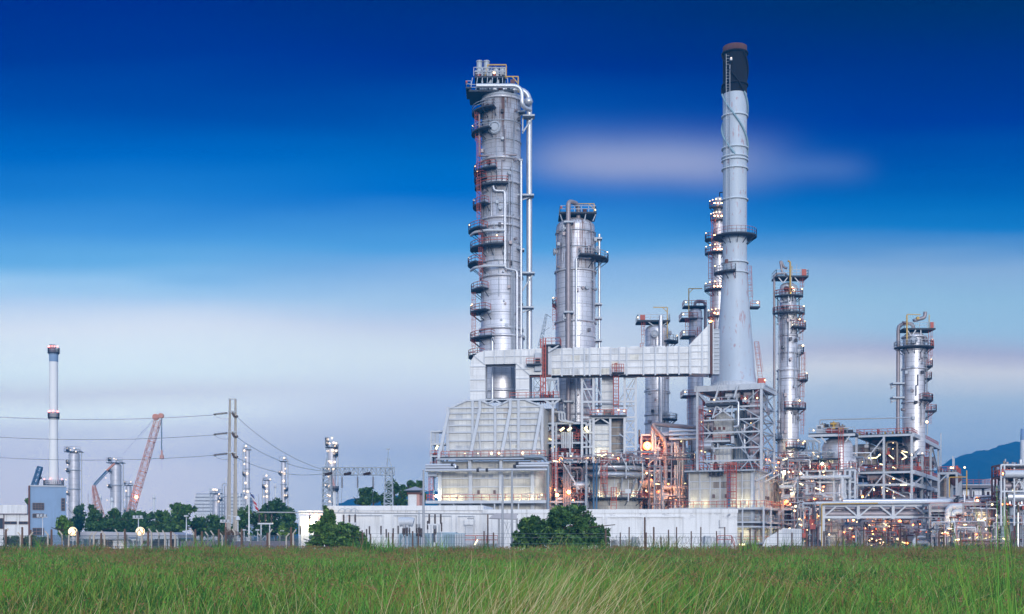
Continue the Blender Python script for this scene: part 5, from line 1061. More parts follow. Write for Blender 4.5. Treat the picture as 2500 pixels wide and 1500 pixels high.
# far right platform unit
L = Loc(2475, 230, 6, 'process_structure', 'pinkish steel platform cut off by the right edge in front of the blue hill', 'steel structure'); x = L.u; P = L.o; z = L.z
frame(L, (2444, 2452, 2476, 2510), (0, 6), (1135, 1165, 1200), (MT.lsteel, MT.rust), [(2474,1195,2490,1170),(2500,1195,2486,1170)], .28, (1165,), (1165,), base=4)
clutter(L, 2448, 2505, 1, 5, 1142, 1163, 62, 51, .1, 3); clutter(L, 2448, 2505, 1, 5, 1170, 1220, 83, 52, .2, 3); bx(P, 'cylinder_rack', MT.dark, x(2456), x(2508), -.3, 4, z(1142), z(1138)); tb(P, 'drum', MT.lsteel, [(x(2450), -.6, z(1158)), (x(2508), -.6, z(1158))], .7, n=16)
L = Loc(2499, 420, 0, 'chimney', 'white chimney with grey blue cap cut by the right edge', 'chimney'); 
MB().lathe([(10*L.k, L.z(1345)), (7.5*L.k, L.z(1075))], 28).build('shaft', MT.white, L.o); MB().lathe([(7.6*L.k, L.z(1075)), (6.5*L.k, L.z(1047)), (0, L.z(1047))], 28).build('cap', MT.bluewall, L.o)
L = Loc(2430, 330, 0, 'warehouse', 'long pale flat roofed warehouse in front of the blue hill', 'building'); x = L.u; z = L.z; P = L.o
bx(P, 'wall', MT.white, x(2345), x(2530), 0, 30, 0, z(1196)); bx(P, 'roof', MT.roof, x(2343), x(2532), -1, 31, z(1196), z(1183)); rail(P, [(x(2345), -.9, z(1183)), (x(2528), -.9, z(1183))], 1.2); bx(P, 'roof_box', MT.white, x(2425), x(2445), 2, 8, z(1183), z(1168))
for px in range(2365, 2520, 22): bx(P, 'window', MT.win, x(px), x(px+9), -.06, .05, z(1222), z(1212))
# backdrop plant seen between the frames, low and dark
L = Loc(2180, 305, 4, 'pipe_structure', 'dim rear pipe bays glimpsed behind the open steel structure', 'steel structure'); x = L.u
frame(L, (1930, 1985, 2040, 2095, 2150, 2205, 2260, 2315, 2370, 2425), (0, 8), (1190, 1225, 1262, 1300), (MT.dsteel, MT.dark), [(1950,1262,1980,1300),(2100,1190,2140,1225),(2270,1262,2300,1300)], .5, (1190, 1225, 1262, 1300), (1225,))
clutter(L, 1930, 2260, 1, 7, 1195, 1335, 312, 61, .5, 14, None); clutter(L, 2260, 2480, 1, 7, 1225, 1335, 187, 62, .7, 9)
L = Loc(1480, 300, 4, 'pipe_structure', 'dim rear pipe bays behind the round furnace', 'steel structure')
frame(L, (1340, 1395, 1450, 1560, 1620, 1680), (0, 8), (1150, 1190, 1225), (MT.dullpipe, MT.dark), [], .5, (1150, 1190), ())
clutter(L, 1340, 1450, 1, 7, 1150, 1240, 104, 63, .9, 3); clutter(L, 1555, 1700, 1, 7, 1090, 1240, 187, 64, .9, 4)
L = Loc(1600, 296, 4, 'round_tank', 'cream round tank glimpsed low behind the flue duct', 'tank'); MB().lathe([(7, 0), (7, L.z(1195)), (0, L.z(1185))], 30, L.u(1640), 14).build('shell', MT.white, L.o)
# faint tower crane between the two tall columns
L = Loc(1325, 420, 0, 'tower_crane', 'faint blue lattice crane between the two tall silver columns', 'crane'); x = L.u; z = L.z
lattice(L.o, (x(1312), 0, z(880)), (x(1334), 0, z(768)), 1.6, 12, MT.galv, 'lattice_boom', .16, .8); br(L.o, 'jib', MT.galv, (x(1334), 0, z(768)), (x(1345), 0, z(775)), .3); br(L.o, 'stay', MT.galv, (x(1320), 0, z(815)), (x(1342), 0, z(800)), .2); lattice(L.o, (x(1312), 0, 0), (x(1312), 0, z(880)), 2.4, 20, MT.galv, 'lattice_mast', .2)

L = Loc(2170, 322, 3, 'dark_rear_block', 'dark ribbed block glimpsed through the open steel bays', 'building'); x = L.u; z = L.z; P = L.o
bx(P, 'wall', MT.dkwall, x(1930), x(2290), 0, 12, 0, z(1166)); bx(P, 'roof', MT.roof, x(1926), x(2294), -1, 13, z(1166), z(1161))  # near-black block closing the see-through gaps between the frames
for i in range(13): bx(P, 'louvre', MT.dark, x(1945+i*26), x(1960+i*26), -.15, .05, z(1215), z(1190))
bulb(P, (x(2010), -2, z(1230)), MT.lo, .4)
L = Loc(2360, 322, 3, 'dark_rear_block', 'low dark block glimpsed behind the pipe bends at right', 'building'); x = L.u; z = L.z; P = L.o
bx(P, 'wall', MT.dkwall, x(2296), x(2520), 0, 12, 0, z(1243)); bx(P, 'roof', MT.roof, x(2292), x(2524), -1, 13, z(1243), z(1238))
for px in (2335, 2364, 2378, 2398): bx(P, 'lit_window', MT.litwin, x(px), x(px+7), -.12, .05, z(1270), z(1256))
L = Loc(1520, 318, 3, 'dark_rear_block', 'dark rear block seen through gaps behind the round furnace', 'building'); x = L.u; z = L.z; P = L.o
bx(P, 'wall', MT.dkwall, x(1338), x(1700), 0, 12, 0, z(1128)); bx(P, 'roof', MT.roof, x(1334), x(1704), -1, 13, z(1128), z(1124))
for px, D_, py, r_ in ((2120,300,1200,2.2),(2185,300,1245,2),(1960,298,1200,1.8),(2030,298,1255,1.8),(2300,290,1265,1.7),(1600,300,1165,2.1),(1655,300,1150,1.8),(1375,296,1150,1.8)):
    L = Loc(px, D_, 5, 'storage_drum', 'horizontal silver drum on saddles deep inside the plant', 'drum', 'silver drums inside the plant'); MB().tube([(-3.5, 0, L.z(py)), (-3.2, 0, L.z(py)), (3.2, 0, L.z(py)), (3.5, 0, L.z(py))], r_, 20).build('drum', MT.dullpipe if px % 2 else MT.clad, L.o)
    for s in (-2, 2): bx(L.o, 'saddle', MT.steel, s-.3, s+.3, -r_*.8, r_*.8, 0, L.z(py)-r_*.6)
for (px, py, w) in ((1935,1232,500),(1955,1275,400),(1990,1290,350),(2130,1280,500),(2180,1285,400),(2060,1290,300),(2370,1275,400)):
    pass
# sodium lamps deep in the lower right bays
L = Loc(2100, 272, 10, 'lamp_rack', 'rack of orange sodium lamps deep in the lower right bays', 'lamps'); x = L.u; z = L.z; P = L.o
br(P, 'rack_beam', MT.dark, (x(1925), 3, z(1150)), (x(2290), 3, z(1150)), .2)
for px, py in ((1925,1250),(1938,1275),(1955,1292),(1985,1262),(1998,1300),(2030,1256),(2052,1290),(2075,1262),(2100,1283),(2118,1270),(2138,1292),(2172,1276),(2192,1292),(2212,1262),(2245,1280),(2262,1300),(2120,1195),(2175,1165),(2060,1190),(1950,1190),(1925,1200),(2330,1290),(2390,1290),(2350,1320)):
    bulb(P, (x(px, 4), 4, z(py)), MT.lbig, .13, 'sodium_lamp'); br(P, 'hanger', MT.dark, (x(px, 4), 4, z(py)+.1), (x(px, 4), 4, z(1150)), .05)

for (px, py, w) in ((1935,1232,600),(1955,1275,400),(1992,1292,350),(2130,1280,500),(2182,1288,400),(2060,1292,300),(2340,1275,400)): washlight(P, (x(px, 1), 1, z(py)), w, (1, .32, .08))

# fine pipework crowding the front of the lower right bays
def forest(name, label, x0, x1, D, ya, yb, n, seed, base=1400):
    L = Loc((x0+x1)/2, D, 8, name, label, 'pipework'); P = L.o; zb = max(0, CAMZ+(HZ-base)/F*D); q = random.Random(seed); M = [MT.steel, MT.pipe, MT.dullpipe, MT.pink, MT.rust, MT.galv, MT.dsteel, MT.lsteel, MT.dullpipe]
    for i in range(n):
        px = q.uniform(x0, x1); v_ = q.uniform(-1.5, 2.5); t = q.random(); top = q.uniform(ya, yb); u_ = L.u(px, v_)
        if t < .42: tb(P, 'pipe', q.choice(M), [(u_, v_, zb), (u_, v_, L.z(top)), (u_+q.choice([-1, 1])*q.uniform(.6, 4), v_, L.z(top))], q.uniform(.06, .17), .3, 7)
        elif t < .62: l = q.uniform(2, 9); tb(P, 'pipe', q.choice(M), [(u_, v_, L.z(top)-1), (u_, v_, L.z(top)), (u_+l, v_, L.z(top)), (u_+l, v_, L.z(top)-q.uniform(.5, 2))], q.uniform(.06, .18), .3, 7)
        elif t < .72: br(P, 'post', q.choice(M), (u_, v_, zb), (u_, v_, L.z(top)), q.uniform(.14, .3))
        elif t < .80: rail(P, [(u_, v_, L.z(top)), (u_+q.uniform(2, 4), v_, L.z(top))], 1.1, q.choice([MT.red, MT.steel, MT.steel]), .07)
        elif t < .88: br(P, 'brace', q.choice(M), (u_, v_, L.z(top)), (u_+q.uniform(-3, 3), v_, L.z(top)-q.uniform(1.5, 4)), .16)
        else: w = q.uniform(.25, .55); MB().box(-w, w, -w, w, 0, w*2).tube([(0, 0, w*2), (0, 0, w*3.4)], w*.3, 8).tube([(-w, 0, w*3.4), (w, 0, w*3.4)], w*.2, 8).build('valve', q.choice([MT.rust, MT.dark, MT.steel, MT.red, MT.cblue]), P, (u_, v_, L.z(top)-1))
    for i in range(n//7):
        px = q.uniform(x0, x1); py = q.uniform(ya+6, min(1338, base-4)); t = q.random(); w = (L.u(px), -1.7, L.z(py))
        if t < .4: tubelamp(P, w, (w[0]+q.uniform(.5, 1.1), -1.7, w[2]+q.uniform(-.5, .5)), .1)
        else: bulb(P, w, MT.lw if t < .75 else MT.lbig, q.uniform(.2, .4) if t < .75 else .17)
    for i in range(n//14): washlight(P, (L.u(q.uniform(x0, x1)), 1.5, L.z(q.uniform(ya+8, min(1335, base-4)))), q.uniform(120, 260), q.choice([(1, .72, .32), (1, .80, .42), (1, .34, .09)]))
    return P
forest('pipework', 'tangle of thin pipes and valves between the ribbed furnace and the truss bridge', 1925, 2010, 252, 1170, 1325, 95, 81)
forest('pipework', 'tangle of thin pipes, posts and valves under the truss bridge', 2012, 2265, 255, 1268, 1332, 105, 82)
forest('pipework', 'tangle of blue grey valves and small pipes under the wide pipe bends', 2268, 2350, 234, 1262, 1330, 60, 83)
forest('pipework', 'thin pipes and posts filling the bays at the far right edge', 2350, 2500, 236, 1225, 1325, 80, 84)
forest('pipework', 'thin pipes rising between the fat vessel and the ribbed furnace', 1915, 2088, 264, 1105, 1180, 70, 85)

forest('pipework', 'row of small pipes and valves on the deck over the ring pipes', 1345, 1560, 244, 1104, 1127, 46, 86, 1131)
forest('pipework', 'clutter of valves and pipes at the foot of the column right of the chimney', 1868, 1965, 262, 1105, 1160, 60, 87, 1172)
forest('pipework', 'thin orange lit pipes in front of the glowing bay', 1560, 1680, 262, 1095, 1235, 34, 88)
# ================================================================ LEFT: far refinery
def far_column(px, D, r, top, label, side=-1, lamps=(), crown=True, extra=None, group=None, base=1340):
    L = Loc(px, D, 0, 'distillation_column', label, 'column', group); P = L.o; z = L.z; k = L.k
    shell(P, L, list(reversed(dome(top+r*.6, r, .5)+[(base, r)])), MT.fclad, n=24)
    n = max(2, int((1240-top)/40))
    for i in range(1, n): ring(P, r*k, z(top+(1240-top)*i/n), .4, .35, 24, MT.steel)
    if crown:
        o = bx(P, 'platform', MT.grate, -r*1.5*k, r*1.5*k, -r*k, r*k, z(top)-.3, z(top)); rail(o, [(-r*1.5*k, -r*k, z(top)), (r*1.5*k, -r*k, z(top))], 2, MT.steel, .18, 2.4)
    tb(P, 'overhead_pipe', MT.lsteel, [(0, 0, z(top)), (0, 0, z(top-5)), (-side*(r+5)*k, 0, z(top-4)), (-side*(r+5)*k, 0, 0)], 1.6*k, 2, 8)
    for i, (dx, py, s) in enumerate(lamps):
        plat(P, z(py+4), r*k, (r+6)*k, (150, -60)[0] if dx < 0 else -60, 240 if dx < 0 else 60, MT.steel, (), rt=.18) if i % 2 == 0 and abs(dx) > r*.7 else None
        bulb(P, (dx*k, -(r+1)*k, z(py)), MT.lwf, s*k)  # spheres far larger than bulbs, modelling the soft glow around each lamp
    if extra: extra(P, L)
    return P
MT.fclad = mk('far_cladding', (.66, .64, .68), .5, .35, .25, .2, .2, clad=('cyl', 3, 2.4, .06, .12))
def R_(n, seed, x0, x1, y0, y1, s=(1.4, 2.6)):
    q = random.Random(seed); return [(q.uniform(x0, x1), y0+(y1-y0)*(i+.5)/n, q.uniform(*s)) for i in range(n)]
far_column(181, 520, 13, 1103, 'far column nearest the blue building, lamps down its left side', -1, [(-12,1096,1.6),(-4,1100,1.6),(5,1096,2.2),(9,1104,2.2),(-11,1127,1.8),(-11,1136,1.8),(-15,1147,1.7),(-15,1172,2),(-12,1202,2.6),(-14,1228,1.8),(-11,1271,2.4)])
far_column(283, 540, 13, 1130, 'far column behind the small crane, with a ladder cage crown', -1, [(-10,1121,1.9),(0,1121,2.1),(5,1123,1.8),(-9,1144,2),(-19,1148,1.7),(-20,1168,1.7),(-16,1186,1.9),(-17,1222,1.6)])
far_column(314, 620, 7, 1185, 'short far column left of the big orange crane boom', -1, [(-8,1177,2.4),(8,1177,2),(-4,1199,2.6),(-9,1221,1.9),(-8,1243,2)])
far_column(528, 620, 9, 1205, 'stubby far column glowing in front of the stepped office block', 1, [(-5,1196,3.),(0,1196,3.4),(4,1197,3.),(9,1207,2.6),(11,1217,2),(8,1225,2.8)])
far_column(552, 640, 5, 1185, 'thin unlit far column just left of the twin utility pole', 1, [(0,1170,1)], False)
far_column(604, 560, 6, 1098, 'slender lit far column behind the flagpole', 1, [(-2,1090,3),(-6,1101,3.4),(-3,1118,2.4),(-6,1134,2.6),(-7,1155,2.6),(1,1157,4),(-3,1180,3.6),(-7,1200,2.6),(2,1201,3.6),(-2,1215,4)])
far_column(652, 580, 6, 1172, 'short lit far column left of the dark tree', 1, [(0,1162,3),(9,1171,2.4),(-6,1186,2),(0,1187,4),(0,1200,4),(-7,1213,2.2),(1,1213,3.6)])
far_column(692, 580, 6, 1126, 'medium lit far column standing right of the shorter one', -1, [(3,1119,3.2),(6,1145,2.6),(-8,1153,2.6),(-3,1154,2.6),(4,1157,3.4),(2,1175,3.6),(5,1193,3),(5,1210,3.2),(8,1210,3)])
def flare(P, L):
    MB().tube([(9*L.k, -3, L.z(1340)), (9*L.k, -3, L.z(1196))], 5.5*L.k, 18).build('side_vessel', MT.white, P)
    plat(P, L.z(1197), 5.5*L.k, 11*L.k, 0, 360, MT.steel, (), None, 9*L.k, -3, rt=.18); MB().tube([(3*L.k, -4, L.z(1165)), (11*L.k, -4, L.z(1194))], 3.2*L.k, 10).build('feed_chute', MT.salmon, P)
MT.salmon = mk('salmon_paint', (.60, .33, .29), .6)
far_column(810, 430, 10, 1092, 'blazing lamp covered column behind the left lattice tower', -1, [(-8,1074,3.6),(2,1071,3.2),(-9,1082,2.8),(-4,1084,3),(6,1082,3.4),(12,1084,3.4),(9,1090,3),(-9,1102,3.4),(4,1101,4.4),(12,1102,4),(8,1108,3),(-6,1127,3),(-1,1130,4),(9,1129,3.6),(-12,1145,3.6),(-5,1146,3.4),(5,1145,4),(-6,1164,3),(-13,1185,3.2),(-6,1188,3),(3,1186,3.4),(-8,1210,4),(-3,1212,3),(-5,1225,3.6),(0,1228,3)], extra=flare)
# blue building group
L = Loc(115, 262, -21.5, 'building', 'blue grey concrete block with dark windows and a white chimney behind', 'building'); P = L.o; x = L.u; z = L.z
bx(P, 'wall', MT.bluewall, x(71), x(162), 0, 14, 0, z(1188)); br(P, 'corner_pipe', MT.rust, (x(71), -.2, 0), (x(71), -.2, z(1187)), .35); br(P, 'coping', MT.steel, (x(70), -.1, z(1187)), (x(163), -.1, z(1187)), .3)
def window(P, x0, x1, y, z0, z1, nx, nz):
    w = bx(P, 'window', MT.win, x0, x1, y-.06, y+.04, z0, z1); m = MB()
    for i in range(nx+1): m.bar((x0+(x1-x0)*i/nx, y-.1, z0), (x0+(x1-x0)*i/nx, y-.1, z1), .12)
    for i in range(nz+1): m.bar((x0, y-.1, z0+(z1-z0)*i/nz), (x1, y-.1, z0+(z1-z0)*i/nz), .12)
    m.build('frame', MT.frame, w); return w
for a in ((80,107,1245,1229,4,3),(80,107,1264,1255,3,1),(80,107,1306,1290,3,2),(150,158,1247,1217,1,4),(151,158,1272,1261,1,1)): window(P, x(a[0]), x(a[1]), 0, z(a[2]), z(a[3]), a[4], a[5])
L = Loc(30, 262, 0, 'building', 'low white hall with strip windows at the left edge', 'building'); P = L.o; x = L.u; z = L.z
bx(P, 'wall', MT.white, x(-60), x(69), 0, 12, 0, z(1255)); bx(P, 'roof_band', MT.white, x(-60), x(69), -.6, 12.3, z(1255)+.003, z(1233)); br(P, 'gutter', MT.dullpipe, (x(-60), -.65, z(1255)), (x(69), -.65, z(1255)), .18); br(P, 'downpipe', MT.frame, (x(10), -.1, 0), (x(10), -.1, z(1255)), .16)
for a in ((-30,8,1291,1266),(12,41,1280,1274),(47,68,1280,1274)): window(P, x(a[0]), x(a[1]), 0, z(a[2]), z(a[3]), 2, 1)
MT.purewhite = mk('white_chimney_paint', (.86, .86, .87), .6, 0, .06)
L = Loc(131, 330, 0, 'chimney', 'slim white chimney with dark blue band and red warning lamps', 'chimney'); P = L.o; z = L.z; k = L.k
MB().lathe([(13*k, 0), (12*k, z(1185)), (10.3*k, z(1100)), (10*k, z(1020)), (10.3*k, z(884))], 32).build('shaft', MT.purewhite, P); MB().lathe([(10.6*k, z(884)), (10.8*k, z(861))], 32).build('band', MT.bluewall, P)
MB().lathe([(10*k, z(861)), (7.5*k, z(858)), (7*k, z(842)), (0, z(841))], 24, -3*k, 0).build('top_duct', MT.gconc, P); bx(P, 'opening', MT.dark, -4.5*k, -2.5*k, -7.4*k, -6*k, z(850), z(843))
for py, ro, lp in ((861, 14, (200, 240, 270, 300, 340)), (1019, 13.8, (195, 235, 285, 345)), (1184, 24, (190, 270, 350))): plat(P, z(py), 10*k, ro*k, 0, 360, MT.steel, lp, MT.lr, lr=.17, rt=.08)
L = Loc(92, 380, 0, 'crawler_crane', 'small dark blue lattice crane behind the blue grey block', 'crane'); lattice(L.o, L.p(80, 1200), L.p(98, 1140), 1.5, 9, MT.cblue, 'lattice_boom', .2, 1.2); tb(L.o, 'hook', MT.dark, [L.p(99, 1142), L.p(99, 1168)], .09); tb(L.o, 'hook_block', MT.dark, [L.p(99, 1165), L.p(99, 1170)], .4)
bx(L.o, 'cab', MT.cblue, L.u(76), L.u(88), -1, 2, L.z(1215), L.z(1200)); bx(L.o, 'tracks', MT.dark, L.u(72), L.u(96), -2, 3, 0, 1.5)
# big orange crane
L = Loc(350, 420, 0, 'crawler_crane', 'tall orange lattice boom crane with hanging hook', 'crane'); P = L.o; k = L.k
lattice(P, L.p(316, 1262), L.p(386, 1024), 2.2, 26, MT.orange, 'lattice_boom', .11, 1.9, 4); m = MB(); q = L.p(389, 1017); m.tube([(q[0]-1.2, -.6, q[2]-.2), (q[0]-1.2, .6, q[2]-.2)], 1.1, 12); m.tube([(q[0]+.6, -.6, q[2]+.2), (q[0]+.6, .6, q[2]+.2)], .9, 12); m.bar(L.p(378, 1020), L.p(398, 1014), .8); m.build('boom_head', MT.orange, P)
for dx in (0, 2, 4): br(P, 'hoist_rope', MT.cblue, L.p(393+dx*.7, 1022), L.p(393.5+dx*.5, 1100), .1)
m = MB(); m.tube([L.p(395, 1100), L.p(395, 1112)], .35, 8); m.tube([L.p(395, 1112), L.p(395, 1121)], .75, 10); m.build('hook_block', MT.salmon, P); br(P, 'tail_rope', MT.wire, L.p(395, 1120), L.p(395, 1150), .05)
br(P, 'pendant_rope', MT.cblue, L.p(376, 1022), L.p(300, 1110), .07); br(P, 'pendant_rope', MT.cblue, L.p(376, 1025), L.p(345, 1063), .06); bx(P, 'cab', MT.orange, L.u(300), L.u(325), -2, 2, L.z(1290), L.z(1262)); bx(P, 'tracks', MT.dark, L.u(292), L.u(335), -3, 3, 0, L.z(1290)); bulb(P, L.p(333, 1214, -1.5), MT.lo, .5)
L = Loc(245, 430, 0, 'crawler_crane', 'small orange crane with blue luffing jib left of the tall crane', 'crane'); P = L.o
lattice(P, L.p(244, 1262), L.p(229, 1186), 2.6, 10, MT.orange, 'lattice_boom', .12, .8); m = MB(); m.bar(L.p(229, 1184), L.p(261, 1149), .5); m.bar(L.p(231, 1188), L.p(263, 1153), .25); m.build('luffing_jib', MT.cblue, P); br(P, 'jib_tip', MT.orange, L.p(261, 1149), L.p(280, 1132), .6)
for a in (225, 232): br(P, 'hoist_rope', MT.orange, L.p(a, 1190), L.p(a, 1232), .12)
bx(P, 'cab', MT.orange, L.u(238), L.u(252), -2, 2, L.z(1285), L.z(1262)); bx(P, 'tracks', MT.dark, L.u(232), L.u(258), -3, 3, 0, L.z(1285))
# small white vents
for px, t, w, lb in ((245,1212,2.4,'thin white pipe stack left of the small crane cab'),(273,1218,3.2,'stubby white stack in front of the ladder cage column'),(376,1211,2.8,'lone short white stack right of the orange crane'),(585,1207,2.6,'short white stack between utility pole and slender column'),(672,1184,2.2,'thin white stack between the two right hand lit columns')):
    L = Loc(px, 500, 0, 'vent_stack', lb, 'chimney'); MB().lathe([(w*L.k, 0), (w*L.k, L.z(t)), (w*.7*L.k, L.z(t-3)), (0, L.z(t-3))], 14).build('pipe', MT.white, L.o); ring(L.o, w*L.k, L.z(t+6), .4, .25, 14, MT.steel)
for px, t in ((215, 1206), (632, 1207), (20, 1290)):
    L = Loc(px, 300, 0, 'mast', {215: 'thin bare mast between the far columns', 632: 'thin bare mast behind the busbar posts', 20: 'thin bare mast by the white hall'}[px], 'mast'); MB().lathe([(.14, 0), (.06, L.z(t)), (0, L.z(t))], 6).build('pole', MT.gconc, L.o)
# stepped office building
L = Loc(530, 700, 0, 'office_building', 'distant stepped white office block with dark window bands', 'building'); x = L.u; z = L.z
for i, (a, b) in enumerate(((473,600),(473,600),(473,600),(474,601),(475,602),(476,585))):
    py = 1256-i*8.5; fl = bx(L.o, 'floor', MT.white, x(a), x(b), 0, 20, z(py), z(py-5.5)); bx(fl, 'window_band', MT.roof, x(a+1), x(b-1), .8, 19, z(py-5.5)+.003, z(py-8.5)-.003)
bx(L.o, 'wall', MT.white, x(473), x(602), .5, 20, 0, z(1256)-.003); bx(L.o, 'roof_block', MT.white, x(505), x(521), 3, 15, z(1205)+.003, z(1192))
# ================================================================ substation building (white)
L = Loc(1260, 178, 5, 'substation_building', 'very long low white building with peeling paint below the furnaces', 'building'); P = L.o; x = L.u
def z(py, px=1260): return L.z(py, L.u(px))
X0, X1, X2, X3 = x(729), x(1180), x(1430), x(1800)
zt = z(1245, 1300)
bx(P, 'wall', MT.white, X0, x(790), 0, 14, 0, z(1247, 729)); bx(P, 'wall', MT.white, x(790), X1, .4, 14, 0, z(1235, 930)); bx(P, 'wall', MT.peel, X1, X3, 0, 14, 0, zt)
bx(P, 'parapet', MT.white, x(790), X1, .15, .4, z(1247, 930), z(1236, 930)); bx(P, 'parapet', MT.white, X1-.1, X3+.1, -.12, -.003, zt-.5, zt+.05)
def recess(a, b, t):   # shallow pilaster frame lines
    zz = L.z(t, L.u((a+b)/2)); m = MB(); m.bar((x(a), -.1, zz), (x(b), -.1, zz), .16, .2); m.bar((x(b), -.1, .3), (x(b), -.1, zz), .14, .2); m.bar((x(a), -.1, .3), (x(a), -.1, zz), .14, .2); return m.build('wall_moulding', MT.white, P)
for a in ((735,775,1262),(845,935,1257),(960,1020,1257),(1030,1104,1258),(1116,1160,1259),(1435,1472,1262),(1482,1570,1262),(1578,1669,1262)): recess(*a)
d = bx(P, 'door', MT.lsteel, x(1137), x(1155), -.12, -.02, 0, L.z(1276, L.u(1146))); br(P, 'door_canopy', MT.white, (x(1135), -.5, L.z(1275, L.u(1146))), (x(1157), -.5, L.z(1275, L.u(1146))), .12, .8); bx(P, 'sign_plate', MT.gconc, x(1141), x(1157), -.1, -.02, L.z(1269, L.u(1146)), L.z(1265, L.u(1146)))
d = bx(P, 'door', MT.lsteel, x(1755), x(1760), -.12, -.02, .8, L.z(1296, L.u(1757))); bx(P, 'wall_panel', MT.gconc, x(1755), x(1768), -.1, -.02, L.z(1290, L.u(1757)), L.z(1287, L.u(1757))); rail(P, [(x(1750), -1.8, 1.0), (x(1783), -1.8, 1.0), (x(1790), -1.8, .1)], 1.1)
bx(P, 'step', MT.gconc, x(1750), x(1783), -1.8, 0, 0, 1.)
rail(P, [(x(1138), -1.6, .9), (x(1218), -1.6, .9)], 1.2); bx(P, 'step', MT.gconc, x(1138), x(1218), -1.7, 0, 0, .9)
for px, v_, r in ((752, -.7, .45), (761, -.7, .5), (772, -.5, .25)): bulb(P, (x(px), v_, L.z(1276 if px < 770 else 1262, L.u(px))), MT.lflood2 if px < 770 else MT.lo, r*.8)
tubelamp(P, (x(1163), -2, L.z(1330, L.u(1165))), (x(1170), -2, L.z(1318, L.u(1165))), .1); m = MB(); m.tube([(x(1781), -.3, zt-.7), (x(1779), -.8, zt-.9)], .12, 8); m.build('wall_lamp', MT.gconc, P)
for px in (1516, 1545): bx(P, 'aircon_unit', MT.gconc, x(px), x(px+14), -1.2, -.1, .2, 1.5 if px < 1530 else 1.9)
bx(P, 'aircon_unit', MT.steel, x(1720), x(1733), -1.1, -.1, .2, 2.1)
tb(P, 'lightning_rod', MT.gconc, [(x(1757), -.3, L.z(1290, L.u(1757))), (x(1756), -.3, L.z(1270, L.u(1757)))], .04)
L = Loc(1212, 160, 0, 'shelter', 'small open shelter with pale pitched roof and crossed braces by the white building', 'shelter'); x = L.u; z = L.z
MB().prism([(x(1193), z(1266)), (x(1262), z(1268)), (x(1262), z(1255)), (x(1210), z(1253))], 0, 5).build('roof', MT.roof, L.o)
for px in (1218, 1262): br(L.o, 'leg', MT.gconc, (x(px), .3, 0), (x(px), .3, z(1266)), .3)
for a, b in ((1232, 1248), (1248, 1232), (1240, 1226)): br(L.o, 'brace', MT.steel, (x(a), 1, z(1276)), (x(b), 1, z(1320)), .08)
br(L.o, 'beam', MT.lsteel, (x(1218), .3, z(1275)), (x(1262), .3, z(1275)), .14)
L = Loc(1015, 215, 10, 'guard_tower', 'small guard tower with flared hipped roof behind the white building', 'tower'); x = L.u; z = L.z; P = L.o
bx(P, 'tower_wall', MT.white, x(996), x(1017), 0, 2.6, 0, z(1207)); bx(P, 'tower_wall', MT.salmon, x(1017)+.02, x(1024), .02, 2.6, 0, z(1207)); bx(P, 'glazed_cabin', MT.win, x(994), x(1027), -.1, 2.8, z(1203), z(1197)); bx(P, 'parapet', MT.rust, x(994), x(1027), -.15, 2.85, z(1207), z(1203))
c_ = (x(1010), 1.3, z(1187)); q = [(x(988), -1, z(1198)), (x(1034), -1, z(1198)), (x(1034), 3.7, z(1198)), (x(988), 3.7, z(1198))]
MB().add(q+[c_], [(0, 1, 4), (1, 2, 4), (2, 3, 4), (3, 0, 4), (3, 2, 1, 0)]).build('roof', MT.roof, P)
# ================================================================ shed and huts
L = Loc(320, 158, 4, 'shed', 'long low open shed with corrugated grey roof', 'shed'); x = L.u; z = L.z; P = L.o
MB().prism([(x(196), z(1314)), (x(434), z(1314)), (x(434), z(1306)), (x(410), z(1300)), (x(330), z(1301)), (x(214), z(1298)), (x(196), z(1299))], 0, 6).build('roof', MT.roof, P)
br(P, 'fascia', MT.lsteel, (x(195), -.05, z(1314)), (x(435), -.05, z(1313)), .1, .35)
for px in (200, 240, 280, 320, 362, 404, 411, 432): br(P, 'post', MT.lsteel, (x(px), .3, 0), (x(px), .3, z(1313)), .2)
bx(P, 'back_wall', MT.browncase, x(198), x(430), 5.6, 5.9, 0, z(1316)); bx(P, 'stored_boxes', MT.gconc, x(218), x(236), 2, 4, 0, 1.3)
L = Loc(290, 148, 0, 'hut', 'small white hut with grey lean-to roof in front of the shed', 'hut'); x = L.u; z = L.z; P = L.o
bx(P, 'wall', MT.white, x(276), x(313), 0, 3, 0, z(1319)); MB().prism([(x(262), z(1318)), (x(325), z(1318)), (x(316), z(1311)), (x(270), z(1312))], -.6, 3.4).build('roof', MT.roof, P); br(P, 'post', MT.wood, (x(266), -.3, 0), (x(266), -.3, z(1318)), .15)
L = Loc(342, 146, 0, 'kiosk', 'tiny white kiosk with counter under the right floodlight', 'hut'); x = L.u; z = L.z; P = L.o
bx(P, 'counter', MT.lsteel, x(325), x(360), 0, 2, z(1332), z(1330)); bx(P, 'canopy', MT.white, x(323), x(364), -.4, 2.4, z(1320), z(1316)); [br(P, 'post', MT.lsteel, (x(q), 0, 0), (x(q), 0, z(1318)), .12) for q in (326, 360)]
L = Loc(112, 150, 0, 'tarpaulin_stack', 'stacked tyres and blue tarpaulin behind the left fence', 'stack'); 
for i in range(4): MB().torus(.55, .22, .25+i*.42, n=20).build('tyre', MT.dark if i > 1 else MT.cblue, L.o)
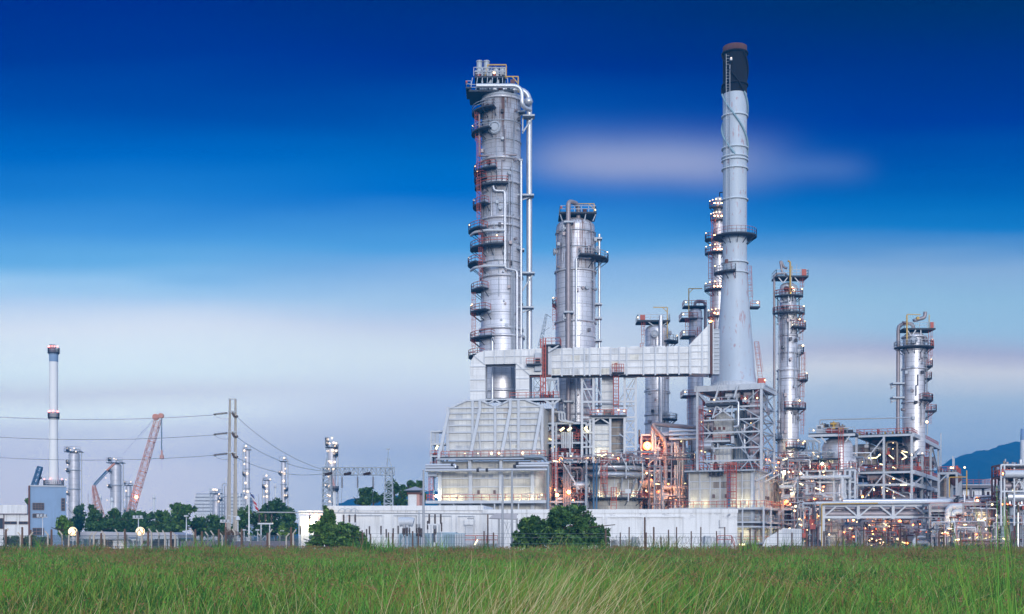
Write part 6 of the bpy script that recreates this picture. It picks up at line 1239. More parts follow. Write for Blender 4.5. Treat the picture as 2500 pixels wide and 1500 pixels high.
# lamps on poles
def lamp_post(px, D, top, label, kind='flood', mat=None, base=1345):
    L = Loc(px, D, 0, 'floodlight_pole' if kind != 'camera' else 'camera_pole', label, 'lamp post'); P = L.o; z = L.z; t = z(top)
    MB().lathe([(.09, 0), (.05, t), (0, t)], 8).build('pole', mat or MT.lsteel, P)
    if kind == 'star':
        bx(P, 'lamp_housing', MT.dark, -.3, .3, .15, .4, t-.25, t+.3); MB().lathe([(.05, 0), (.25, .05), (.42, .18), (.52, .42), (.54, .42), (.44, .15), (.25, -.03), (0, -.06)], 24).build('reflector', MT.enamel, P, (0, .35, t)).rotation_euler = (R(90), 0, 0); bulb(P, (0, -.1, t), MT.lflood, .36, 'lamp_bulb'); pl = bpy.data.lights.new('lamp_light', 'SPOT'); pl.spot_size = R(168); pl.spot_blend = 1; pl.energy = 5200; pl.color = (1, .68, .32); pl.shadow_soft_size = .3; po = bpy.data.objects.new('lamp_light', pl); COL.objects.link(po); po.parent = P; po.location = (0, -.55, t); po.rotation_euler = (R(-80), 0, 0)  # bulb enlarged and bowl added to give the floodlight its halo
    elif kind == 'twin':
        for s in (-.5, -.1, .35): MB().box(s-.14, s+.14, -.2, .12, -.1, .2).build('lamp_head', MT.steel, P, (0, 0, t))
        br(P, 'crossarm', MT.lsteel, (-.7, 0, t-.15), (.6, 0, t-.15), .08)
    elif kind == 'dome':
        m = MB(); m.bar((0, 0, t), (-1.2, 0, t+.15), .07); m.build('arm', MT.lsteel, P); MB().lathe([(.32, 0), (.26, .25), (.08, .5), (0, .5)], 12, 0, 0).build('lamp_shade', MT.lsteel, P, (0 if kind else 0, 0, t-.4))
    elif kind == 'camera':
        bx(P, 'camera_housing', MT.steel, -.2, .24, -.3, .1, t, t+.18)
    return P
MT.enamel = mk('white_enamel', (.85, .84, .80), .5, 0, 0)
lamp_post(178, 143, 1298, 'floodlight burning by the small tree at left', 'star'); lamp_post(343, 143, 1298, 'floodlight burning over the hut', 'star')
lamp_post(104, 150, 1260, 'white pole with lamp cluster before the blue block', 'twin'); lamp_post(338, 150, 1263, 'white pole with lamp cluster above the shed', 'twin'); lamp_post(551, 150, 1273, 'salmon pole with lamp cluster left of the twin pole', 'twin', MT.salmon)
lamp_post(455, 142, 1262, 'stout white pole standing right of the shed', 'camera', MT.lsteel); lamp_post(581, 150, 1262, 'lamp with bell shade right of the twin pole', 'dome')
for px, t, lb in ((596,1296,'camera pole right of the twin utility pole'),(629,1296,'camera pole left of the busbar posts'),(689,1298,'camera pole by the end of the hedge')): lamp_post(px, 150, t, lb, 'camera')
for px, t, D, lb, w in ((1034,1147,152,'tall grey concrete pole before the guard tower',.15),(1227,1160,150,'bare concrete pole before the gabled furnace',.14),(1250,1147,148,'bare concrete pole right of its twin before the gabled furnace',.14),(1430,1160,150,'bare concrete pole left of the round furnace',.11)):
    L = Loc(px, D, 0, 'concrete_pole', lb, 'pole'); MB().lathe([(w*1.15, 0), (w*.8, L.z(t)), (0, L.z(t))], 8).build('pole', MT.gconc, L.o)
L = Loc(608, 165, 0, 'flagpole', 'white flagpole with a limp red white and blue striped flag', 'flagpole'); P = L.o; z = L.z; MB().lathe([(.12, 0), (.06, z(1198)), (0, z(1197))], 8).build('pole', MT.white, P)
MT.flagb = mk('flag_blue', (.03, .05, .2), .8, dirt=0); MT.flagw = mk('flag_white', (.7, .7, .72), .8, dirt=0); MT.flagr = mk('flag_red', (.5, .06, .08), .8, dirt=0)
for i, (mt, a, b) in enumerate(((MT.flagb, 0, .22), (MT.flagw, .22, .42), (MT.flagr, .42, .62), (MT.flagw, .62, .72), (MT.flagr, .72, .95))):
    V = []
    for f in (a, b):
        for j in range(5): V.append((.08+j*.13+f*.8, .15*math.sin(j*1.7+f*3), z(1202)-f*2.3-j*.12))
    MB().add(V, [(j, j+1, j+6, j+5) for j in range(4)]).build('flag_stripe', mt, P)
# ================================================================ twin utility pole, power lines, gantry
L = Loc(568, 176, 0, 'utility_pole', 'twin concrete utility pole with three crossbars of insulators', 'utility pole'); P = L.o; x = L.u; z = L.z
for a, b in ((557.5, 561.5), (574, 575)):
    m = MB(); u0, u1 = x(a), x(b); m.lathe([(.001, 0), (.34, 0), (.16, z(975)), (0, z(975))], 4); m.v = [(q[0]+u0+(u1-u0)*q[2]/z(975), q[1], q[2]) for q in m.v]; m.sm = [False]*len(m.f); m.build('pole', MT.concrete, P)
for py in (975, 1005, 1055, 1106): br(P, 'crossbar', MT.steel, (x(559), -.25, z(py)), (x(577), -.25, z(py)), .1, .2)
wires = []
for py in (1011, 1060, 1110):
    m = MB(); a = Vector((x(558), -.3, z(py-2))); b = Vector((x(525), -.5, z(py+2)))
    for i in range(10): q = a.lerp(b, (i+1)/10); m.tube([q-Vector((.04, 0, 0)), q+Vector((.04, 0, 0))], .16, 8)
    m.bar(a, b, .06); m.build('insulator_string', MT.insul, P)
    m = MB(); m.bar((x(568), -.3, z(py-3)), (x(574), -.3, z(py+8)), .3); m.tube([(x(578), -.3, z(py+5)), (x(580), -.3, z(py+9))], .22, 8); m.build('stay_bracket', MT.insul, P)
    pts = [Vector((x(525), -.5, z(py+2))), Vector((x(533), -.5, z(py+9))), Vector((x(545), -.5, z(py+13))), Vector((x(560), -.4, z(py+13)))]; m = MB(); [m.bar(p, q, .04) for p, q in zip(pts, pts[1:])]; m.build('jumper', MT.wire, P)
def wire(label, p, q, sag, r=.03, n=24):
    """world-space cable between two supports"""
    p, q = Vector(p), Vector(q); m = MB(); pts = [p.lerp(q, i/n)-Vector((0, 0, sag*4*(i/n)*(1-i/n))) for i in range(n+1)]
    o = m.tube([a-p for a in pts], r, 5, None).build('power_line', MT.wire, None, p); return tag(o, label, 'cable', 'overhead power lines at the twin utility pole')
def Wp(px, py, Y): return ((px-1250)/F*Y, Y, CAMZ+(HZ-py)/F*Y)
for (py, lb) in ((1013,'topmost cable running left from the twin utility pole'),(1062,'middle cable running left from the twin utility pole'),(1112,'lowest cable running left from the twin utility pole')):
    wire(lb, Wp(525, py, 175.5), Wp(-220, py-12, 172), 1.0)
for (a, b, lb) in ((1020,1147,'upper cable sloping right from the twin pole to the lattice gantry'),(1069,1150,'middle cable sloping right from the twin pole to the lattice gantry'),(1119,1157,'lower cable sloping right from the twin pole to the lattice gantry')):
    wire(lb, Wp(580, a, 175.7), Wp(789, b, 184), 1.0)
L = Loc(873, 184, 0, 'substation_gantry', 'galvanised lattice gantry with hanging insulator strings before the white building', 'gantry'); P = L.o; x = L.u; z = L.z
lattice(P, (x(799), 0, 0), (x(799), 0, z(1142)), 1.6, 16, MT.galv, 'lattice_tower', .09, 1.2); lattice(P, (x(949), 0, 0), (x(949), 0, z(1142)), 1.6, 16, MT.galv, 'lattice_tower', .09, 1.0)
lattice(P, (x(786), 0, z(1151)), (x(962), 0, z(1151)), 1.1, 16, MT.galv, 'lattice_beam', .08)
for px in (797, 946): m = MB(); m.bar((x(px), 0, z(1142)), (x(px+2), 0, z(1098)), .09); m.bar((x(px-4), 0, z(1142)), (x(px), 0, z(1121)), .07); m.bar((x(px+11), 0, z(1142)), (x(px+4), 0, z(1121)), .07); m.bar((x(px-4), 0, z(1121)), (x(px+7), 0, z(1121)), .07); m.bar((x(px-2), 0, z(1097)), (x(px+5), 0, z(1097)), .25); m.build('peak', MT.galv, P)
for i, px in enumerate((835, 873, 911)):
    m = MB(); 
    for j in range(11): zz = z(1166)-j*.145; m.tube([(x(px), 0, zz), (x(px), 0, zz-.07)], .15, 8)
    m.bar((x(px), 0, z(1160)), (x(px), 0, z(1192)), .05); o = m.build('insulator_string', MT.insul, P); br(o, 'drop_wire', MT.wire, (x(px), 0, z(1192)), (x(px-2), -.5, z(1253)), .035)
    m = MB(); a = Vector((x(811+i*47), -.8, z(1156))); b = Vector((x(797+i*47), -1.6, z(1160)))
    for j in range(8): q = a.lerp(b, j/8); m.tube([q, q+(b-a)*.07], .2, 8)
    m.build('tension_insulator', MT.insul, P)
# busbar and its supports
L = Loc(900, 172, 2, 'busbar', 'long horizontal tubular busbar in front of the white building', 'busbar'); x = L.u; z = L.z; P = L.o
tb(P, 'bar', MT.gconc, [(x(625), 0, L.z(1251, L.u(625))), (x(1265), 0, L.z(1256, L.u(1265)))], .09)
for px in (857, 1018): o = tb(P, 'post', MT.steel, [(x(868 if px == 857 else 1023), 0, 0), (x(868 if px == 857 else 1023), 0, L.z(1246, L.u(px)))], .08)
tb(P, 'post', MT.wood, [(x(1191), 0, 0), (x(1191), 0, z(1256))], .1)
for i, px in enumerate((835, 850, 865)): tb(P, 'jumper_loop', MT.steel, [(x(px)+.55*math.cos(t*.39), 0, L.z(1252, L.u(px))+.55*math.sin(t*.39)) for t in range(9)], .05, 0, 6)
def insul(P, x, y, z0, z1, r=.13, name='post_insulator'):
    m = MB(); n = max(3, int((z1-z0)/.14)); pr = []
    for i in range(n): zz = z0+(z1-z0)*i/n; pr += [(r*.55, zz), (r, zz+(z1-z0)/n*.5)]
    pr += [(r*.5, z1)]; m.lathe(pr, 10, x, y); return m.build(name, MT.insul, P)
def switch(px, D, label, n, sp, ztop, zins, legs, ob=None):
    L = Loc(px, D, 0, 'disconnect_switch', label, 'switchgear'); P = L.o; k = L.k; z = L.z
    w = (n-1)*sp*k/2
    for s in legs: br(P, 'leg', MT.steel, (s*w*.7, 0, 0), (s*w*.7, 0, z(zins)), .16)
    bx(P, 'crossbeam', MT.lsteel, -w-.2, w+.2, -.15, .15, z(zins)-.15, z(zins)+.05)
    for i in range(n): insul(P, -w+i*sp*k, 0, z(zins)+.05, z(ztop), .15)
    return L
switch(648, 170, 'three brown insulators on a two legged stand by the hedge', 3, 15, 1255, 1278, (-1, 1))
switch(853, 170, 'three brown insulators just right of the leafy tree', 3, 14, 1257, 1277, (-1, 1)); Ls = switch(1062, 160, 'three brown insulators beside the ribbed transformer', 3, 14, 1256, 1280, (-1, 1))
for i, px in enumerate((733, 756, 895, 902, 930, 943, 960, 972, 986, 994, 1000, 1017, 1023, 1029, 1044, 1064, 1078, 768, 884, 889)):
    L = Loc(px, 158+i % 4*3, 0, 'surge_arrester', 'brown ribbed insulator post in the switchyard', 'insulator', 'insulator posts in the switchyard'); t = [1284,1258,1292,1285,1284,1292,1290,1284,1290,1288,1290,1280,1288,1290,1272,1285,1276,1290,1295,1300][i]; h = (1310-t)/F*L.D+2
    br(L.o, 'stand', MT.steel, (0, 0, 0), (0, 0, h-1.15 if i != 1 else h-2.2), .14); insul(L.o, 0, 0, h-1.15 if i != 1 else h-2.2, h, .13)
L = Loc(1005, 164, 3, 'transformer', 'large blue grey transformer with white rounded oil tank on top', 'transformer'); x = L.u; z = L.z; P = L.o
bx(P, 'tank_body', MT.tblue, x(975), x(1052), 0, 3, .3, z(1302)); m = MB(); m.tube([(x(972), 1, z(1275)), (x(977), 1, z(1274)), (x(1000), 1, z(1274)), (x(1007), 1, z(1276))], .62, 16); m.build('oil_tank', MT.lsteel, P)
tb(P, 'oil_tank_neck', MT.lsteel, [(x(990), 1, z(1300)), (x(990), 1, z(1280))], .45)
for i in range(10): br(P, 'cooling_fin', MT.tblue, (x(977+i*7.6), -.35, .5), (x(977+i*7.6), -.35, z(1305)), .12, .6)
for px in (988, 1022): bx(P, 'bushing_turret', MT.gconc, x(px-3), x(px+4), -.8, 0, z(1290), z(1280)); [insul(P, x(px+d_), -.5, z(1308), z(1290), .12) for d_ in (-3, 1, 5)]
bx(P, 'bushing_turret', MT.gconc, x(1058), x(1065), -.5, .2, z(1292), z(1283)); insul(P, x(1061), -.4, z(1325), z(1292), .14)
L = Loc(1110, 160, 3, 'transformer', 'boxy transformer with pale corrugated radiator fins', 'transformer'); x = L.u; z = L.z; P = L.o
bx(P, 'tank_body', MT.tblue, x(1066), x(1112), .3, 3, .3, z(1300)); bx(P, 'radiator_frame', MT.tblue, x(1089), x(1135), -.5, .3, .4, z(1302))
for i in range(12): br(P, 'radiator_fin', MT.lsteel if i > 5 else MT.tblue, (x(1090+i*4), -.7, .5), (x(1090+i*4), -.7, z(1304)), .1, .4)
L = Loc(880, 158, 0, 'solar_panel', 'small tilted panel behind the fence right of the leafy tree', 'panel'); br(L.o, 'stand', MT.steel, (L.u(982), 0, 0), (L.u(982), 0, 1.6), .1); br(L.o, 'panel', MT.lsteel, (L.u(981), 0, 1.4), (L.u(988), 0, 2.2), .6, .06)
for px in (642, 705):
    L = Loc(px, 152, 0, 'solar_panel', {642: 'white tilted panel between the busbar legs', 705: 'pale tilted panel near the end of the hedge'}[px], 'panel'); br(L.o, 'stand', MT.steel, (0, 0, 0), (0, 0, 1.5), .1); br(L.o, 'panel', MT.lsteel, (-.5, 0, 1.2), (.35, 0, 2.1), .5, .06)
# ================================================================ fences
L = Loc(620, 134, 0, 'fence', 'wire mesh fence with bent concrete posts along the left of the field', 'fence'); P = L.o; k = L.k
rf = random.Random(2); base = []
i = 0; px = -12
pm = MB(); pm.bar((0, 0, 0), (0, 0, 2.35), .15); pm.bar((0, 0, 2.3), (-.32, 0, 2.75), .12); proto = pm.build('bent_post', MT.concrete, P)
proto.location = (L.u(px), 0, 0)
pls = [6,52,77,122,145,168,190,214,236,258,282,304,326,348,370,383,403,427,470,502,520,545,571,590,612,634,660,682,700,720]
for q in pls:
    o = proto.copy(); COL.objects.link(o); o.location = (L.u(q), rf.uniform(-1, 1), 0); s = rf.uniform(.85, 1.05); o.scale = (rf.choice([-1, 1, 1]), 1, s); o.rotation_euler = (0, R(rf.uniform(-2, 2)), 0); 
wp = MB().lathe([(.13, 0), (.11, 2.75), (0, 2.8)], 8).build('wooden_post', MT.wood, P); wp.location = (L.u(20), -.6, 0)
for q in (63, 78, 135, 192, 248, 306, 364, 421, 480, 499, 538, 556, 595, 654, 712): o = wp.copy(); COL.objects.link(o); o.location = (L.u(q), -.6+rf.uniform(-.5, .5), 0); o.scale = (1, 1, rf.uniform(.85, 1.1))
for h in (.5, .9, 1.3, 1.7, 2.1): br(P, 'wire', MT.wire, (L.u(-20), 0, h), (L.u(725), 0, h), .03)
m = MB(); ua, ub = L.u(-20), L.u(725); n = 230
for i in range(n):
    a = ua+(ub-ua)*i/n; m.bar((a, .02, .1), (a+2, .02, 2.1), .02); m.bar((a+2, .03, .1), (a, .03, 2.1), .02)
m.build('mesh', MT.wire, P)
L = Loc(560, 141, 0, 'low_wall', 'low purplish block wall behind the left fence', 'wall'); bx(L.o, 'wall', mk('purplish_block', (.24, .20, .24), .85, 0, .3, .6), L.u(440), L.u(720), 0, .3, 0, 1.45)
L = Loc(1700, 134, 0, 'fence', 'thin steel post fence with coiled wire along the right of the field', 'fence'); P = L.o
sp = MB().lathe([(.075, 0), (.07, 3.0), (0, 3.05)], 6).build('steel_post', MT.wood, P); sp.location = (L.u(1536), 0, 0)
for q, s in ((885,.8),(905,.75),(947,.8),(960,.78),(1007,.85),(1020,.8),(1182,.85),(1205,.8),(1478,.9),(1515,.8),(1573,1.35),(1576,.8),(1595,1.),(1614,.65),(1633,.9),(1653,1.),(1687,.85),(1711,1.),(1747,.85),(1771,1.),(1806,.8),(1831,.95),(1843,.85),(1901,.95),(1936,.8),(1965,.8),(2015,.85),(2060,.8),(2110,.85),(2156,.85),(2191,.9),(2240,.8),(2290,.85),(2303,.85),(2341,.85),(2380,.8),(2430,.9),(2470,.85)):
    o = sp.copy(); COL.objects.link(o); o.location = (L.u(q), rf.uniform(-.8, .8), 0); o.scale = (rf.uniform(.9, 1.4),)*2+(s,)
for h in (1.2, 1.9, 2.3): br(P, 'wire', MT.wire, (L.u(870), 0, h), (L.u(2520), 0, h), .025)
m = MB(); pts = []; ua, ub = L.u(1480), L.u(1810)
for i in range(900): f = i/900; a = i*.75; pts.append((ua+(ub-ua)*f+.2*math.cos(a*.7), .45*math.cos(a), 1.6+.42*math.sin(a)+.1*math.sin(i*.11)))
for p, q in zip(pts, pts[1:]): m.bar(p, q, .012)
m.build('razor_coil', MT.wire, P)
L = Loc(2130, 140, 0, 'equipment_boxes', 'grey electrical boxes standing low behind the fence right of the big bush', 'box'); 
for a, b, t in ((1494,1508,1318),(1530,1555,1333),(1552,1562,1321),(1705,1718,1340)): bx(L.o, 'box', MT.gconc, L.u(a), L.u(b), 0, 1, 0, L.z(t))
# ================================================================ VEGETATION
def leafmat(name, col, rough=.55):
    m = mk(name, col, rough, 0, .0); b = m.node_tree.nodes['Principled BSDF']; b.inputs['Specular IOR Level'].default_value = .25; return m
LM = [leafmat('leaf_dark', (.030, .080, .024)), leafmat('leaf_mid', (.070, .155, .040)), leafmat('leaf_light', (.15, .26, .062)), leafmat('leaf_blue', (.055, .115, .060))]
MT.bark = mk('bark', (.09, .065, .05), .9, 0, .3)
def mesh_np(name, V, Fq, mats, mi, parent=None):
    """V (n,3), Fq (m,4) quads"""
    me = bpy.data.meshes.new(name); nv, nf = len(V), len(Fq)
    me.vertices.add(nv); me.vertices.foreach_set('co', V.astype(np.float32).ravel())
    me.loops.add(nf*4); me.loops.foreach_set('vertex_index', Fq.astype(np.int32).ravel())
    me.polygons.add(nf); me.polygons.foreach_set('loop_start', np.arange(0, nf*4, 4, dtype=np.int32)); me.polygons.foreach_set('loop_total', np.full(nf, 4, dtype=np.int32))
    me.polygons.foreach_set('material_index', mi.astype(np.int32))
    for m in mats: me.materials.append(m)
    me.update(calc_edges=True)
    o = bpy.data.objects.new(name, me); COL.objects.link(o)
    if parent is not None: o.parent = parent
    return o
def leaves(r, centres, radii, n, size, mats, probs):
    """scatter leaf quads in lumpy shells of the given lobes"""
    centres = np.array(centres, float); radii = np.array(radii, float)
    w = radii[:, 0]*radii[:, 2]; idx = r.choice(len(centres), n, p=w/w.sum())
    d = r.normal(size=(n, 3)); d /= np.linalg.norm(d, axis=1)[:, None]
    # clumps: snap many leaves toward random twig tips
    tips = r.normal(size=(len(centres), 26, 3)); tips /= np.linalg.norm(tips, axis=2)[:, :, None]
    tsid = r.randint(0, 26, n); tsel = tips[idx, tsid]; tipr = r.uniform(.72, 1.22, (len(centres), 26))[idx, tsid]
    d = d*.22+tsel; d /= np.linalg.norm(d, axis=1)[:, None]
    rad = 1-np.abs(r.normal(0, .26, n)); rad = np.clip(rad+r.normal(0, .05, n), .15, 1.12)
    c = centres[idx]+d*radii[idx]*(rad*tipr)[:, None]
    c[:, 2] = np.maximum(c[:, 2], .1)
    a = r.normal(size=(n, 3)); a /= np.linalg.norm(a, axis=1)[:, None]; b = np.cross(a, r.normal(size=(n, 3))); b /= np.linalg.norm(b, axis=1)[:, None]
    s = size*r.uniform(.6, 1.3, n)[:, None]
    V = np.stack([c-a*s, c-b*s*.45, c+a*s, c+b*s*.45], 1).reshape(-1, 3)
    tm = r.choice(len(mats), (len(centres), 26), p=probs); own = r.rand(n) < .35
    mi = np.where(own, r.choice(len(mats), n, p=probs), tm[idx, tsid])
    return V, np.arange(n*4).reshape(-1, 4), mi
def tree(px, D, lobes, label, n=2600, size=.3, probs=(.35, .35, .15, .15), name='broadleaf_tree', cat='tree', group=None, seed=0, trunk=True, palm=False):
    """lobes: (px, py, rx_px, ry_px) read off the photograph"""
    L = Loc(px, D, 0, name, label, cat, group); P = L.o; k = L.k; r = np.random.RandomState(seed+px % 991); C = []; Rr = []
    for (a, b, rx, ry) in lobes:
        cx, cz = (a-px)*k, L.z(b)
        for j in range(4):
            f = .0 if j == 0 else .55
            q = r.normal(size=3)*f; C.append((cx+q[0]*rx*k*.7, q[1]*rx*k*.6, cz+q[2]*ry*k*.5)); s = 1 if j == 0 else r.uniform(.5, .75)
            s *= .88; Rr.append((rx*k*s, rx*k*s*.85, ry*k*s))
    V, Fq, mi = leaves(r, C, Rr, n, size, LM, probs)
    mesh_np('crown', V, Fq, LM, mi, P)
    m = MB(); 
    for i, (a, b, rx, ry) in enumerate(lobes):
        top = ((a-px)*k, 0, L.z(b)); m.tube([(r.uniform(-.2, .2), 0, 0), ((a-px)*k*.35, .1, max(.5, top[2]*.5)), top], .16 if i else .22, 6, None)
        for j in range(4):
            q = r.normal(size=3)*.6; m.tube([((a-px)*k*.8, 0, top[2]*.85), (top[0]+q[0]*rx*k, q[1]*rx*k, top[2]+q[2]*ry*k*.7)], .05, 5, None)
    m.build('trunk', MT.bark, P); return P
tree(1370, 139, [(1395,1282,58,42),(1385,1252,40,20),(1440,1300,44,30),(1400,1318,80,22),(1462,1322,26,20),(1352,1290,34,34),(1330,1300,40,36),(1370,1262,34,22)], 'big dark green rounded bush before the white building', 15000, .23, (.42, .40, .12, .06), 'bush', 'bush', seed=4)
tree(1290, 141, [(1296,1278,34,24),(1285,1304,28,32),(1310,1320,34,20),(1272,1322,18,18)], 'smaller dark bush touching the big one on its left', 6500, .23, (.42, .40, .12, .06), 'bush', 'bush', seed=5)
tree(800, 142, [(800,1272,17,26),(794,1300,28,28),(796,1247,7,14),(772,1324,26,16),(818,1298,24,28),(812,1262,10,14),(830,1322,34,18),(780,1290,14,18)], 'leafy upright tree before the left of the white building', 8500, .24, (.28, .42, .20, .10), seed=6)
tree(862, 141, [(852,1300,28,24),(875,1318,22,20),(845,1322,30,18),(893,1334,16,10)], 'low spreading bush at the foot of the leafy upright tree', 4200, .24, (.28, .42, .20, .10), 'bush', 'bush', seed=7)
FT = [  # far-left tree belt
 (160,150,[(160,1290,22,26),(150,1272,14,14)],'small ragged tree half hidden by the left floodlight',2200,.26,(.2,.35,.35,.1)),
 (192,300,[(192,1265,20,34),(185,1290,22,24)],'feathery grey green tree right of the first far column',2600,.4,(.2,.2,.1,.5)),
 (236,230,[(236,1272,26,30),(228,1250,12,22),(250,1290,26,20)],'dark tree between the two cranes',4200,.3,(.5,.3,.05,.15)),
 (275,232,[(275,1272,22,28),(280,1254,12,14),(292,1292,22,20)],'dark round tree at the foot of the second far column',3600,.3,(.5,.3,.05,.15)),
 (315,250,[(318,1268,26,26),(310,1290,30,20)],'palm like tree at the foot of the orange crane',3600,.42,(.4,.3,.05,.25)),
 (355,250,[(358,1272,28,26),(352,1292,30,20)],'palm like tree right of the orange crane boom',3600,.42,(.4,.3,.05,.25)),
 (395,240,[(396,1268,22,26),(395,1292,30,20)],'mid green tree in the middle of the hedge line',3400,.32,(.3,.4,.15,.15)),
 (437,236,[(434,1240,20,18),(440,1265,32,26),(455,1246,16,14),(430,1290,34,22)],'tallest tree of the belt with spreading light green top',6000,.32,(.3,.4,.2,.1)),
 (490,250,[(486,1282,28,24),(500,1296,30,16)],'low tree in front of the stepped office block',3200,.34,(.4,.3,.05,.25)),
 (535,240,[(532,1280,26,24),(540,1296,30,16)],'low tree just left of the twin utility pole',3200,.32,(.4,.35,.1,.15)),
 (596,240,[(597,1262,26,26),(592,1290,30,24)],'round tree between the twin pole and the flagpole',4000,.32,(.35,.4,.1,.15)),
 (640,245,[(640,1268,26,24),(636,1292,30,22)],'dim tree right of the flagpole',3600,.34,(.5,.3,.05,.15)),
 (672,262,[(672,1238,28,24),(668,1262,34,26),(676,1290,34,24)],'dark domed tree rising above the belt',6000,.34,(.65,.2,.02,.13)),
 (706,240,[(706,1262,22,24),(700,1292,24,24)],'bushy tree at the corner of the white building',3600,.32,(.4,.35,.1,.15)),
 (695,150,[(693,1312,14,20),(688,1296,8,14)],'light green creeper clad shrub by the white building corner',1200,.2,(.1,.3,.5,.1)),
 (897,250,[(894,1202,22,16),(890,1220,26,16),(915,1215,14,14)],'dark rounded tree right of the hanging insulators',4200,.34,(.55,.3,.03,.12)),
 (965,250,[(962,1190,12,18),(985,1200,16,16),(968,1218,30,20),(940,1218,18,14),(950,1188,8,16)],'dark ragged tree behind the right lattice tower',5200,.34,(.6,.28,.02,.10)),
 (1018,250,[(1002,1182,10,8),(1024,1184,14,10),(1014,1190,16,8),(1030,1215,12,16)],'dark treetop spreading behind the guard tower',2600,.32,(.6,.28,.02,.10)),
 (70,300,[(69,1224,7,7)],'single palm tuft beside the blue grey block',260,.5,(.1,.4,.4,.1)),
 (55,137,[(30,1322,24,14),(75,1324,28,16),(100,1326,24,16)],'dark green hedge clump behind the left fence',5200,.18,(.6,.3,.02,.08))]
for i, (px, D, lo, lb, n_, s_, pr) in enumerate(FT):
    nm = 'palm_tree' if 'palm' in lb else ('shrub' if ('shrub' in lb or 'hedge clump' in lb) else 'broadleaf_tree')
    tree(px, D, lo, lb, n_, s_, pr, nm, 'shrub' if nm == 'shrub' else 'tree', seed=20+i)
# dead thorny shrub by the twin pole
L = Loc(563, 137, 0, 'dead_shrub', 'leafless thorny shrub at the foot of the twin utility pole', 'shrub'); m = MB(); rt = random.Random(5)
def twig(p, d, l, r, n):
    q = p+d*l; m.bar(p, q, r)
    if n: 
        for _ in range(3): twig(q, (d+Vector((rt.gauss(0, .6), rt.gauss(0, .5), rt.gauss(.1, .5)))).normalized(), l*.68, r*.6, n-1)
for _ in range(5): twig(Vector((rt.uniform(-1, 1), 0, .3)), Vector((rt.gauss(0, .6), 0, 1)).normalized(), 1.0, .09, 4)
m.build('branches', MT.wood, L.o)

# ================================================================ GRASS
def gmat(name, col, tr=.0):
    m = mk(name, col, .6, 0, 0); m.node_tree.nodes['Principled BSDF'].inputs['Specular IOR Level'].default_value = .2; return m
GM = [gmat('grass_green', (.10, .285, .042)), gmat('grass_deep', (.030, .120, .022)), gmat('grass_lime', (.19, .37, .06)), gmat('grass_olive', (.21, .21, .05)), gmat('seed_brown', (.25, .14, .07)), gmat('straw', (.50, .43, .24))]
def fbm(x, y, seed):
    r = np.random.RandomState(seed); o = np.zeros_like(x); 
    for i in range(7):
        f = .045*1.9**i; a, b, c_, d_ = r.rand(4)*6.28; th = r.rand()*3.14; u_ = x*math.cos(th)+y*math.sin(th); w_ = -x*math.sin(th)+y*math.cos(th)
        o += (np.sin(u_*f*6.28+a+np.sin(w_*f*5+c_))*np.cos(w_*f*5.1+b))/1.35**i
    return o/2.2
def blades(r, x, y, h, w, lean, mats):
    """curved tapering grass blades, two quads each"""
    n = len(x); th = r.uniform(0, 2*np.pi, n); lx, ly = lean[0]+r.normal(0, lean[2], n), lean[1]+r.normal(0, lean[2], n)
    dx, dy = np.cos(th)*w/2, np.sin(th)*w/2; z0 = np.zeros(n)
    P0 = np.stack([x-dx, y-dy, z0], 1); P1 = np.stack([x+dx, y+dy, z0], 1)
    mx, my = x+lx*h*.3, y+ly*h*.3
    P2 = np.stack([mx+dx*.8, my+dy*.8, h*.55], 1); P3 = np.stack([mx-dx*.8, my-dy*.8, h*.55], 1)
    tx, ty = x+lx*h, y+ly*h; tz = h*(1-.25*np.minimum(1, lx*lx+ly*ly))
    P4 = np.stack([tx+dx*.12, ty+dy*.12, tz], 1); P5 = np.stack([tx-dx*.12, ty-dy*.12, tz], 1)
    V = np.stack([P0, P1, P2, P3, P4, P5], 1).reshape(-1, 3)
    b = np.arange(n)[:, None]*6; Fq = np.concatenate([b+np.array([[0, 1, 2, 3]]), b+np.array([[3, 2, 4, 5]])], 1).reshape(-1, 4)
    return V, Fq, np.repeat(mats, 2)
r = np.random.RandomState(11)
N = 420000
# distance distribution: screen-uniform near, thinning with distance
y = 8+ (131-8)*r.rand(N)**1.25
y = np.where(r.rand(N) < .35, 90+42*r.rand(N), y)
x = (r.rand(N)*2-1)*(y*.46+3)
cl = r.normal(0, .12, (N, 2)); gx = np.round(x/.55)*.55+cl[:, 0]; gy = np.round(y/.55)*.55+cl[:, 1]
f = r.rand(N) < .6; x = np.where(f, gx, x); y = np.where(f, gy, y)
f1 = fbm(x, y*.6, 1); f2 = fbm(x*1.7, y, 2); f3 = fbm(x*3, y*3, 3)
h = .56*np.clip(1+.38*f1+.22*f3, .45, 1.9)*r.uniform(.5, 1.3, N)+np.clip((y-85)/35, 0, 1)*.06
w = .010+y*.00045*r.uniform(.6, 1.4, N)
brown = np.clip(.10+.24*f2, .02, .6)
t = r.rand(N); s_ = r.rand(N)
dp = np.clip(.32-.6*f1-.3*f2+.2*f3, .03, .62); mats = np.where(s_ < .62-dp, 0, np.where(s_ < .62, 1, np.where(s_ < .80+.08*f1, 2, 3)))
mats = np.where((t < brown), np.where(r.rand(N) < .55, 4, 3), mats); mats = np.where(r.rand(N) < .012, 5, mats)
V, Fq, mi = blades(r, x, y, h, w, (.12, 0, .38), mats)
g1 = mesh_np('grass', V, Fq, GM, mi); tag(g1, 'dense green and brown field grass over the whole foreground', kind='stuff')
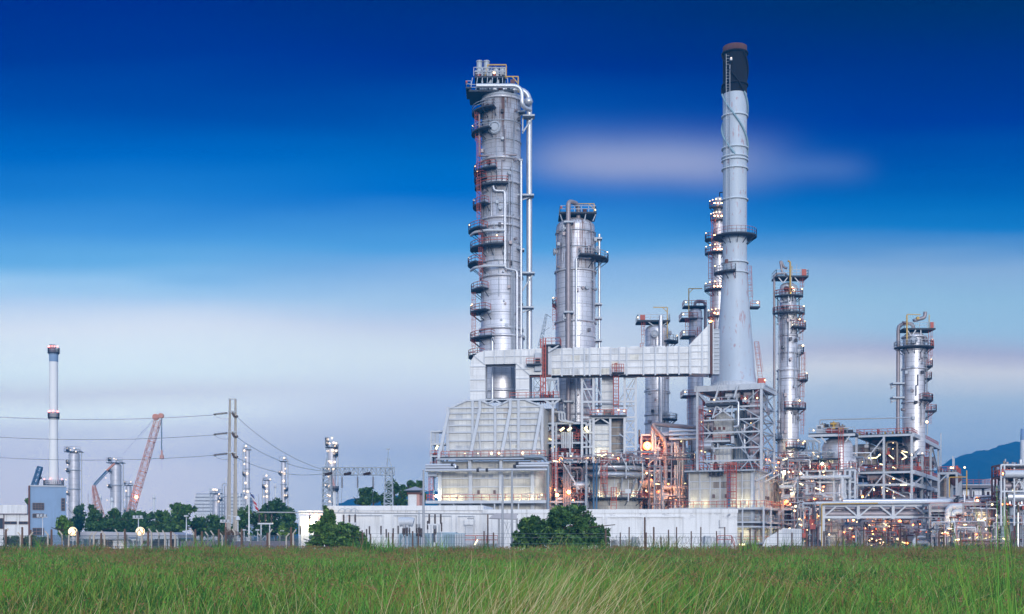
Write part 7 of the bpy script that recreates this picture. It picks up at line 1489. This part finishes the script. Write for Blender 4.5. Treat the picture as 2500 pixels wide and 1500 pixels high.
# ragged taller clumps toward the fence
nc = 900; cy_ = r.uniform(96, 131.5, nc); cx_ = (r.rand(nc)*2-1)*cy_*.46; hh = np.clip(.42+.9*np.clip(fbm(cx_*.7, cy_*.5, 9), -.2, 1)+r.exponential(.30, nc), .3, 2.1); per = 60
bx_ = np.repeat(cx_, per)+r.normal(0, .55, nc*per); by_ = np.repeat(cy_, per)+r.normal(0, .4, nc*per); bh = np.repeat(hh, per)*r.uniform(.5, 1.15, nc*per)
cm = np.repeat(r.choice([0, 1, 2, 3, 4], nc, p=[.34, .28, .18, .12, .08]), per); cm = np.where(r.rand(nc*per) < .35, r.choice([0, 1, 3, 4], nc*per), cm)
V, Fq, mi = blades(r, bx_, by_, bh, .05*r.uniform(.6, 1.4, nc*per), (.10, 0, .30), cm)
g3 = mesh_np('tall_grass_clumps', V, Fq, GM, mi); tag(g3, 'uneven taller grass clumps along the far edge of the field by the fence', kind='stuff')
# seed heads on sedges: small clustered spikelets
N = 60000; y = 20+111*r.rand(N)**.7; x = (r.rand(N)*2-1)*(y*.45+2); keep = (fbm(x*1.7, y, 2)+.45*np.clip((y-70)/30, 0, 1)+r.normal(0, .35, N)) > .5; x, y = x[keep], y[keep]; n = len(x)
hz_ = .60*np.clip(1+.38*fbm(x, y*.6, 1), .6, 1.6)+.2*np.clip((y-85)/35, 0, 1)+r.uniform(-.15, .2, n)
reps = 4; X_ = np.repeat(x, reps)+r.normal(0, .05, n*reps); Y_ = np.repeat(y, reps)+r.normal(0, .05, n*reps); Z_ = np.repeat(hz_, reps)+r.normal(0, .04, n*reps); M_n = n*reps
a = r.normal(size=(M_n, 3)); a /= np.linalg.norm(a, axis=1)[:, None]; b = np.cross(a, r.normal(size=(M_n, 3))); b /= np.linalg.norm(b, axis=1)[:, None]; s = (.028+.00035*Y_)[:, None]; c_ = np.stack([X_, Y_, Z_], 1)
V = np.stack([c_-a*s, c_-b*s*.4, c_+a*s, c_+b*s*.4], 1).reshape(-1, 3)
g2 = mesh_np('sedge_seed_heads', V, np.arange(M_n*4).reshape(-1, 4), GM, r.choice([4, 3], M_n, p=[.75, .25])); tag(g2, 'reddish brown sedge seed heads standing over the green grass', kind='stuff')
# tall near straw grasses, centre
def tall(name, label, cx, cw, py_top, D0, D1, n, mts, lean, w, spread, seed, hs=1.):
    r = np.random.RandomState(seed); Y_ = r.uniform(D0, D1, n); px = cx+r.normal(0, 1, n)*cw; X_ = (px-1250)/F*Y_
    top = py_top+np.abs(r.normal(0, 1, n))*spread; h = np.maximum(.5, CAMZ+(HZ-top)/F*Y_)*hs
    # long curved stems, four segments
    seg = 6; lx = lean[0]+r.normal(0, lean[1], n); ly = r.normal(0, .12, n); V = []; F_ = []
    t = np.linspace(0, 1, seg+1)
    cx_ = X_[:, None]+lx[:, None]*h[:, None]*(t**1.9)[None]; cy_ = Y_[:, None]+ly[:, None]*h[:, None]*(t**2)[None]; cz_ = h[:, None]*(t-.12*t**3*np.abs(lx[:, None]))
    ww = (w*(1-.85*t))[None]*r.uniform(.6, 1.3, n)[:, None]
    th = r.uniform(-.6, .6, n)[:, None]; dx, dy = np.cos(th)*ww/2, np.sin(th)*ww/2
    A_ = np.stack([cx_-dx, cy_-dy, cz_], 2); B_ = np.stack([cx_+dx, cy_+dy, cz_], 2)
    V = np.stack([A_, B_], 2).reshape(n, -1, 3); base = np.arange(n)[:, None, None]*(2*(seg+1)); q = np.array([[2*i, 2*i+1, 2*i+3, 2*i+2] for i in range(seg)])[None]
    Fq = (base+q).reshape(-1, 4); mi = np.repeat(r.choice(mts, n), seg)
    o = mesh_np(name, V.reshape(-1, 3), Fq, GM, mi); tag(o, label, kind='stuff'); return o
tall('tall_grass', 'tall straw coloured grass leaning right in the centre foreground', 1190, 130, 1335, 8, 16, 420, [5, 3, 0, 5, 3], (.34, .22), .011, 60, 3)
tall('tall_grass', 'tall straw coloured grass leaning right in front of the bushes', 1330, 100, 1275, 9, 15, 90, [5, 3, 3], (.45, .16), .011, 50, 4)
tall('tall_grass', 'scattered pale stalks right of the centre foreground', 1700, 170, 1330, 11, 20, 70, [5, 3, 3], (.28, .25), .010, 60, 5)
tall('reed_blades', 'upright bright green reed blades at the right edge', 2485, 20, 1160, 5, 8, 26, [0, 2, 2, 1], (-.04, .07), .011, 120, 6)
tall('reed_blades', 'few fainter green reeds left of the edge clump', 2400, 45, 1230, 6, 9, 9, [0, 1], (-.1, .10), .009, 60, 7)
tall('tall_grass', 'fine pale green stalks scattered across the left foreground', 500, 350, 1375, 10, 22, 160, [0, 3, 2, 5], (.1, .3), .009, 60, 8)
# ================================================================ HAZE (real air between camera and hills)
hz = MB().box(-3000, 3000, -40, 3300, -1.5, 225).build('haze', bpy.data.materials.new('haze'))
tag(hz, kind='stuff'); hz['label'] = 'thin evening haze over the whole field and plant'
hm = hz.data.materials[0]; hm.use_nodes = True; hm.node_tree.nodes.clear()
pv = hm.node_tree.nodes.new('ShaderNodeVolumePrincipled'); pv.inputs['Density'].default_value = .00040
pv.inputs['Color'].default_value = (.0, .36, .90, 1); pv.inputs['Anisotropy'].default_value = .0
mo = hm.node_tree.nodes.new('ShaderNodeOutputMaterial'); hm.node_tree.links.new(pv.outputs[0], mo.inputs['Volume'])
